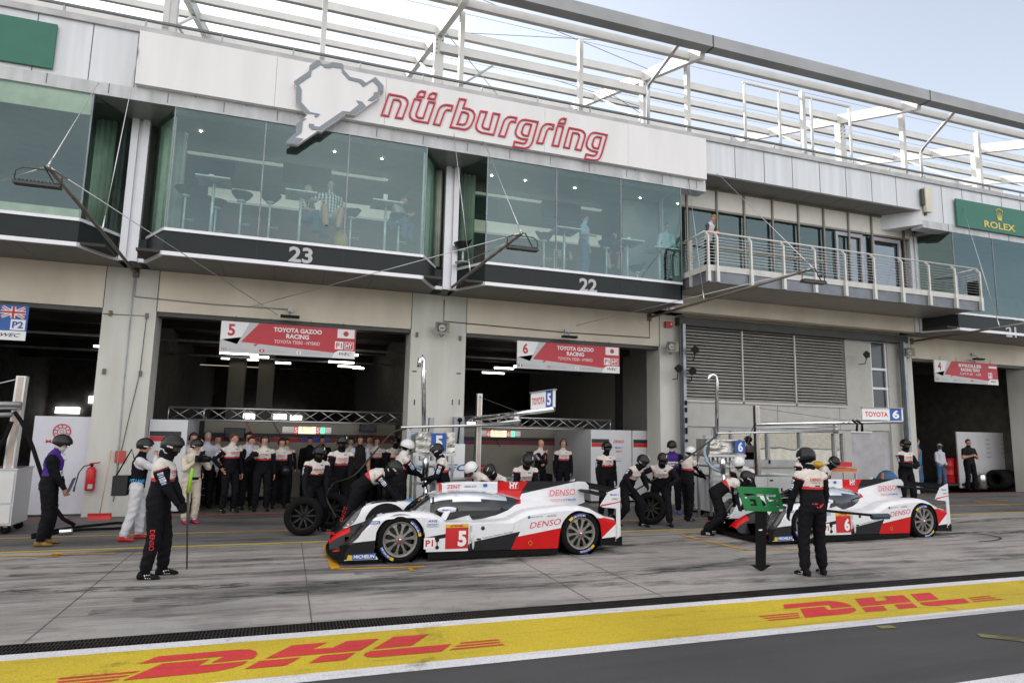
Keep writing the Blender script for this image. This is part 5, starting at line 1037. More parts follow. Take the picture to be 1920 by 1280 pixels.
CGL = M('canopy_glass', (.012,.014,.017), .05, var=0, coat=.2, spec=.5)
CRF = M('roof_sky_reflection', (.72,.76,.80), .1, .7, var=0)  # pale silver puts the sky's reflection into the canopy roof colour
WSC = glassmat('windscreen', (.10,.13,.13), .22, (.85,.9,.92))
RIM = M('rim_metal', (.23,.22,.205), .4, .25, var=.15, vs=12)
RIMD = M('brake_dark', (.02,.02,.02), .6)
MICB = M('tyre_blue', (.02,.05,.25), .5, var=0); MICY = M('tyre_yellow', (.6,.42,.02), .5, var=0)
HLG = M('headlight_glass', (.03,.032,.035), .05, var=0, coat=1.)
HLS = M('headlight_silver', (.16,.17,.18), .15, .5, var=.45, vs=9, coat=1.)
XF = [.74,.86,.95,1.05,1.20,1.35,1.55,1.76,2.1,2.3,2.42,2.5,2.9,3.3,3.55,3.70,3.85,4.1,4.5,4.8,5.0,5.15,5.3,5.47]
ZF = [.10,.16,.28,.38,.56,.675,.735,.755,.745,.715,.66,.575,.565,.57,.60,.67,.735,.77,.80,.80,.755,.68,.61,.575]
XC = [.74,.86,1.1,1.5,1.96,2.4,3.0,3.4,4.0,4.6,5.0,5.2,5.47]
ZC = [.20,.33,.45,.56,.61,.60,.62,.76,.86,.80,.72,.62,.45]
XS = [.60,2.0,2.45,2.7,3.38,3.9,4.4,5.0,5.47]     # shoulder
ZSH = [.13,.14,.54,.575,.72,.79,.76,.6,.42]
WC = [.22,.30,.46,.46,.50,.46,.40,.34,.3]
def smax(a, b, k=.03):
    h = max(k-abs(a-b), 0)/k; return max(a, b)+h*h*k*.25
def Hh(x, a):
    zf = float(np.interp(x, XF, ZF)); zc = float(np.interp(x, XC, ZC)); zs = float(np.interp(x, XS, ZSH)); w = float(np.interp(x, XS, WC))
    low = float(np.interp(x, [.6,1.9,2.4,3.6,4.2,5.47], [.11,.13,.54,.55,.55,.35]))
    inn = cl((a-.46)/.16); inn = inn*inn*(3-2*inn)
    f = low+(zf-low)*inn
    if a > .84: f -= .07*((a-.84)/.11)**2
    u = cl(a/w); c = low+(zc-low)*(1-u*u) if x < 2.0 or x > 3 else max(low+(zc-low)*(1-u*u), zs-(.3*max(0, a-w)))
    return smax(f, c)
def arch_z(x, zt):
    zb = float(np.interp(x, [.85,1.4,2.2,5.0,5.2,5.47], [.09,.09,.155,.12,.26,.28]))
    for cx in (1.76, 4.81):
        d = .39**2-(x-cx)**2
        if d > 0: zb = max(zb, .345+math.sqrt(d))
    return min(zb, zt-.004)
def race_car(X0, yc, num, label):
    T = empty('race_car', (X0, yc, 0), label, 'race car', 'white and red prototype cars in the pit boxes')
    def P_(mb, nm, mt, par=T): return mb.build(nm, mt, par)
    # shell
    m_ = MB(); xs = sorted(set([round(.76+i*.03, 3) for i in range(158)]+[5.47])); xs = [x for x in xs if x <= 5.47]; ys = [-.95+1.9*j/60 for j in range(61)]
    vs = [(x, y, Hh(x, abs(y))) for x in xs for y in ys]; n = len(ys)
    fs = [(i*n+j, (i+1)*n+j, (i+1)*n+j+1, i*n+j+1) for i in range(len(xs)-1) for j in range(n-1)
          if not (xs[i] < 1.0 and abs(ys[j]) > .33 and Hh(xs[i], abs(ys[j])) < .2)]
    m_.add(vs, fs, 0, True)
    for s in (-1, 1):
        vs = []; xx = [x for x in xs if x >= .93]
        for x in xx:
            zt = Hh(x, .95); zb = arch_z(x, zt)
            for k in range(4): vs.append((x, s*.95, zt+(zb-zt)*k/3))
        fs = [(i*4+k, i*4+k+1, (i+1)*4+k+1, (i+1)*4+k) for i in range(len(xx)-1) for k in range(3)]
        m_.add(vs, fs if s < 0 else [f[::-1] for f in fs], 0, False)
    vs = [(5.47, y, z) for y in ys for z in (Hh(5.47, abs(y)), .2)]
    m_.add(vs, [(2*j, 2*j+2, 2*j+3, 2*j+1) for j in range(n-1)], 0)
    P_(m_, 'body', LIV)
    # wheel wells, floor, splitter, sill, diffuser
    m_ = MB(); m_.box(1.0, 5.4, -.55, .55, .06, .30); m_.box(2.2, 4.4, -.935, .935, .04, .125)
    m_.prism([(2.2,-.94,.04),(4.38,-.94,.04),(4.38,-.94,.115),(2.2,-.94,.15)], (0,1.88,0)); m_.prism([(5.18,-.93,.14),(5.60,-.93,.12),(5.60,-.93,.27),(5.18,-.93,.25)], (0,1.86,0))
    for cx in (1.76, 4.81):
        for s in (-1, 1): m_.rings([[(cx+r_*math.cos(a), s*y_, .345+r_*math.sin(a)) for a in (2*math.pi*i/28 for i in range(28))] for r_, y_ in ((.39,.93),(.39,.55),(.002,.55))], 0, False)
    P_(m_, 'floor', CBLK)
    m_ = MB(); pts = [(.73+.16*abs(y/.95)**2.6, y) for y in np.linspace(-.95, .95, 25)]
    m_.prism([(x, y, .05) for x, y in pts]+[(1.5,.95,.05),(1.5,-.95,.05)], (0,0,.03)); m_.prism([(x+.02, y*.985, .081) for x, y in pts]+[(1.3,.93,.081),(1.3,-.93,.081)], (0,0,.02))
    for s in (-1,1): m_.box(.86, 1.38, s*.935-.01, s*.935+.01, .08, .30)
    m_.box(1.0, 1.35, -.93, .93, .1, .3)
    P_(m_, 'splitter', CBLK)
    m_ = MB()
    m_.add([(.93,-.948,.075),(1.44,-.948,.075),(1.36,-.948,.19),(1.0,-.948,.175)], [(0,1,2,3)], 0)
    m_.add([(1.05,-.951,.085),(1.40,-.951,.085),(1.40,-.951,.172),(1.05,-.951,.16)], [(0,1,2,3)], 1); m_.add([(.97,-.951,.085),(1.05,-.951,.085),(1.05,-.951,.15),(.99,-.951,.16)], [(0,1,2,3)], 2)
    text_into(m_, 'MICHELIN', (1.225,-.954,.128), RX, UZ, .05, .31, 0, .03, .1)
    for s in (-1, 1): m_.prism([(.76,s*.90-.0,.205),(1.0,s*.90,.205),(1.38,s*.95,.26),(1.38,s*.80,.24),(.9,s*.70,.2)], (0,0,.012), 3)
    P_(m_, 'front_marking', [TXW, MC['sign_blue'], MICY, RED])
    # canopy
    m_ = MB(); R_ = []
    cx_ = [1.93,2.05,2.2,2.35,2.5,2.7,2.95,3.2,3.45,3.7,4.0]; cz = [.63,.74,.86,.95,1.0,1.025,1.03,1.02,.99,.95,.86]; cw = [.30,.38,.43,.46,.47,.47,.47,.46,.42,.34,.2]
    for x, z, w in zip(cx_, cz, cw):
        ring = []
        for k in range(25):
            a = math.pi*k/24; ca, sa = math.cos(a), math.sin(a)
            ring.append((x-.05*(1-sa)*(1 if x < 2.5 else 0), -w*math.copysign(abs(ca)**.75, ca), .52+(z-.52)*abs(sa)**.62))
        R_.append(ring)
    K = len(R_); vs = [p for r in R_ for p in r]
    for i in range(K-1):
        for k in range(24):
            zc_ = sum(R_[i+a][k+b][2] for a in (0,1) for b in (0,1))/4; x_ = (cx_[i]+cx_[i+1])/2
            mi = 1 if (zc_ > .865 and x_ > 2.42) else (2 if x_ < 2.42 else 0)
            m_.f.append((i*25+k, (i+1)*25+k, (i+1)*25+k+1, i*25+k+1)); m_.m.append(mi); m_.sm.append(True)
    m_.v = vs; P_(m_, 'canopy', [CGL, CRF, WSC])
    m_ = MB(); m_.ell((2.65,-.12,.78), .14, .13, .13, 0, 14, 8); m_.ell((2.6,-.2,.74), .06, .06, .05, 1); P_(m_, 'driver_helmet', [M('helmet_blue', (.08,.14,.4), .2), MC['rescue_orange']])
    for s in (-1, 1):
        m_ = MB(); m_.box(2.36, 2.385, s*.40-.012, s*.40+.012, .6, .93); P_(m_, 'windscreen_pillar', CBLK)
    # intake and fin
    m_ = MB(); R_ = []
    for x, w, z0, z1 in ((2.53,.10,1.0,1.115),(2.7,.11,.99,1.13),(3.1,.09,.98,1.145),(3.6,.05,.96,1.14)):
        R_.append([(x,-w,z0),(x,w,z0),(x,w,z1-.02),(x,w*.7,z1),(x,-w*.7,z1),(x,-w,z1-.02)])
    m_.rings(R_, 0, False, False); m_.rings([[(2.525+.0,q[1]*1.12,(q[2]-1.05)*1.1+1.05) for q in R_[0]], [(2.58,q[1]*1.12,(q[2]-1.05)*1.1+1.05) for q in R_[0]]], 1, False, False); m_.poly([(2.6,q[1]*.95,q[2]) for q in R_[0]], 2)
    P_(m_, 'air_intake', [M('car_white', WB, .25, var=.04, coat=.6), RED, BLACK])
    m_ = MB(); fp = [(3.4,.6),(3.2,1.0),(3.25,1.135),(5.15,1.14),(5.33,1.13),(5.40,1.06),(5.40,.95),(5.30,.965),(5.30,.76),(5.04,.69),(4.6,.6)]
    def th(z, x): return .012+.10*cl((.98-z)/.35)**2
    nf = len(fp)
    L1 = [(x, -th(z, x), z) for x, z in fp]; L2 = [(x, th(z, x), z) for x, z in fp]
    m_.add(L1+L2, [tuple(range(nf)), tuple(range(2*nf-1, nf-1, -1))]+[(i, i+nf, (i+1) % nf+nf, (i+1) % nf) for i in range(nf)])
    P_(m_, 'shark_fin', LIV)
    # rear wing
    m_ = MB(); R_ = []
    for y in (-.93, .93): R_.append([(5.17,y,.985),(5.24,y,1.0),(5.38,y,.985),(5.47,y,.965),(5.38,y,.955),(5.24,y,.945)])
    m_.rings(R_, 0, True, False); m_.rings([[(5.44,y,1.0),(5.52,y,1.05),(5.55,y,1.09),(5.535,y,1.045),(5.50,y,.995)] for y in (-.93,.93)], 0, True, False); P_(m_, 'rear_wing', CBLK)
    for s in (-1, 1):
        y = s*.94; m_ = MB(); pp = [(5.17,.80),(5.20,.85),(5.33,1.03),(5.55,1.11),(5.56,.29),(5.48,.24),(5.48,.745),(5.44,.755),(5.22,.775)]
        m_.prism([(x, y-.008, z) for x, z in pp], (0,.016,0), 0)
        yy = y-.0095; m_.add([(5.19,yy,.79),(5.56,yy,.855),(5.56,yy,.87),(5.175,yy,.815)], [(0,1,2,3)], 1)
        if s < 0: text_into(m_, 'Mobil 1', (5.44,yy,.985), RX, UZ, .035, .16, 2, .02); text_into(m_, 'JTEKT', (5.455,yy,.905), RX, UZ, .035, .14, 3, .02)
        P_(m_, 'wing_endplate', [MC['car_white'], RED, BLUEL, TXK])
    # wheels
    def wheel(x, s):
        o = bpy.data.objects.new('wheel', None); COL.objects.link(o); o.parent = T; o.location = (x, s*.80, .355); o.empty_display_size = .1; f = s
        m_ = MB(); m_.lathe([(.262,.145*f),(.275,.158*f),(.305,.163*f),(.335,.152*f),(.352,.125*f),(.356,.07*f),(.356,-.07*f),(.352,-.13*f),(.33,-.155*f),(.25,-.145*f)], (0,0,0), (0,1,0), 48, 0, True, True)
        for (a0, a1, mi, r0, r1) in ((18,60,1,.282,.328),(8,17,2,.282,.328),(200,240,1,.282,.328),(241,252,2,.282,.328)) if x < 3 else ((75,120,1,.282,.328),(121,135,2,.282,.328),(265,305,1,.282,.328),(306,320,2,.282,.328)):
            q = []; 
            for k in range(9):
                a = rad(a0+(a1-a0)*k/8); q.append((r0*math.cos(a), r1*math.cos(a), r0*math.sin(a), r1*math.sin(a)))
            vs = [(c[0], f*.1655, c[2]) for c in q]+[(c[1], f*.1625, c[3]) for c in q]; m_.add(vs, [(k, k+1, k+10, k+9) for k in range(8)], mi)
            if mi == 1:
                for k, ch in enumerate('MICHELIN'):
                    a = rad(a1-(a1-a0)*(k+.5)/8); rr = .297; ri = Vector((math.sin(a),0,-math.cos(a))); up = Vector((math.cos(a),0,math.sin(a))); text_into(m_, ch, (rr*math.cos(a), f*.1665, rr*math.sin(a)), ri, up, .026, .016, 3, .03)
        m_.build('tyre', [RUB, MICB, MICY, TXW], o)
        m_ = MB(); m_.lathe([(.268,.148*f),(.268,.13*f),(.25,.10*f),(.25,-.13*f),(.243,-.13*f),(.24,.095*f),(.222,.122*f),(.258,.148*f)], (0,0,0), (0,1,0), 48, 0, True, True)
        for k in range(10):
            a = 2*math.pi*k/10+.1; d = Vector((math.cos(a),0,math.sin(a))); e = Vector((-math.sin(a),0,math.cos(a))); Yv = Vector((0,f,0))
            for sg in (1,):
                p0 = d*.06; p1 = d*.14; p2 = d*.200; p3 = d*.228; p4 = d*.246
                for (pa, pb, wa, wb) in ((p0,p1,.021,.014),(p1,p2,.014,.024),(p2,p3,.024,.044),(p3,p4,.044,.077)):
                    vs = [pa-e*wa+Yv*.135, pa+e*wa+Yv*.135, pb+e*wb+Yv*.128, pb-e*wb+Yv*.128]; vs += [v-Yv*.03 for v in vs]; m_.add(vs, [(0,1,2,3),(7,6,5,4),(0,4,5,1),(1,5,6,2),(2,6,7,3),(3,7,4,0)])
        m_.lathe([(0,.15*f),(.035,.15*f),(.05,.14*f),(.072,.136*f),(.072,.10*f),(0,.10*f)], (0,0,0), (0,1,0), 24)
        m_.build('rim', RIM, o)
        m_ = MB(); m_.lathe([(0,.05*f),(.19,.05*f),(.225,.04*f),(.225,.0),(0,.0)], (0,0,0), (0,1,0), 28, 0); m_.lathe([(0,.165*f),(.018,.165*f),(.022,.145*f),(.022,.1*f),(0,.1*f)], (0,0,0), (0,1,0), 16, 1); m_.lathe([(.022,.152*f),(.034,.152*f),(.034,.14*f),(.022,.14*f)], (0,0,0), (0,1,0), 16, 2, True, True)
        m_.build('hub', [RIMD, CHROME, RED], o)
    for x in (1.76, 4.81):
        for s in (-1, 1): wheel(x, s)
    # shut lines
    m_ = MB()
    def ln(pts): m_.tube([(x, y, Hh(x, abs(y))+.001) for x, y in pts], .0028, 4)
    for s in (-1, 1):
        ln([(4.66, s*y) for y in np.linspace(.5,.93,9)]); ln([(3.62, s*y) for y in np.linspace(.5,.93,7)]); ln([(x, s*.50) for x in np.linspace(2.5,3.6,14)]); ln([(2.3, s*y) for y in np.linspace(.62,.93,6)]); ln([(1.52, s*y) for y in np.linspace(.5,.93,7)])
        m_.tube([(2.12,s*.951,.66),(2.12,s*.951,.42)], .0028, 4); m_.tube([(4.66,s*.951,.7),(4.66,s*.951,.735)], .0028, 4); m_.tube([(3.62,s*.951,.56),(3.60,s*.951,.45)], .0028, 4); m_.tube([(2.88,s*.952,.54),(2.86,s*.952,.2)], .004, 4)
        m_.box(2.86,2.90,s*.947-.006,s*.947+.006,.44,.53)
    m_.tube([(5.10,-.03,1.13),(5.08,-.10,.78)], .0028, 4); m_.tube([(3.25,-.40,Hh(3.25,.40)+.002),(3.25,-.49,Hh(3.25,.49)+.002)], .003, 4)
    P_(m_, 'shut_line', TXG)
    # headlights
    for s in (-1, 1):
        m_ = MB(); N_ = 22
        for (cx0, cy0, ax, ay, lift, mi) in ((1.17,.745,.25,.19,.008,0),(1.19,.76,.17,.085,.013,1)):
            vs = [(cx0, s*cy0, Hh(cx0, cy0)+lift)]
            for r_ in range(1, 7):
                for k in range(N_):
                    a = 2*math.pi*k/N_; x = cx0+ax*r_/6*math.cos(a); y = min(.955, cy0+ay*r_/6*math.sin(a)); vs.append((x, s*y, Hh(x, min(y,.95))+lift))
            fs = [(0, 1+k, 1+(k+1) % N_) for k in range(N_)]+[(1+(r_-1)*N_+k, 1+r_*N_+k, 1+r_*N_+(k+1) % N_, 1+(r_-1)*N_+(k+1) % N_) for r_ in range(1, 6) for k in range(N_)]
            m_.add(vs, fs, mi, True)
        m_.add([(1.0,s*.9525,.30),(1.12,s*.9525,.40),(1.22,s*.9525,.545),(1.10,s*.9525,.44),(1.0,s*.9525,.34)], [(0,1,2,3,4)], 0)
        P_(m_, 'headlight', [HLG, HLS])
        m_ = MB(); q = [(x, y) for x in np.linspace(1.5,1.95,6) for y in (.62,.78)]; m_.add([(x, s*y, Hh(x, y)+.006) for x, y in q], [(2*i, 2*i+1, 2*i+3, 2*i+2) for i in range(5)]); P_(m_, 'fender_vent', CBLK)
        m_ = MB(); m_.ell((2.56,s*.66,.755), .17, .05, .048, 0, 16, 10); m_.prism([(2.42,s*.70,.60),(2.52,s*.70,.60),(2.60,s*.68,.74),(2.50,s*.68,.74)], (0,.03*s,0), 0); m_.box(2.70,2.73,s*.66-.035,s*.66+.035,.735,.775,1)
        if s < 0: text_into(m_, 'Mobil 1', (2.53,-.711,.757), RX, UZ, .03, .13, 2, .02)
        P_(m_, 'mirror', [MC['car_white'], BLACK, BLUEL])
    # number panel and sponsor lettering, near side
    y = -.9535; m_ = MB(); m_.box(2.47, 2.84, y-.004, y+.004, .19, .51, 0); m_.box(2.47, 2.84, y-.004, y+.004, .511, .565, 1)
    text_into(m_, num, (2.74,y-.006,.34), RX, UZ, .24, .14, 2, .05); text_into(m_, 'DHL', (2.65,y-.006,.539), RX, UZ, .034, .22, 0, .05, .35); P_(m_, 'number_panel', [RED, MICY, TXW])
    m_ = MB(); m_.box(2.13, 2.30, y-.002, y+.003, .20, .37, 0); text_into(m_, 'P1', (2.215,y-.004,.285), RX, UZ, .10, .12, 1, .03)
    m_.box(2.335,2.345,y-.008,y+.003,.22,.40,2)
    for z in (.22,.33): m_.lathe([(0,0),(.028,0),(.028,.01),(0,.01)], (2.34,y-.002,z), (0,-1,0), 14, 2)
    P_(m_, 'class_panel', [TXW, REDS, BLACK])
    m_ = MB(); text_into(m_, 'DENSO', (4.16,y,.535), (1,0,.10), UZ, .095, .56, 0, .0, .22); text_into(m_, 'AVIOS', (4.27,y,.655), (1,0,.06), UZ, .03, .17, 1, .0, .2); text_into(m_, 'NIPPON STEEL & SUMITOMO METAL', (4.0,y,.645), (1,0,.06), UZ, .018, .22, 1)
    m_.box(3.85,3.885,y-.002,y+.002,.62,.66,2)
    text_into(m_, 'Toyota Gazoo Racing', (3.33,y,.375), (1,0,.17), UZ, .03, .52, 1, .01, .1); m_.box(2.98,3.05,y-.002,y+.002,.305,.335,1)
    m_.box(1.28,1.44,y-.003,y+.002,.60,.645,2); text_into(m_, 'AISIN', (1.36,y-.005,.6225), RX, UZ, .03, .13, 3, .03, .15)
    text_into(m_, 'AVIS', (2.26,y,.62), RX, UZ, .035, .16, 2, .03, .3); m_.tube([(2.17,y,.535),(2.35,y,.535),(2.35,y,.575),(2.17,y,.575),(2.17,y,.535)], .003, 4, 2); text_into(m_, 'INTEC', (2.26,y,.555), RX, UZ, .022, .14, 2)
    text_into(m_, 'MITSUBISHI ELECTRIC', (1.26,y,.345), (1,0,.02), UZ, .012, .18, 1)
    m_.lathe([(.030,0),(.034,0),(.034,.002),(.030,.002)], (3.895,y,.23), (0,-1,0), 24, 4, False, True); m_.lathe([(0,0),(.032,0),(.032,.003),(0,.003)], (3.08,y,.49), (0,-1,0), 18, 1)
    P_(m_, 'sponsor_lettering', [REDC, TXK, BLUE, TXW, GOLD])
    m_ = MB()
    def fx(s, x, z, h, w, mi, sh=0., bo=.0, sl=.0): text_into(m_, s, (x, -th(z, x)-.006, z), (1,0,sl), UZ, h, w, mi, bo, sh)
    text_into(m_, 'DENSO', (4.84,-.075,.945), (1,0,.04), Vector((0,.25,1)), .11, .52, 0, .0, .22); text_into(m_, 'TOYOTA', (4.70,-.125,.815), (1,0,.02), Vector((0,.3,1)), .045, .24, 0, .01); text_into(m_, 'HYBRID', (4.96,-.125,.822), (1,0,.02), Vector((0,.3,1)), .04, .26, 2, .02)
    text_into(m_, 'ZENT', (2.79,-.115,1.07), RX, UZ, .065, .24, 0, .01); text_into(m_, 'AISIN AW', (3.09,-.10,1.07), RX, UZ, .03, .22, 1, .01); m_.box(3.33,3.40,-.088,-.082,1.06,1.11,2)
    m_.tube([(3.83,-.02,1.02),(4.01,-.02,1.02),(4.01,-.02,1.13),(3.83,-.02,1.13),(3.83,-.02,1.02)], .003, 4, 3); fx('HY', 3.92, 1.075, .10, .15, 3, 0, .04)
    P_(m_, 'fin_lettering', [REDC, TXK, BLUE, TXW])
    m_ = MB(); m_.ell((2.92,-.97,.26), .02, .02, .09, 0, 8, 6); m_.ell((2.90,-.96,.34), .035, .02, .06, 0, 8, 6); P_(m_, 'torn_tape', M('tape', (.6,.6,.6), .8))
    return T
race_car(0, 11.22, '5', 'white, red and black prototype race car with number 5 in the nearer pit box')
race_car(7.85, 11.25, '6', 'white and red prototype race car with number 6 in the farther pit box')
def loose_tyre(c, ax, r, w, label):
    m_ = MB(); T = empty('spare_wheel', c, label, 'wheel', 'loose black wheels by the cars'); prof = [(.235,w*.46),(.25,w*.49),(.30,w*.5),(r-.02,w*.47),(r,w*.38),(r,-w*.38),(r-.02,-w*.47),(.30,-w*.5),(.25,-w*.49),(.235,-w*.46)]
    m_.lathe(prof, (0,0,0), ax, 44, 0, True, True); m_.build('tyre', RUB, T)
    m_ = MB(); m_.lathe([(.235,w*.46),(.225,w*.3),(.225,-w*.46),(.235,-w*.46),(.24,0)], (0,0,0), ax, 40, 0, True, True); m_.lathe([(0,-w*.1),(.225,-w*.2),(.225,-w*.16),(0,-w*.06)], (0,0,0), ax, 30, 1)
    A = Vector(ax).normalized(); e1 = A.cross(Vector((0,0,1))).normalized(); e2 = A.cross(e1)
    for k in range(10):
        a = 2*math.pi*k/10; d = e1*math.cos(a)+e2*math.sin(a); m_.bar(A*w*.08+d*.05, A*w*.1+d*.225, .03, .03, 0, A)
        m_.bar(-A*w*.25+d*.05, -A*w*.3+d*.225, .03, .03, 0, A)
    m_.build('rim', [M('rim_dark', (.035,.033,.032), .4, .6), RIMD], T); return T
loose_tyre((.42,13.35,.355), (-.10,-.99,.03), .355, .36, 'large black wheel stood up by the crewman left of the number 5 car')
loose_tyre((.98,14.1,.355), (-.2,-.98,.0), .355, .36, 'black wheel mostly hidden behind the crewman with the first wheel')
loose_tyre((8.0,13.35,.36), (-.55,-.83,.02), .355, .38, 'black wheel carried between the two crouching crewmen')
# ================= PEOPLE =================
CLB = dict(var=.12, vs=6, bump=1., bs=7, spec=.06)
SK_ = M('suit_black', (.010,.010,.012), .75, **CLB); SW_ = M('suit_cream', (.60,.56,.51), .75, var=.06, vs=6, bump=.6, bs=9); SR_ = M('suit_red', (.50,.02,.03), .7, var=.05)
SKN = M('skin', (.48,.25,.17), .5, var=.06, vs=10); SKD = M('skin_dark', (.10,.05,.035), .5); SHO = M('shoe_black', (.010,.010,.011), .6, spec=.1); GLV = M('glove_black', (.012,.012,.013), .7, spec=.08)
BAL = M('balaclava_white', (.66,.64,.60), .8); PUR = M('bib_purple', (.07,.03,.22), .75, **CLB); WSUIT = M('overall_white', (.55,.55,.58), .8, var=.08, vs=6, bump=1., bs=8)
CREAM = M('overall_cream', (.56,.50,.40), .8, var=.08, vs=6, bump=1., bs=8); REDSH = M('shoe_red', (.42,.01,.015), .6); FLAME = M('shoe_flame', (.25,.14,.02), .6, var=.3, vs=30)
NAVY = M('polo_black', (.02,.02,.022), .8, **CLB); LBLUE = M('shirt_blue', (.30,.52,.70), .8, var=.1, bump=.6, bs=9); PBLUE = M('shirt_pale', (.50,.68,.78), .8, var=.1, bump=.6, bs=9)
JEAN = M('jeans', (.06,.13,.24), .8, **CLB); SHORTS = M('shorts_stone', (.55,.60,.50), .8, bump=.6, bs=9); GREYT = M('tee_grey', (.35,.37,.38), .8, bump=.6, bs=9); LWHITE = M('shirt_white', (.55,.57,.66), .8, bump=.6, bs=9)
BSLEEVE = M('sleeve_navy', (.03,.03,.045), .8); GREYLT = M('tee_light', (.55,.55,.57), .8, bump=.6, bs=9); HELM = M('helmet_black', (.010,.010,.011), .28, var=0, spec=.35); HELW = M('helmet_white', (.66,.67,.68), .2, var=0, coat=.6)
GOG = M('goggle_lens', (.04,.02,.015), .08, var=0, coat=1.); GOGO = M('goggle_orange', (.06,.025,.015), .06, var=.4, vs=20, coat=1.); HAIRB = M('hair_brown', (.07,.035,.02), .8, var=.3, vs=40); HAIRG = M('hair_grey', (.35,.33,.31), .8, var=.2, vs=40); HAIRK = M('hair_black', (.012,.01,.01), .7, var=.2, vs=40); HAIRBL = M('hair_fair', (.30,.18,.08), .8, var=.3, vs=40)
PINK = M('shoe_pink', (.35,.02,.08), .6); SHB = M('shoe_blue', (.03,.12,.4), .6); PLAID = None
def plaid():
    m = M('shirt_striped', (.5,.5,.52), .8, var=0); t = m.node_tree; N = t.nodes; L = t.links; tc = N.new('ShaderNodeTexCoord'); b = N['Principled BSDF']
    w = N.new('ShaderNodeTexWave'); w.inputs['Scale'].default_value = 4.2; w.inputs['Distortion'].default_value = 1.2; w.bands_direction = 'Y'; L.new(tc.outputs['Object'], w.inputs[0])
    w2 = N.new('ShaderNodeTexWave'); w2.inputs['Scale'].default_value = 4; w2.inputs['Distortion'].default_value = 1; w2.bands_direction = 'Z'; L.new(tc.outputs['Object'], w2.inputs[0])
    ad = N.new('ShaderNodeMath'); ad.operation = 'MULTIPLY_ADD'; L.new(w.outputs[0], ad.inputs[0]); ad.inputs[1].default_value = .65
    mu = N.new('ShaderNodeMath'); mu.operation = 'MULTIPLY'; mu.inputs[1].default_value = .35; L.new(w2.outputs[0], mu.inputs[0]); L.new(mu.outputs[0], ad.inputs[2])
    r = N.new('ShaderNodeValToRGB'); r.color_ramp.elements[0].position = .35; r.color_ramp.elements[1].position = .55; r.color_ramp.elements[0].color = (.06,.06,.09,1); r.color_ramp.elements[1].color = (.55,.57,.58,1); L.new(ad.outputs[0], r.inputs[0]); L.new(r.outputs[0], b.inputs['Base Color']); return m
PLAID = plaid()
def ik(A, C_, l1, l2, hint):
    A, C_ = Vector(A), Vector(C_); d = C_-A; L_ = d.length
    if L_ > (l1+l2)*.995: C_ = A+d*((l1+l2)*.995/L_); d = C_-A; L_ = d.length
    x = (l1*l1-l2*l2+L_*L_)/(2*L_); h = math.sqrt(max(l1*l1-x*x, 0)); d.normalize(); hv = Vector(hint); hv -= d*hv.dot(d)
    if hv.length < 1e-4: hv = Vector((1,0,0))
    return A+d*x+hv.normalized()*h, C_
def O(legs=0, lo=0, up=0, uarm=0, farm=0, hand=0, shoe=0, neck=0, head=0, pipe=None, t=.50): return dict(legs=legs, lo=lo, up=up, uarm=uarm, farm=farm, hand=hand, shoe=shoe, neck=neck, head=head, pipe=pipe, t=t)
CREW = O(SK_, SK_, SW_, SK_, SK_, GLV, SHO, SK_, SK_, SR_)
CREWB = O(SK_, SK_, SW_, SK_, SK_, SKN, SHO, SK_, SKN, SR_)
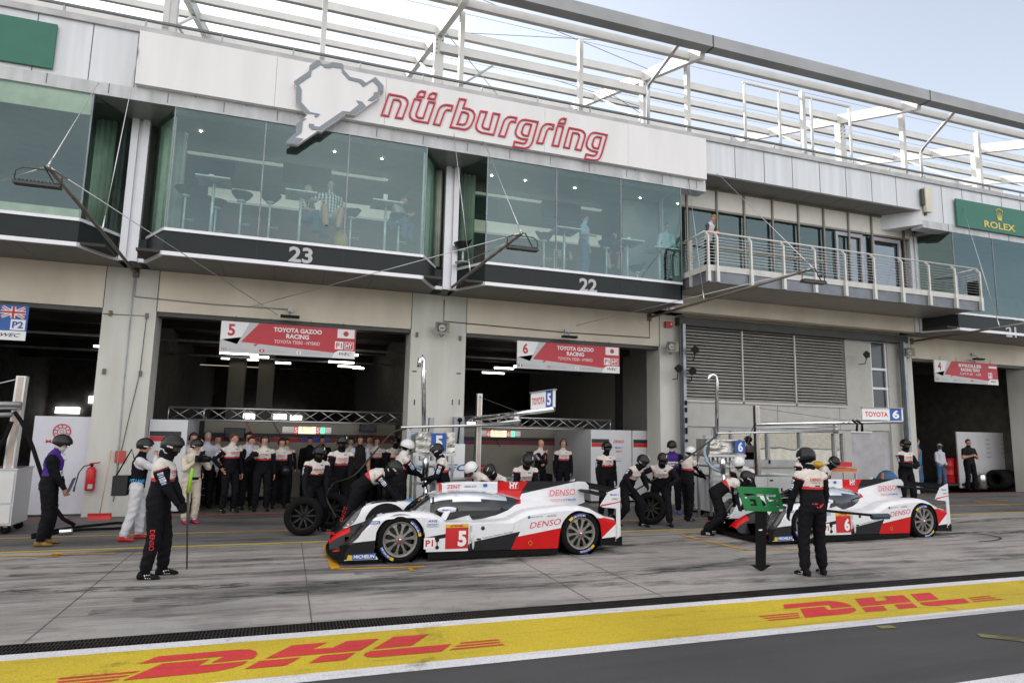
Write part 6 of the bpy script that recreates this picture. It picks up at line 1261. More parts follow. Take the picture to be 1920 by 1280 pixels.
def person(loc, face, label, outfit=CREW, h=1.78, lean=0., side=0., pel=None, feet=None, hands=None, elb=None, knee=None, head=(0,0), gear='crew', hair=HAIRB, decals=True, vox=.012, bulk=1.14, z=None, fingers=1, text='DENSO', back=False, group='people in the pit lane', shins=None, hold=None, patches=True, tw=0.):
    s = h/1.8; x, y = loc; z0 = gz(x, y) if z is None else z
    F, Lf, U = Vector((1,0,0)), Vector((0,1,0)), Vector((0,0,1))
    feet = feet or [(.02,.13,8),(-.02,-.13,-8)]
    pel = Vector(pel or (0,0,.968)); 
    Rl = Matrix.Rotation(rad(lean), 3, 'Y') @ Matrix.Rotation(rad(side), 3, 'X') @ Matrix.Rotation(rad(tw), 3, 'Z')
    tu = Rl @ U; tf = Rl @ F; tl = Rl @ Lf
    mid = Matrix.Rotation(rad(lean*.6), 3, 'Y') @ Matrix.Rotation(rad(side*.6), 3, 'X'); mu = mid @ U; mf = mid @ F
    chest = pel+mu*.27; nb = chest+tu*.27
    MBd = MB(); segs = []     # (region, A, B, ra, rb)
    def capsule(A, B, ra, rb, reg, n=12): MBd.tube([A, B], [ra, rb], n, 0, True, True, True); segs.append((reg, Vector(A), Vector(B), ra, rb))
    b = bulk
    rings = []
    for t_, w, d_, fo in ((-.10,.09,.08,0),(-.06,.155,.115,-.01),(.02,.172,.125,-.01),(.12,.165,.12,0),(.22,.155,.115,.01),(.32,.165,.122,.01),(.42,.18,.125,.005),(.48,.185,.112,0),(.525,.16,.088,-.01),(.555,.09,.068,-.01),(.60,.058,.058,0)):
        if t_ < .27: c = pel+mu*t_; ff, ll = mf.lerp(tf, cl(t_/.27)) if t_ > 0 else mf, Lf.lerp(tl, cl(t_/.27))
        else: c = chest+tu*(t_-.27); ff, ll = tf, tl
        ff = ff.normalized(); ll = ll.normalized(); bb = b if t_ < .45 else 1
        rings.append([c+ff*(fo+d_*bb*math.cos(a))+ll*(w*bb*math.sin(a)) for a in (2*math.pi*i/20 for i in range(20))])
    MBd.rings(rings)
    # legs
    stripes = []
    for i, sg in enumerate((1, -1)):
        hip = pel+Lf*(.09*sg)*b+U*(-.03)-mf*.0; fx = feet[i]; ank = Vector((fx[0], fx[1], (fx[3] if len(fx) > 3 else 0)+.085)); kh = Vector(knee[i]) if knee else Vector((1,.15*sg,0))
        k, ank = ik(hip, ank, .435, .425, kh)
        capsule(hip, k, .100*b, .072*b, 'legs'); capsule(k, ank+(k-ank)*.14, .074*b, .066*b, 'legs'); capsule(ank+(k-ank)*.12, ank, .056, .05, 'shoe' if outfit.get('shortleg') is None else 'skin')
        a = rad(fx[2]); fd = Vector((math.cos(a), math.sin(a), 0)); tp = rad(fx[4]) if len(fx) > 4 else 0; fd = (fd*math.cos(tp)-U*math.sin(tp)); fs_ = Vector((-math.sin(a), math.cos(a), 0)); fu = fd.cross(fs_)*-1
        if fu.z < 0: fu = -fu
        rr = []
        for t_, w, hh, up in ((-.085,.025,.03,-.045),(-.07,.036,.05,-.035),(0,.040,.052,-.032),(.07,.046,.04,-.042),(.13,.048,.030,-.053),(.175,.038,.022,-.060),(.195,.018,.012,-.066)):
            c = ank+fd*t_+fu*up; rr.append([c+fs_*(w*math.cos(q))+fu*(hh*math.sin(q)) for q in (2*math.pi*j/12 for j in range(12))])
        stripes.append((ank, fd, fs_, fu))
        MBd.rings(rr); segs.append(('shoe', ank+fu*-.05-fd*.06, ank+fd*.16+fu*-.06, .045, .04))
    # arms
    hands = hands or [(.06,.27,.80),(.06,-.27,.80)]; pd = []
    for i, sg in enumerate((1, -1)):
        sh = nb-tu*.085+tl*(.185*sg*(.5+.5*b)); eh = Vector(elb[i]) if elb else Vector((-.8,.5*sg,-.2)); tgt = Vector(hands[i])
        e, wr = ik(sh, tgt, .29, .25, eh)
        capsule(sh, e, .066*b, .052*b, 'uarm'); capsule(e, wr, .052*b, .037, 'farm')
        d = (wr-e).normalized(); nrm = (-tl*sg).copy(); nrm -= d*nrm.dot(d)
        if nrm.length < .2: nrm = -U - d*(-U).dot(d)
        nrm.normalize(); sp_ = d.cross(nrm)
        if sp_.dot(tf+U*.5) < 0: sp_ = -sp_        # thumb side points forward/up
        pr = []
        for t_, w, th_ in ((0,.026,.02),(.03,.036,.018),(.07,.042,.016),(.095,.038,.013)):
            c = wr+d*t_; pr.append([c+sp_*(w*math.cos(q))+nrm*(th_*math.sin(q)) for q in (2*math.pi*j/10 for j in range(10))])
        MBd.rings(pr)
        cu = .5 if hold is None else 1.0
        if fingers:
            for q, ln in ((.030,.070),(.010,.080),(-.010,.075),(-.029,.060)):
                A = wr+d*.088+sp_*q; B = A+(d*math.cos(cu*.6)+nrm*math.sin(cu*.6))*ln*.5; C_ = B+(d*math.cos(cu*1.6)+nrm*math.sin(cu*1.6))*ln*.5
                MBd.tube([A, B, C_], [.0105,.0098,.0085], 7, 0, True, True, True)
            A = wr+d*.03+sp_*.03; MBd.tube([A, A+(d*.6+sp_*.7+nrm*.3).normalized()*.045, A+(d*.6+sp_*.7+nrm*.3).normalized()*.045+(d*.8+nrm*.6).normalized()*.03], [.013,.011,.009], 7, 0, True, True, True)
        segs.append(('hand', wr+d*.01, wr+d*.17, .03, .02)); pd.append((sh, e, wr, d, nrm))
    # neck and head
    Rh = Rl @ Matrix.Rotation(rad(head[0]), 3, 'Z') @ Matrix.Rotation(rad(head[1]-lean*.25), 3, 'Y'); hf, hl, hu = Rh @ F, Rh @ Lf, Rh @ U
    hc = nb+(tu*.5+hu*.5).normalized()*.180+hf*.025
    MBd.tube([nb-tu*.04, hc-hu*.06], [.070,.060], 12, 0, True, True, True); segs.append(('neck', nb-tu*.0, hc-hu*.09, .055, .055))
    Mh = Matrix((hf, hl, hu)).transposed()
    MBd.ell(hc+hu*.02-hf*.01, .098, .077, .105, 0, 16, 12, Mh); MBd.ell(hc-hu*.055+hf*.025, .062, .055, .062, 0, 14, 10, Mh)
    MBd.ell(hc-hu*.018+hf*.098, .020, .012, .022, 0, 8, 6, Mh); MBd.ell(hc+hu*.012+hf*.08, .018, .05, .010, 0, 8, 6, Mh)
    for sg in (1,-1): MBd.ell(hc-hu*.01+hl*.078*sg-hf*.005, .018, .01, .028, 0, 8, 6, Mh)
    segs.append(('head', hc-hu*.05, hc+hu*.03, .07, .085))
    # fuse into one skin
    MBd.v = [(v[0]*s, v[1]*s, v[2]*s) for v in MBd.v]
    me = bpy.data.meshes.new('tmp'); me.from_pydata(MBd.v, [], MBd.f); o = bpy.data.objects.new('tmp', me); COL.objects.link(o)
    rm = o.modifiers.new('r', 'REMESH'); rm.mode = 'VOXEL'; rm.voxel_size = vox; sm = o.modifiers.new('s', 'SMOOTH'); sm.factor = .5; sm.iterations = 2
    dg = bpy.context.evaluated_depsgraph_get(); nm = bpy.data.meshes.new_from_object(o.evaluated_get(dg)); bpy.data.objects.remove(o); bpy.data.meshes.remove(me)
    nm.name = 'person'; n = len(nm.polygons); c = np.empty(n*3); nm.polygons.foreach_get('center', c); c = c.reshape(-1,3)/s
    names = ['legs','lo','up','uarm','farm','hand','shoe','neck','head','pipe','skin']; mats = [outfit.get(k) or outfit['legs'] for k in names[:-1]]+[outfit.get('skinm', SKN)]
    best = np.full(n, 1e9); reg = np.zeros(n, int)
    def sd(A, B, ra, rb):
        A = np.array(A); B = np.array(B); ab = B-A; t = np.clip(((c-A) @ ab)/(ab @ ab), 0, 1); return np.linalg.norm(c-A-t[:,None]*ab, axis=1)-(ra+(rb-ra)*t), t
    for (r_, A, B, ra, rb) in segs:
        D, t = sd(A, B, ra, rb); k = D < best; best[k] = D[k]; reg[k] = names.index(r_)
        if r_ == 'uarm' and outfit['pipe']: reg[k & (t < .10)] = 2; reg[k & (t > .13) & (t < .155)] = 9
        if outfit.get('sleeve') and r_ == 'farm': reg[k] = 10
        if outfit.get('sleeve') and r_ == 'uarm': reg[k & (t > .75)] = 10
        if outfit.get('shorts') and r_ == 'legs' and ra < .075*b: reg[k] = 10
    D1, t1 = sd(pel-mu*.05, chest, .13, .13); D2, t2 = sd(chest, nb, .13, .10); D = np.minimum(D1, D2); k = D-.015 < best
    tt = np.where(D1 < D2, t1*.5, .5+t2*.5); th = outfit['t']
    reg[k] = np.where(tt[k] > th+.010, 2, np.where(tt[k] > th-.005, 9 if outfit['pipe'] else 2, 1))
    reg[k & (tt < .04)] = 0
    # folds and creases of the cloth
    nv = len(nm.vertices); co = np.empty(nv*3); nm.vertices.foreach_get('co', co); co = co.reshape(-1,3); no = np.empty(nv*3); nm.vertices.foreach_get('normal', no); no = no.reshape(-1,3)
    w8 = np.zeros(nv); cnt = np.zeros(nv); ls = np.empty(n, int); nm.polygons.foreach_get('loop_start', ls); lv = np.empty(len(nm.loops), int); nm.loops.foreach_get('vertex_index', lv)
    cloth = np.isin(reg, [0,1,2,3,4,9]).astype(float); lt = np.empty(n, int); nm.polygons.foreach_get('loop_total', lt); np.add.at(w8, lv, np.repeat(cloth, lt)); np.add.at(cnt, lv, 1); w8 /= np.maximum(cnt, 1)
    X, Y_, Z = (co/s).T; ph = (x*7.3+y*3.1) % 6.28
    wr = np.sin(Z*46+2.2*np.sin(X*17+Y_*9+ph)+1.6*np.sin(Z*13+Y_*21+ph*2))*.55+np.sin(Z*31-X*33+Y_*24+2.0*np.sin(Z*19+ph)+ph)*.5+np.sin(X*61+Y_*47+Z*72+2*np.sin(Z*33+X*20))*.3
    low = np.clip((.62-np.abs(Z-.12)*1.6), 0, .5)+np.exp(-((Z-.5)/.12)**2)*.35+np.exp(-((Z-.93)/.12)**2)*.25
    co += no*((.0042*(1+low)*wr+.002)*w8*outfit.get('fold', 1.))[:,None]*s
    nm.vertices.foreach_set('co', co.ravel())
    nm.materials.clear(); [nm.materials.append(q) for q in mats]
    nm.polygons.foreach_set('material_index', reg.astype('int32')); nm.polygons.foreach_set('use_smooth', [True]*n); nm.update()
    body = bpy.data.objects.new('person', nm); COL.objects.link(body); body.location = (x, y, z0); body.rotation_euler = (0,0,rad(face)); tag(body, label, 'person', group)
    def child(mb, name, mt): mb.v = [(v[0]*s, v[1]*s, v[2]*s) for v in mb.v]; return mb.build(name, mt, body)
    def P(f, l, u): return hc+hf*f+hl*l+hu*u
    # head gear
    if gear in ('crew','marshal','white','photog'):
        hm = HELW if gear == 'white' else HELM; m_ = MB(); R_ = []; K = 12; NN = 28
        for i in range(K+1):
            t = i/K; ang = math.pi/2-t*(math.pi/2+.55); ring = []
            for j in range(NN):
                a = 2*math.pi*j/NN; fr = max(0, math.cos(a)); zz = math.sin(ang)
                zcut = -.52+ (.72 if gear != 'white' else .45)*(fr**.6 if fr > .25 else 0); zz2 = max(zz, zcut); cr2 = math.sqrt(max(1-zz2*zz2, .0))
                ring.append(P(.005+.152*max(cr2,.02)*math.cos(a), .128*max(cr2,.02)*math.sin(a), .035+.135*zz2))
            R_.append(ring)
        m_.rings(R_, 0, False)
        m_.rings([[P(.0+.152*.88*math.cos(a), .128*.9*math.sin(a), .022+.02*q-(.062 if math.cos(a) < .5 else 0)) for a in (2*math.pi*j/24 for j in range(24))] for q in (0,1)], 1, False)
        if gear != 'marshal':
            for (u0, u1, l0) in ((.10,.122,.03),): m_.tube([P(.03,.075,.152),P(.10,.065,.125)], .007, 5, 2)
            for sg in (1,-1): text_into(m_, 'uvex', P(.03, .131*sg, .012), hf*(-sg), hu, .022, .08, 2, .02)
        child(m_, 'helmet', [hm, SK_, TXW])
        m_ = MB(); gm = GOGO if gear == 'crew' else (BAL if gear == 'marshal' else GOG)
        vs = []; rows = (-.04,-.02,.01,.035) if gear != 'white' else (-.06,-.02,.02,.05)
        for u in rows:
            for j in range(11):
                a = (j-5)/5*1.15; k_ = 1-.06*abs(u); vs.append(P(.005+.118*math.cos(a)*k_, .098*math.sin(a)*k_, u))
        m_.add(vs, [(r_*11+j, r_*11+j+1, (r_+1)*11+j+1, (r_+1)*11+j) for r_ in range(3) for j in range(10)], 0, True)
        m_.tube([vs[j] for j in range(11)], .006, 5, 1); m_.tube([vs[33+j] for j in range(11)], .006, 5, 1)
        if gear in ('crew','white'): child(m_, 'goggles', [gm, SK_])
        if gear in ('crew','white'):
            m_ = MB(); m_.tube([hc-hu*.11+hf*.01, nb+tu*.0], [.075,.09], 14, 0, True, True, True); m_.ell(hc-hu*.06+hf*.035, .078, .066, .07, 0, 14, 8, Mh); child(m_, 'balaclava', SK_ if gear == 'crew' else BAL)
        if gear == 'marshal': m_ = MB(); m_.ell(hc-hu*.06+hf*.03, .078, .068, .062, 0, 14, 8, Mh); m_.ell(hc-hu*.02+hf*.0, .09, .084, .09, 0, 14, 8, Mh); child(m_, 'balaclava', BAL)
    elif gear in ('hair','headset','cap'):
        m_ = MB(); R_ = []; NN = 22
        for i in range(8):
            t = i/7; ang = math.pi/2-t*(math.pi/2+.35); ring = []
            for j in range(NN):
                a = 2*math.pi*j/NN; fr = math.cos(a); zz = math.sin(ang); zc_ = .42 if fr > .35 else (.0 if fr > -.1 else -.5); zz = max(zz, zc_); cr2 = math.sqrt(1-zz*zz); nz_ = 1+.03*noise.noise(Vector((math.cos(a)*3,math.sin(a)*3,zz*5)))
                ring.append(P(-.012+.105*max(cr2,.02)*fr*nz_, .084*max(cr2,.02)*math.sin(a)*nz_, .024+.113*zz*nz_))
            R_.append(ring)
        m_.rings(R_, 0, False); child(m_, 'hair' if gear != 'cap' else 'cap', hair if gear != 'cap' else GREYT)
        if gear == 'cap': m_ = MB(); m_.add([P(.08,-.06,.06),P(.17,-.045,.045),P(.17,.045,.045),P(.08,.06,.06)], [(0,1,2,3)]); m_.add([P(.08,-.06,.066),P(.17,-.045,.051),P(.17,.045,.051),P(.08,.06,.066)], [(3,2,1,0)]); child(m_, 'cap_brim', GREYT)
        if gear == 'headset': m_ = MB(); m_.tube([P(-.01,.095*math.cos(a),.0+.145*math.sin(a)) for a in np.linspace(0, math.pi, 11)], .012, 6); [m_.ell(P(-.0,sg*.092,-.005), .035, .02, .042, 0, 12, 8, Mh) for sg in (1,-1)]; m_.tube([P(.02,.09,-.03),P(.09,.06,-.06)], .005, 5); child(m_, 'headset', BLACK)
    if gear in ('hair','headset','cap','bald','photog'):
        m_ = MB()
        for sg in (1,-1): m_.ell(P(.083,.031*sg,.004), .008, .014, .008, 0, 8, 6, Mh); m_.ell(P(.090,.031*sg,.003), .004, .006, .006, 1, 8, 6, Mh); m_.ell(P(.088,.032*sg,.026), .006, .018, .004, 1, 8, 4, Mh)
        child(m_, 'eyes', [M('eye_white', (.6,.58,.55), .3, var=0), HAIRK]); m_ = MB(); m_.ell(P(.084,0,-.058), .006, .024, .005, 0, 8, 4, Mh); child(m_, 'mouth', M('lip', (.25,.08,.07), .5, var=0))
    if gear == 'bald': m_ = MB(); [m_.ell(P(-.03,sg*.066,.0), .05, .02, .045, 0, 10, 6, Mh) for sg in (1,-1)]; child(m_, 'hair', hair)
    # marks on the clothes, pressed onto the cloth
    bv = None
    if decals:
        bv = BVHTree.FromPolygons([v.co.copy() for v in nm.vertices], [tuple(p.vertices) for p in nm.polygons])
        def press(mb, org, nr, off=.005):
            out = []
            for v in mb.v:
                p = Vector(v)*s; hit = bv.ray_cast(p+nr*.15, -nr, .4)
                out.append(tuple(hit[0]+nr*off) if hit[0] is not None else tuple(p))
            mb.v = out; return mb
        fr_, rt = (tf, tl) if not back else (-tf, -tl)
        cc = chest+tu*.13+fr_*.14
        if text:
            m_ = MB(); text_into(m_, text, cc, rt, tu, .045, .19, 0, .015, .15)
            text_into(m_, 'TOYOTA HYBRID', cc-tu*.045, rt, tu, .014, .15, 1, .01); m_.add([cc-tu*.10+rt*a_+tu*b_ for a_, b_ in ((-.02,0),(.06,0),(.06,.02),(-.02,.02))], [(0,1,2,3)], 1)
            if not back: m_.add([cc+tu*.07+rt*a_+tu*b_ for a_, b_ in ((.03,0),(.09,0),(.09,.018),(.03,.018))], [(0,1,2,3)], 2)
            press(m_, cc, fr_); m_.build('chest_lettering' if not back else 'back_lettering', [REDC, TXK, BLUE], body)
        if patches and outfit['shoe'] is SHO:
            m_ = MB()
            for ank, fd, fs_, fu in stripes:
                for sg in (1,-1):
                    for k in range(3):
                        c0 = ank+fd*(.035+.028*k)+fu*-.045+fs_*sg*.06; mm = MB(); mm.add([c0+fd*.007+fu*-.02, c0-fd*.007+fu*-.02, c0-fd*.022+fu*.028, c0-fd*.008+fu*.028], [(0,1,2,3)]); press(mm, c0, fs_*sg, .004); m_.add(mm.v, mm.f, 0)
            m_.build('shoe_stripes', TXW, body)
        if patches:
            m_ = MB()
            for i, (sh, e, wr, d, nrm) in enumerate(pd):
                sg = 1 if i == 0 else -1; ax = (e-sh).normalized(); out = (tl*sg); out -= ax*out.dot(ax); out.normalize(); side_ = ax.cross(out)
                for k in range(5):
                    c0 = sh+ax*(.085+.034*k)+out*.07
                    for (wd, hh, mi, q) in ((.036,.013,(0,1,0,0,1)[k],.004),(.028,.004,(2,0,1,2,0)[k],.006)):
                        mm = MB(); mm.add([c0+side_*a_*wd+ax*b_*hh for b_ in (-1,1) for a_ in (-1,-.5,0,.5,1)], [(j, j+1, j+6, j+5) for j in range(4)], mi); press(mm, c0, out, q); m_.add(mm.v, mm.f, mi)
            m_.build('arm_badges', [TXW, BLUE, TXK], body)
    info = dict(pd=pd, hc=hc, hf=hf, hl=hl, hu=hu, s=s, body=body, child=child, P=P, tf=tf, tl=tl, tu=tu, chest=chest, pel=pel, nb=nb, bv=bv, press=press if decals else None)
    return info
def fp(x, y): p = PZ(x, y); p2 = PZ(x, y, gz(p.x, p.y)); return (p2.x, p2.y)
def world_from(info, v): return info['body'].matrix_basis @ (Vector(v)*info['s'])
def L2W(info, v):
    b = info['body']; return Matrix.Translation(b.location) @ Matrix.Rotation(b.rotation_euler.z, 4, 'Z') @ (Vector(v)*info['s'])
def lane_text(I, s, col, back=False, h=.07, w=.2, du=-.05, panel=True):
    m_ = MB(); nr = I['tf']; rt = I['tl']; cc = I['chest']+I['tu']*du+nr*.14
    if panel: m_.add([cc+rt*a*.13+I['tu']*b*.05 for b in (-1,1) for a in (-1,-.6,-.2,.2,.6,1)], [(j, j+1, j+7, j+6) for j in range(5)], 0); I['press'](m_, cc, nr, .006)
    m2 = MB(); text_into(m2, s, cc, rt, I['tu'], h, w, 1, .02); I['press'](m2, cc, nr, .009); m_.add(m2.v, m2.f, 1)
    for sg in (1,-1):
        c2 = I['chest']+I['tu']*du+I['tl']*sg*.2; m3 = MB(); m3.add([c2+I['tf']*a*.10+I['tu']*b*.05 for b in (-1,1) for a in (-1,-.5,0,.5,1)], [(j, j+1, j+6, j+5) for j in range(4)], 0)
        if panel: 
            try: I['press'](m3, c2, I['tl']*sg, .006); 
            except Exception: pass
    m_.build('bib_lettering', [TXW, col], I['body'])
MAR = O(SK_, SK_, PUR, SK_, SK_, SKN, FLAME, SK_, SKN, None, .36)
# 1 marshal at left
I = person(fp(80,1022), 5, 'marshal in purple PIT bib and flame shoes holding a clipboard at the far left', MAR, 1.80, lean=4, head=(0,22), gear='marshal', hands=[(.21,.08,.86),(.23,-.10,.92)], text=None, patches=False)
lane_text(I, 'PIT', TXK)
q = [L2W(I, v) for v in ((.27,.12,.86),(.27,-.14,.86),(.34,-.14,1.10),(.34,.12,1.10))]; m_ = MB(); m_.prism(q, (.012,0,.0)); tag(m_.build('clipboard', M('clipboard_blue', (.03,.04,.12), .4)), 'dark clipboard held by the marshal at the far left', 'clipboard')
# 2 photographer in white
PH = O(WSUIT, SK_, SK_, WSUIT, WSUIT, SKN, REDSH, SKN, SKN, None, .0)
I = person(fp(247,1013), 8, 'photographer in white overalls, black PIT LANE bib and red shoes raising a camera', PH, 1.74, lean=3, head=(0,4), gear='photog', hands=[(.26,.07,1.50),(.26,-.06,1.50)], elb=[(0,.6,-1),(0,-.6,-1)], feet=[(.10,.14,5),(-.14,-.13,-10)], bulk=1.12, text=None, patches=False)
m_ = MB(); cc = I['chest']-I['tu']*.16-I['tl']*.18; text_into(m_, 'PIT LANE', cc, I['tf'], I['tu'], .06, .24, 0, .03, .1); I['press'](m_, cc, -I['tl'], .008); m_.build('bib_lettering', [M('cyan_text', (.03,.4,.7), .5, var=0)], I['body'])
def cam_at(I, f, l, u, label, big=False):
    T = empty('camera', L2W(I, (f, l, u)), label, 'camera', 'cameras held by people', I['body'].rotation_euler.z); m_ = MB(); k = 1.5 if big else 1.
    m_.box(-.03*k,.035*k,-.07*k,.07*k,-.05*k,.045*k); m_.box(-.02,.03,-.03,.03,.045*k,.07*k); m_.build('camera_body', BLACK, T)
    m_ = MB(); m_.tube([(.035*k,0,0),(.12*k,0,0),(.20*k if big else .14,0,0)], [.034*k,.036*k,.042*k], 14); m_.build('lens', BLACK, T)
cam_at(I, .34, 0, 1.56, 'black camera raised by the photographer in white overalls')
T = empty('shoulder_bag', L2W(I, (-.24,-.02,1.0)), 'black bag behind the photographer in white overalls', 'bag'); m_ = MB(); m_.box(-.13,.10,-.12,.12,-.18,.16); m_.build('pouch', M('bag_black', (.015,.015,.016), .8), T); m_ = MB(); m_.tube([(-.1,0,.16),(.1,0,.62),(.2,0,.3)], .014, 6); m_.build('strap', BLACK, T)
# 3 nearest crewman at left, gun boom stick
I = person((-1.58,10.12), -8, 'helmeted crewman nearest the camera at left holding a long thin stick', CREW, 1.86, lean=5, head=(-5,12), hands=[(.30,.10,.86),(.33,-.12,.82)], elb=[(-.9,.5,0),(-.9,-.5,0)], feet=[(.08,.13,8),(-.06,-.12,-4)], vox=.010, text='DENSO')
m_ = MB(); cc = Vector((.0,-.2,.42)); text_into(m_, 'DENSO', (.02,-.2,.50), (0,0,-1), (1,0,0), .06, .26, 0, .02); I['press'](m_, cc, Vector((0,-1,0)), .006); m_.build('leg_lettering', [REDS], I['body'])
h1, h2 = L2W(I, (.38,-.06,.80)), L2W(I, (.44,-.10,.0)); m_ = MB(); m_.tube([h1+(h1-h2)*.35, h1, h2+Vector((.0,0,.12))], [.018,.012,.010], 8); m_.tube([h1+(h1-h2)*.35, h1+(h1-h2)*.75+Vector((.05,0,0))], [.03,.02], 6, 1); tag(m_.build('signal_stick', [DSTEEL, M('neon_green', (.30,.55,.02), .5)]), 'long thin stick with neon green grip held by the nearest crewman at left', 'stick')
# 4 TV photographer
TVO = O(CREAM, SK_, CREAM, CREAM, CREAM, SKN, PINK, SKN, SKN, None, .15)
I = person(fp(352,981), -55, 'photographer in cream overalls with TV bib and pink shoes aiming a large camera', TVO, 1.70, lean=2, head=(25,8), gear='photog', hands=[(.24,.10,1.38),(.22,-.08,1.34)], elb=[(0,.8,-1),(0,-.8,-1)], feet=[(.04,.10,5),(-.02,-.08,-8)], text=None, patches=False)
m_ = MB(); cc = I['chest']-I['tu']*.17+I['tf']*.14-I['tl']*.08; text_into(m_, 'TV', cc, I['tl'], I['tu'], .09, .16, 0, .03); I['press'](m_, cc, I['tf'], .01); m_.build('bib_lettering', [M('green_text', (.05,.8,.25), .5, var=0)], I['body'])
cam_at(I, .32, 0, 1.42, 'large black television camera held by the photographer in cream overalls', True)
def gp2(x, Y, yref=900): p = PY(x, yref, Y); return (p.x, Y)
# crew standing inside the garage door, left group
G5 = 'crew watching from the garage doorways'
person(gp2(356,17.3), -70, 'crewman with headset half hidden behind the photographer with the TV bib', CREWB, 1.82, gear='headset', group=G5, vox=.014)
WS = O(SK_, LWHITE, LWHITE, LWHITE, LWHITE, SKN, SHO, SKN, SKN, None, 0)
person(gp2(383,17.9), -75, 'man in white shirt and headset behind the photographer with the TV bib', WS, 1.84, gear='headset', hair=HAIRG, group=G5, text=None, patches=False, vox=.014)
person((-1.20,17.05), -55, 'bareheaded crewman with a hand on his hip in the number 5 garage doorway', CREWB, 1.84, head=(35,5), gear='hair', hair=HAIRB, hands=[(.05,.28,.80),(.02,-.26,1.02)], elb=[(-.8,.5,0),(-.6,-1.2,0)], group=G5, bulk=1.08)
person((-.82,17.6), -60, 'crewman in lilac and black suit behind the one with a hand on his hip', O(SK_, SK_, LWHITE, SK_, SK_, SKN, SHO, SK_, SKN, None), 1.76, head=(20,0), gear='hair', hair=HAIRK, group=G5, text=None, vox=.014)
I = person((-.48,17.15), -80, 'crewman with headset holding up a small camera in the number 5 garage doorway', CREWB, 1.78, head=(-5,2), gear='headset', hands=[(.06,.28,.80),(.25,-.25,1.30)], elb=[(-.8,.5,0),(-.2,-1,-1)], group=G5)
cam_at(I, .32, -.24, 1.38, 'small camera held up by the crewman with a headset')
I = person((-.08,17.7), -85, 'crewman with glasses and headset carrying a helmet in the number 5 garage doorway', CREWB, 1.72, head=(5,3), gear='headset', hair=HAIRK, hands=[(.25,.22,.98),(.05,-.28,.80)], group=G5, vox=.014)
m_ = MB(); m_.ell(L2W(I, (.3,.1,.98)), .14, .13, .13, 0, 16, 10); tag(m_.build('helmet', HELM), 'black helmet carried by the crewman with glasses', 'helmet')
# dim crew at the back of the garage
for x, Y, lab, h in ((577,19.4,'crewman in the dark garage behind the wheel crewman',1.74),(600,19.6,'crewman in the dark garage right of the number 5 display',1.76),(640,19.8,'crewman at the back of the garage left of the polo shirt man',1.7),(757,19.0,'crewman at the back of the garage behind the white helmet',1.75)):
    person(gp2(x, Y), -90, lab, O(SK_, SK_, SK_, SK_, SK_, SKN, SHO, SK_, SKN, None), h, gear='hair', hair=HAIRK, group=G5, decals=False, vox=.018, fingers=0)
person(gp2(672,18.3), -90, 'man in black and white polo shirt standing in the number 5 garage', dict(O(SK_, NAVY, NAVY, LWHITE, SKN, SKN, SHO, SKN, SKN, None, .3), sleeve=1), 1.80, gear='headset', group=G5, text=None, patches=False)
person(gp2(704,18.6), -95, 'crewman in suit and headset right of the man in the polo shirt', CREWB, 1.76, gear='headset', hair=HAIRB, group=G5, hands=[(.12,.2,.86),(.12,-.2,.86)], vox=.014)
for x, Y, fc, lab, h, hd, ge in ((402,18.6,-60,'dark haired crewman half hidden left of the bareheaded one',1.76,[(.20,.03,1.12),(.24,-.03,1.08)],'hair'),(462,18.4,-100,'tall crewman between the bareheaded one and the one with a camera',1.84,[(.05,.27,.80),(.05,-.27,.80)],'headset'),(533,18.9,-70,'crewman leaning at the bench in the dark garage',1.7,[(.25,.2,.95),(.25,-.2,.95)],'hair'),(690,19.3,-110,'crewman with folded arms behind the man in the polo shirt',1.8,[(.20,.03,1.15),(.24,-.03,1.10)],'hair'),(738,18.4,-75,'crewman in suit left of the central pillar',1.78,[(.1,.25,.85),(.2,-.2,1.0)],'crew'),(655,18.9,-95,'crewman in cap of dark hair left of the man in the polo shirt',1.74,[(.05,.27,.80),(.15,-.25,1.0)],'headset')):
    person(gp2(x, Y), fc, lab, CREWB, h, gear=ge, hair=HAIRK, group=G5, hands=hd, elb=[(.1,1,-.8),(.1,-1,-.8)] if hd[0][1] < .1 else None, vox=.016, patches=False, fingers=0)
# crew at car 5
GC5 = 'crew working on the number 5 car'
person((.62,13.75), -70, 'crewman bending to hold the large black wheel left of the number 5 car', CREW, 1.76, lean=16, head=(-15,15), hands=[(.30,.12,.66),(.26,-.34,.70)], elb=[(-.9,.5,0),(-.7,-.8,0)], feet=[(.0,.16,10),(-.12,-.14,-8)], pel=(-.08,0,.88), group=GC5)
person((1.12,14.35), -75, 'crewman standing behind the wheel crewman with one arm forward', CREW, 1.84, lean=3, head=(-10,14), hands=[(.30,.10,1.02),(.28,-.32,.86)], group=GC5)
I = person((2.22,13.35), 12, 'white helmeted crewman left of the foil rig with a blue 5', CREW, 1.80, lean=8, head=(0,15), gear='white', hands=[(.42,.12,1.12),(.44,-.10,1.08)], elb=[(-.3,.6,-1),(-.3,-.6,-1)], group=GC5)
person((3.05,13.0), 165, 'crewman in black helmet facing left at the number 5 fuel rig', CREW, 1.74, lean=8, head=(0,22), hands=[(.36,.14,1.10),(.34,-.12,1.0)], elb=[(-.3,.6,-1),(-.3,-.6,-1)], group=GC5)
I = person((1.40,12.35), -15, 'crewman bent double over the windscreen of the number 5 car', CREW, 1.82, lean=72, head=(0,-12), pel=(-.08,0,.93), feet=[(-.30,.13,5),(-.46,-.10,0)], knee=[(1,.2,0),(1,-.2,0)], hands=[(.70,.10,.72),(.64,-.16,.76)], elb=[(-.2,.6,.4),(-.2,-.7,.3)], group=GC5, back=True, vox=.010)
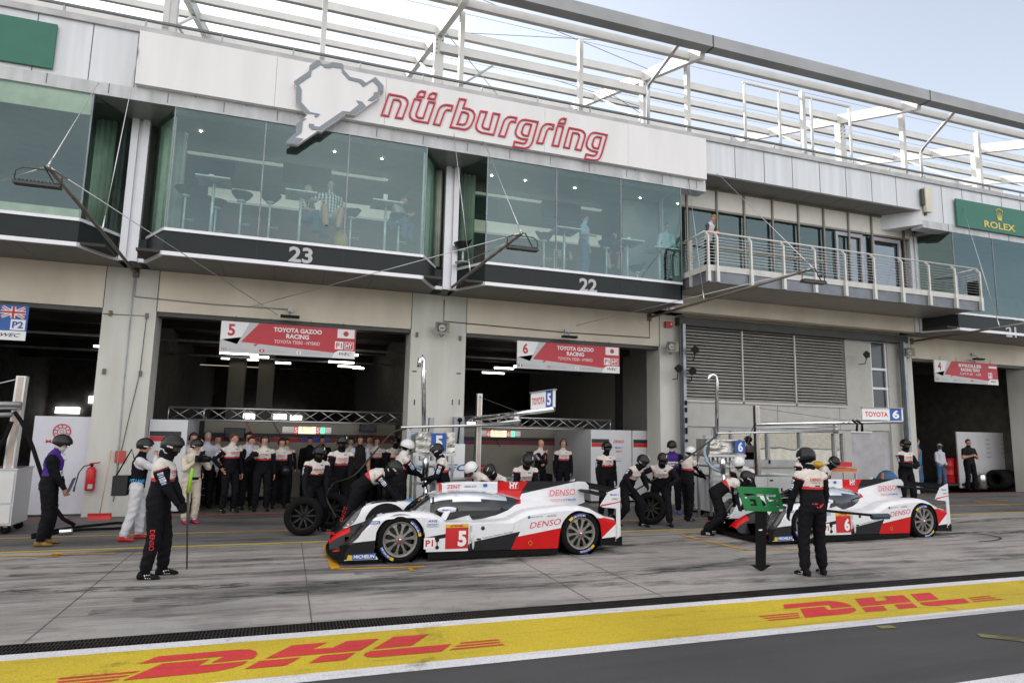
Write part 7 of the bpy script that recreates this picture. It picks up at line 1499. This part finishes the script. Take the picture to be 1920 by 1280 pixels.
m_ = MB(); text_into(m_, 'DENSO', (-.30,-.2,.50), (-.3,0,-1), (1,0,-.3), .055, .26, 0, .02); I['press'](m_, None, Vector((0,-1,0)), .006); m_.build('leg_lettering', [REDS], I['body'])
cc = L2W(I, (.84,0,.72)); m_ = MB(); R_ = [[(cc.x+r_*math.cos(a)*1.3, cc.y+r_*math.sin(a), cc.z+.04-r_*.4+.02*math.sin(a*3+r_*20)) for a in (2*math.pi*i/14 for i in range(14))] for r_ in (.01,.05,.09,.13)]; m_.rings(R_, 0, False); m_.rings([[(p[0],p[1],p[2]-.012) for p in r_] for r_ in R_[::-1]], 0, False); tag(m_.build('cleaning_cloth', M('cloth_blue', (.12,.28,.45), .8)), 'pale blue cloth on the windscreen of the number 5 car', 'cloth')
person((3.95,12.75), -170, 'white helmeted crewman low behind the roof of the number 5 car', CREW, 1.76, lean=40, pel=(0,0,.72), head=(0,10), gear='white', hands=[(.5,.15,.7),(.5,-.15,.7)], group=GC5, knee=[(1,.3,0),(1,-.3,0)], decals=False)
person((4.32,12.95), -150, 'black helmeted crewman low behind the roof of the number 5 car', CREW, 1.74, lean=45, pel=(0,0,.72), head=(0,10), hands=[(.5,.15,.6),(.5,-.15,.6)], group=GC5, decals=False)
person((4.75,12.95), -95, 'crewman leaning down behind the fin of the number 5 car', CREW, 1.80, lean=28, pel=(-.05,0,.80), head=(0,18), hands=[(.35,.16,.78),(.35,-.16,.78)], group=GC5, knee=[(1,.3,0),(1,-.3,0)])
person(gp2(1012,17.3), -60, 'balding crewman with a hand at his chin in the number 6 garage', CREWB, 1.80, head=(-10,4), gear='bald', hair=HAIRB, hands=[(.20,-.08,1.12),(.20,-.02,1.42)], elb=[(-.3,1,-.6),(-.2,-.8,-1)], group=G5)
person(gp2(1055,17.4), -95, 'fair crewman with headset and black gloves in the number 6 garage', dict(CREWB, hand=GLV), 1.80, gear='headset', hair=HAIRBL, group=G5)
# crew behind car 5 / between the cars
GM = 'crew between the two cars'
person((7.35,13.1), -62, 'crewman stooping with an elbow out beside the rear wing of the number 5 car', CREW, 1.80, lean=42, pel=(-.12,0,.84), head=(0,-2), hands=[(.34,.14,.86),(.22,-.34,.86)], elb=[(-.5,.6,.2),(-.2,-1,.4)], feet=[(.18,.16,6),(-.3,-.16,-10)], group=GM)
person((7.5,14.6), -85, 'crewman standing behind the two crouching crewmen beside the white partition', CREW, 1.78, head=(0,6), group=GM, vox=.014)
person((8.25,13.35), -110, 'crewman striding with a straight leg toward the yellow line beside the carried wheel', CREW, 1.80, lean=34, pel=(-.02,0,.84), head=(-10,5), hands=[(.42,.18,.92),(.34,-.34,1.0)], elb=[(-.3,.8,0),(-.3,-.8,0)], feet=[(.42,.12,8),(-.38,-.10,-5)], group=GM)
I = person(fp(1262,962), -120, 'marshal in purple LANE bib and blue shoes beside the steel column', dict(MAR, shoe=SHB), 1.84, lean=3, head=(-10,22), gear='marshal', text=None, patches=False, group=GM)
lane_text(I, 'LANE', TXK, h=.06, w=.2, du=.02)
I = person((9.22,13.7), 12, 'white helmeted fuel man at the foil rig with a blue 6', CREW, 1.72, lean=10, head=(0,10), gear='white', hands=[(.46,.10,1.10),(.48,-.12,1.06)], elb=[(-.3,.6,-1),(-.3,-.6,-1)], group=GM, bulk=1.1, feet=[(.10,.13,8),(-.08,-.12,-4)])
# crew at car 6
GC6 = 'crew working on the number 6 car'
person((8.55,11.6), -28, 'crewman crouched over the red nose of the number 6 car', CREW, 1.78, lean=78, pel=(-.05,0,.84), head=(0,-30), feet=[(-.14,.16,5),(-.30,-.10,0)], hands=[(.42,-.30,.40),(.36,.30,.50)], elb=[(-.2,-.7,.3),(-.2,.7,.3)], group=GC6, back=True)
person((10.05,12.55), -150, 'crewman in black and white helmet leaning at the windscreen of the number 6 car', CREW, 1.80, lean=45, pel=(0,0,.86), head=(0,0), gear='white', hands=[(.5,.15,.8),(.5,-.15,.8)], group=GC6, decals=False)
person((12.05,13.0), -92, 'crewman standing behind the fin of the number 6 car', CREW, 1.80, lean=10, pel=(0,0,.86), head=(0,16), hands=[(.25,.14,.86),(.25,-.14,.86)], group=GC6)
person((12.55,13.05), -60, 'crewman stooping right of the one behind the number 6 fin', CREW, 1.78, lean=38, pel=(0,0,.80), head=(-30,8), hands=[(.3,.14,.7),(.3,-.14,.7)], group=GC6)
person((16.15,13.6), -95, 'crewman with crossed arms behind the rear wing of the number 6 car', CREW, 1.86, head=(0,8), hands=[(.20,.03,1.17),(.24,-.03,1.12)], elb=[(.1,1,-.8),(.1,-1,-.8)], feet=[(.03,.18,12),(.0,-.18,-12)], group=GC6)
I = person((7.58,8.0), 82, 'large crewman seen from behind nearest the camera at right', CREW, 1.84, lean=4, head=(8,12), hands=[(.14,.30,.88),(.16,-.31,.86)], elb=[(-.5,.9,0),(-.5,-.9,0)], feet=[(.0,.16,14),(.05,-.16,-14)], back=True, vox=.009, bulk=1.12, group='people in the pit lane')
m_ = MB(); cc = I['pel']+I['tu']*.02-I['tf']*.14; m_.add([cc+I['tl']*a+I['tu']*b for a, b in ((-.10,.04),(-.03,-.02),(.03,-.02),(.10,.04),(.03,.045),(-.03,.045))], [(0,1,4,5)[::1],(1,2,4),(2,3,4)][:3]); I['press'](m_, None, -I['tf'], .006); m_.build('waist_patch', [SR_], I['body'])
# green arrow lollipop board standing in front of him
c = PZ(1428,1070); T = empty('signal_board', (c.x, c.y, 0), 'green cut-out board on a black arrow shaped post held upright beside the large crewman', 'board')
m_ = MB(); Yp = c.y; q = lambda x, y: (PY(x, y, Yp).x-c.x, 0, PY(x, y, Yp).z)
m_.prism([q(1419,958),q(1438,958),q(1436,1059),q(1446,1059),q(1428,1071),q(1410,1059),q(1420,1059)], (0,.04,0)); m_.build('post', BLACK, T)
cor = [Vector((v[0],-.03,v[2])) for v in (q(1396,957),q(1469,959),q(1457,914),q(1379,911))]
holes = [(.10,.62,.36,.72),(.10,.52,.17,.62),(.20,.40,.36,.50),(.27,.22,.35,.40),(.18,.22,.27,.30),(.40,.62,.60,.72),(.48,.22,.60,.62),(.64,.62,.90,.72),(.66,.42,.92,.50),(.68,.22,.94,.30),(.64,.50,.70,.62)]
us = sorted({0,1}|{h[0] for h in holes}|{h[2] for h in holes}); vs_b = sorted({0,1}|{h[1] for h in holes}|{h[3] for h in holes})
def bm(u, v): return (cor[0]*(1-u)+cor[1]*u)*(1-v)+(cor[3]*(1-u)+cor[2]*u)*v
m_ = MB()
for i in range(len(us)-1):
    for j in range(len(vs_b)-1):
        uc, vc = (us[i]+us[i+1])/2, (vs_b[j]+vs_b[j+1])/2
        if any(h[0] < uc < h[2] and h[1] < vc < h[3] for h in holes): continue
        m_.prism([bm(us[i],vs_b[j]), bm(us[i+1],vs_b[j]), bm(us[i+1],vs_b[j+1]), bm(us[i],vs_b[j+1])], (0,.02,0))
m_.build('board', GREENB, T)
m_ = MB(); a_, b_ = bm(.86,.03), bm(.97,.12); m_.box(a_.x, b_.x, -.034, -.031, a_.z, b_.z); m_.box(-.03,.03,-.01,.0,.6,.62); m_.build('sticker', TXW, T)
h_ = PY(1640,968,8.0); m_ = MB(); m_.tube([L2W(I,(.22,-.30,.90)), h_+Vector((.18,0,0))], .02, 8); m_.tube([h_+Vector((-.05,0,0)), h_+Vector((.28,0,0))], .045, 10, 1); tag(m_.build('signal_pole', [BLACK, M('grip_teal', (.02,.05,.07), .5)]), 'black pole held level by the large crewman seen from behind', 'pole')
# fuel/air hoses through the air
def free_hose(pts, r, label, m=RUB):
    P_ = [Vector(p) for p in pts]; Q = []
    for i in range(len(P_)-1):
        p0, p1, p2, p3 = P_[max(i-1,0)], P_[i], P_[i+1], P_[min(i+2,len(P_)-1)]
        for k in range(6): t = k/6; Q.append(.5*((2*p1)+(p2-p0)*t+(2*p0-5*p1+4*p2-p3)*t*t+(3*p1-p0-3*p2+p3)*t**3))
    Q.append(P_[-1]); m_ = MB(); m_.tube(Q, r, 8); tag(m_.build('air_hose', m), label, 'hose', 'hoses in the air')
HY = M('hose_black_yellow', (.03,.028,.015), .5, var=.3)
free_hose([PY(762,803,13.2),PY(735,812,13.2),PY(700,850,13.3),PY(665,890,13.5),PY(625,905,13.9)], .018, 'black hose hanging from the boom to the crewman left of the number 5 car', HY)
free_hose([PY(1345,815,13.4),PY(1320,835,13.3),PY(1270,870,13.2),PY(1215,905,13.2),PY(1170,930,13.1)], .02, 'black hose from the number 6 rig down to the crouching crewmen', HY)
free_hose([PY(625,905,13.9),PY(612,930,13.6),PY(625,960,13.2),PY(630,970,13.0)], .014, 'thin hose by the knee of the crewman at the number 5 car', HY)
c = PY(642,935,14.6); m_ = MB(); m_.lathe([(0,-.3),(.09,-.3),(.10,-.27),(.10,.18),(.05,.26),(.02,.3),(0,.3)], (c.x,14.6,.45), (0,0,1), 18); tag(m_.build('gas_bottle', RED), 'red gas bottle standing behind the bent crewman at the number 5 car', 'bottle')
# rightmost garage
GR = 'people in the rightmost garage'
person((gp2(1722,17.0)[0],17.0), -60, 'man in blue and orange shirt behind the crewman with crossed arms', O(JEAN, JEAN, M('tee_blue', (.05,.15,.30), .8), MC['rescue_orange'], SKN, SKN, SHO, SKN, SKN, None, .1), 1.84, gear='hair', group=GR, text=None, patches=False, vox=.016, head=(50,0))
I = person((gp2(1765,17.4)[0],17.4), -95, 'woman with long dark hair, grey cap and pale denim jacket', O(JEAN, LBLUE, LWHITE, LWHITE, LWHITE, SKD, SHO, SKD, SKD, None, .2), 1.66, gear='cap', group=GR, text=None, patches=False, vox=.014, hands=[(.2,.1,1.0),(.2,-.1,1.0)], bulk=.9)
m_ = MB(); [m_.ell(I['P'](-.04,sg*.07,-.12), .05, .05, .2, 0, 10, 8) for sg in (1,-1)]; I['child'](m_, 'hair', HAIRK)
I = person((gp2(1820,17.5)[0],17.5), -100, 'man in black T-shirt and sunglasses holding a phone at chest height', dict(O(SK_, NAVY, NAVY, NAVY, SKN, SKN, SHO, SKN, SKN, None, .1), sleeve=1), 1.84, gear='hair', group=GR, text=None, patches=False, vox=.014, hands=[(.20,.09,1.22),(.20,-.09,1.22)], elb=[(0,.5,-1),(0,-.5,-1)])
# boy on the balcony
I = person((PY(1328,450,14.45).x,14.45), -75, 'boy in grey and navy top leaning on the balcony rail', O(SK_, GREYLT, GREYLT, BSLEEVE, SKN, SKN, SHO, SKN, SKN, None, .0), 1.50, lean=16, head=(-8,28), gear='hair', hair=HAIRBL, hands=[(.36,.07,1.12),(.36,-.09,1.14)], elb=[(-.1,1,-.6),(-.1,-1,-.6)], z=6.46, text=None, patches=False, bulk=.85, group='spectators upstairs')
# lounge guests
GL = 'guests in the lounges'
def sit(x, y, Y, face, label, outfit, **k):
    p = PY(x, y, Y); hd = k.pop('hands', [(.30,.14,.98),(.30,-.14,.98)])
    return person((p.x, Y), face, label, outfit, k.pop('h', 1.76), pel=(0,0,.86), feet=[(.40,.14,5,.38),(.36,-.14,-5,.40)], knee=[(1,.25,.5),(1,-.25,.5)], hands=hd, z=FL-.05, group=GL, text=None, patches=False, decals=False, vox=.014, **k)
sit(617,400,15.55,-80,'white haired man in striped shirt and pale shorts on a bar stool', dict(O(SHORTS, PLAID, PLAID, PLAID, SKN, SKN, SHO, SKN, SKN, None, .1), shorts=1, sleeve=1, legs=SHORTS), gear='hair', hair=HAIRG, bulk=1.22, hands=[(.12,.36,.98),(.10,-.38,1.12)], head=(0,12))
sit(574,400,16.0,-30,'grey haired man behind the bar table left of the striped shirt man', O(JEAN, PLAID, PLAID, PLAID, SKN, SKN, SHO, SKN, SKN, None, .1), gear='hair', hair=HAIRG)
I = sit(738,410,15.75,-35,'man in grey T-shirt and jeans bowed over his phone', O(JEAN, GREYT, GREYT, GREYT, SKN, SKN, SHO, SKN, SKN, None, .0), gear='hair', hair=HAIRB, lean=22, head=(0,30), hands=[(.48,.08,1.12),(.46,-.10,1.08)])
p = PY(1095,450,15.9); person((p.x,15.9), -35, 'man in blue shirt and jeans standing at a bar table', O(JEAN, LBLUE, LBLUE, LBLUE, SKN, SKN, SHO, SKN, SKN, None, .0), 1.80, gear='hair', hair=HAIRB, head=(35,0), hands=[(.10,.26,.86),(.25,-.26,1.12)], z=FL, group=GL, text=None, patches=False, decals=False, vox=.014)
p = PY(1254,450,15.75); person((p.x-.05,15.75), -95, 'man in pale blue shirt standing with hands in pockets by the last lounge window', O(SK_, PBLUE, PBLUE, PBLUE, PBLUE, SKN, SHO, SKN, SKN, None, .0), 1.84, gear='hair', hair=HAIRB, head=(0,16), hands=[(.10,.22,.92),(.10,-.22,.92)], elb=[(-.3,1,0),(-.3,-1,0)], z=FL, group=GL, text=None, patches=False, decals=False, vox=.014)
sit(1152,440,16.5,-120,'man in dark shorts seated behind the shell stool', dict(O(SK_, NAVY, NAVY, NAVY, SKN, SKN, SHO, SKN, SKN, None, .0), shorts=1), gear='hair', hair=HAIRB)
sit(1058,470,17.2,-90,'dark haired woman seated low behind a bar table', O(SK_, SK_, SK_, SKN, SKN, SKN, SHO, SKN, SKN, None, .0), gear='hair', hair=HAIRK, h=1.5)
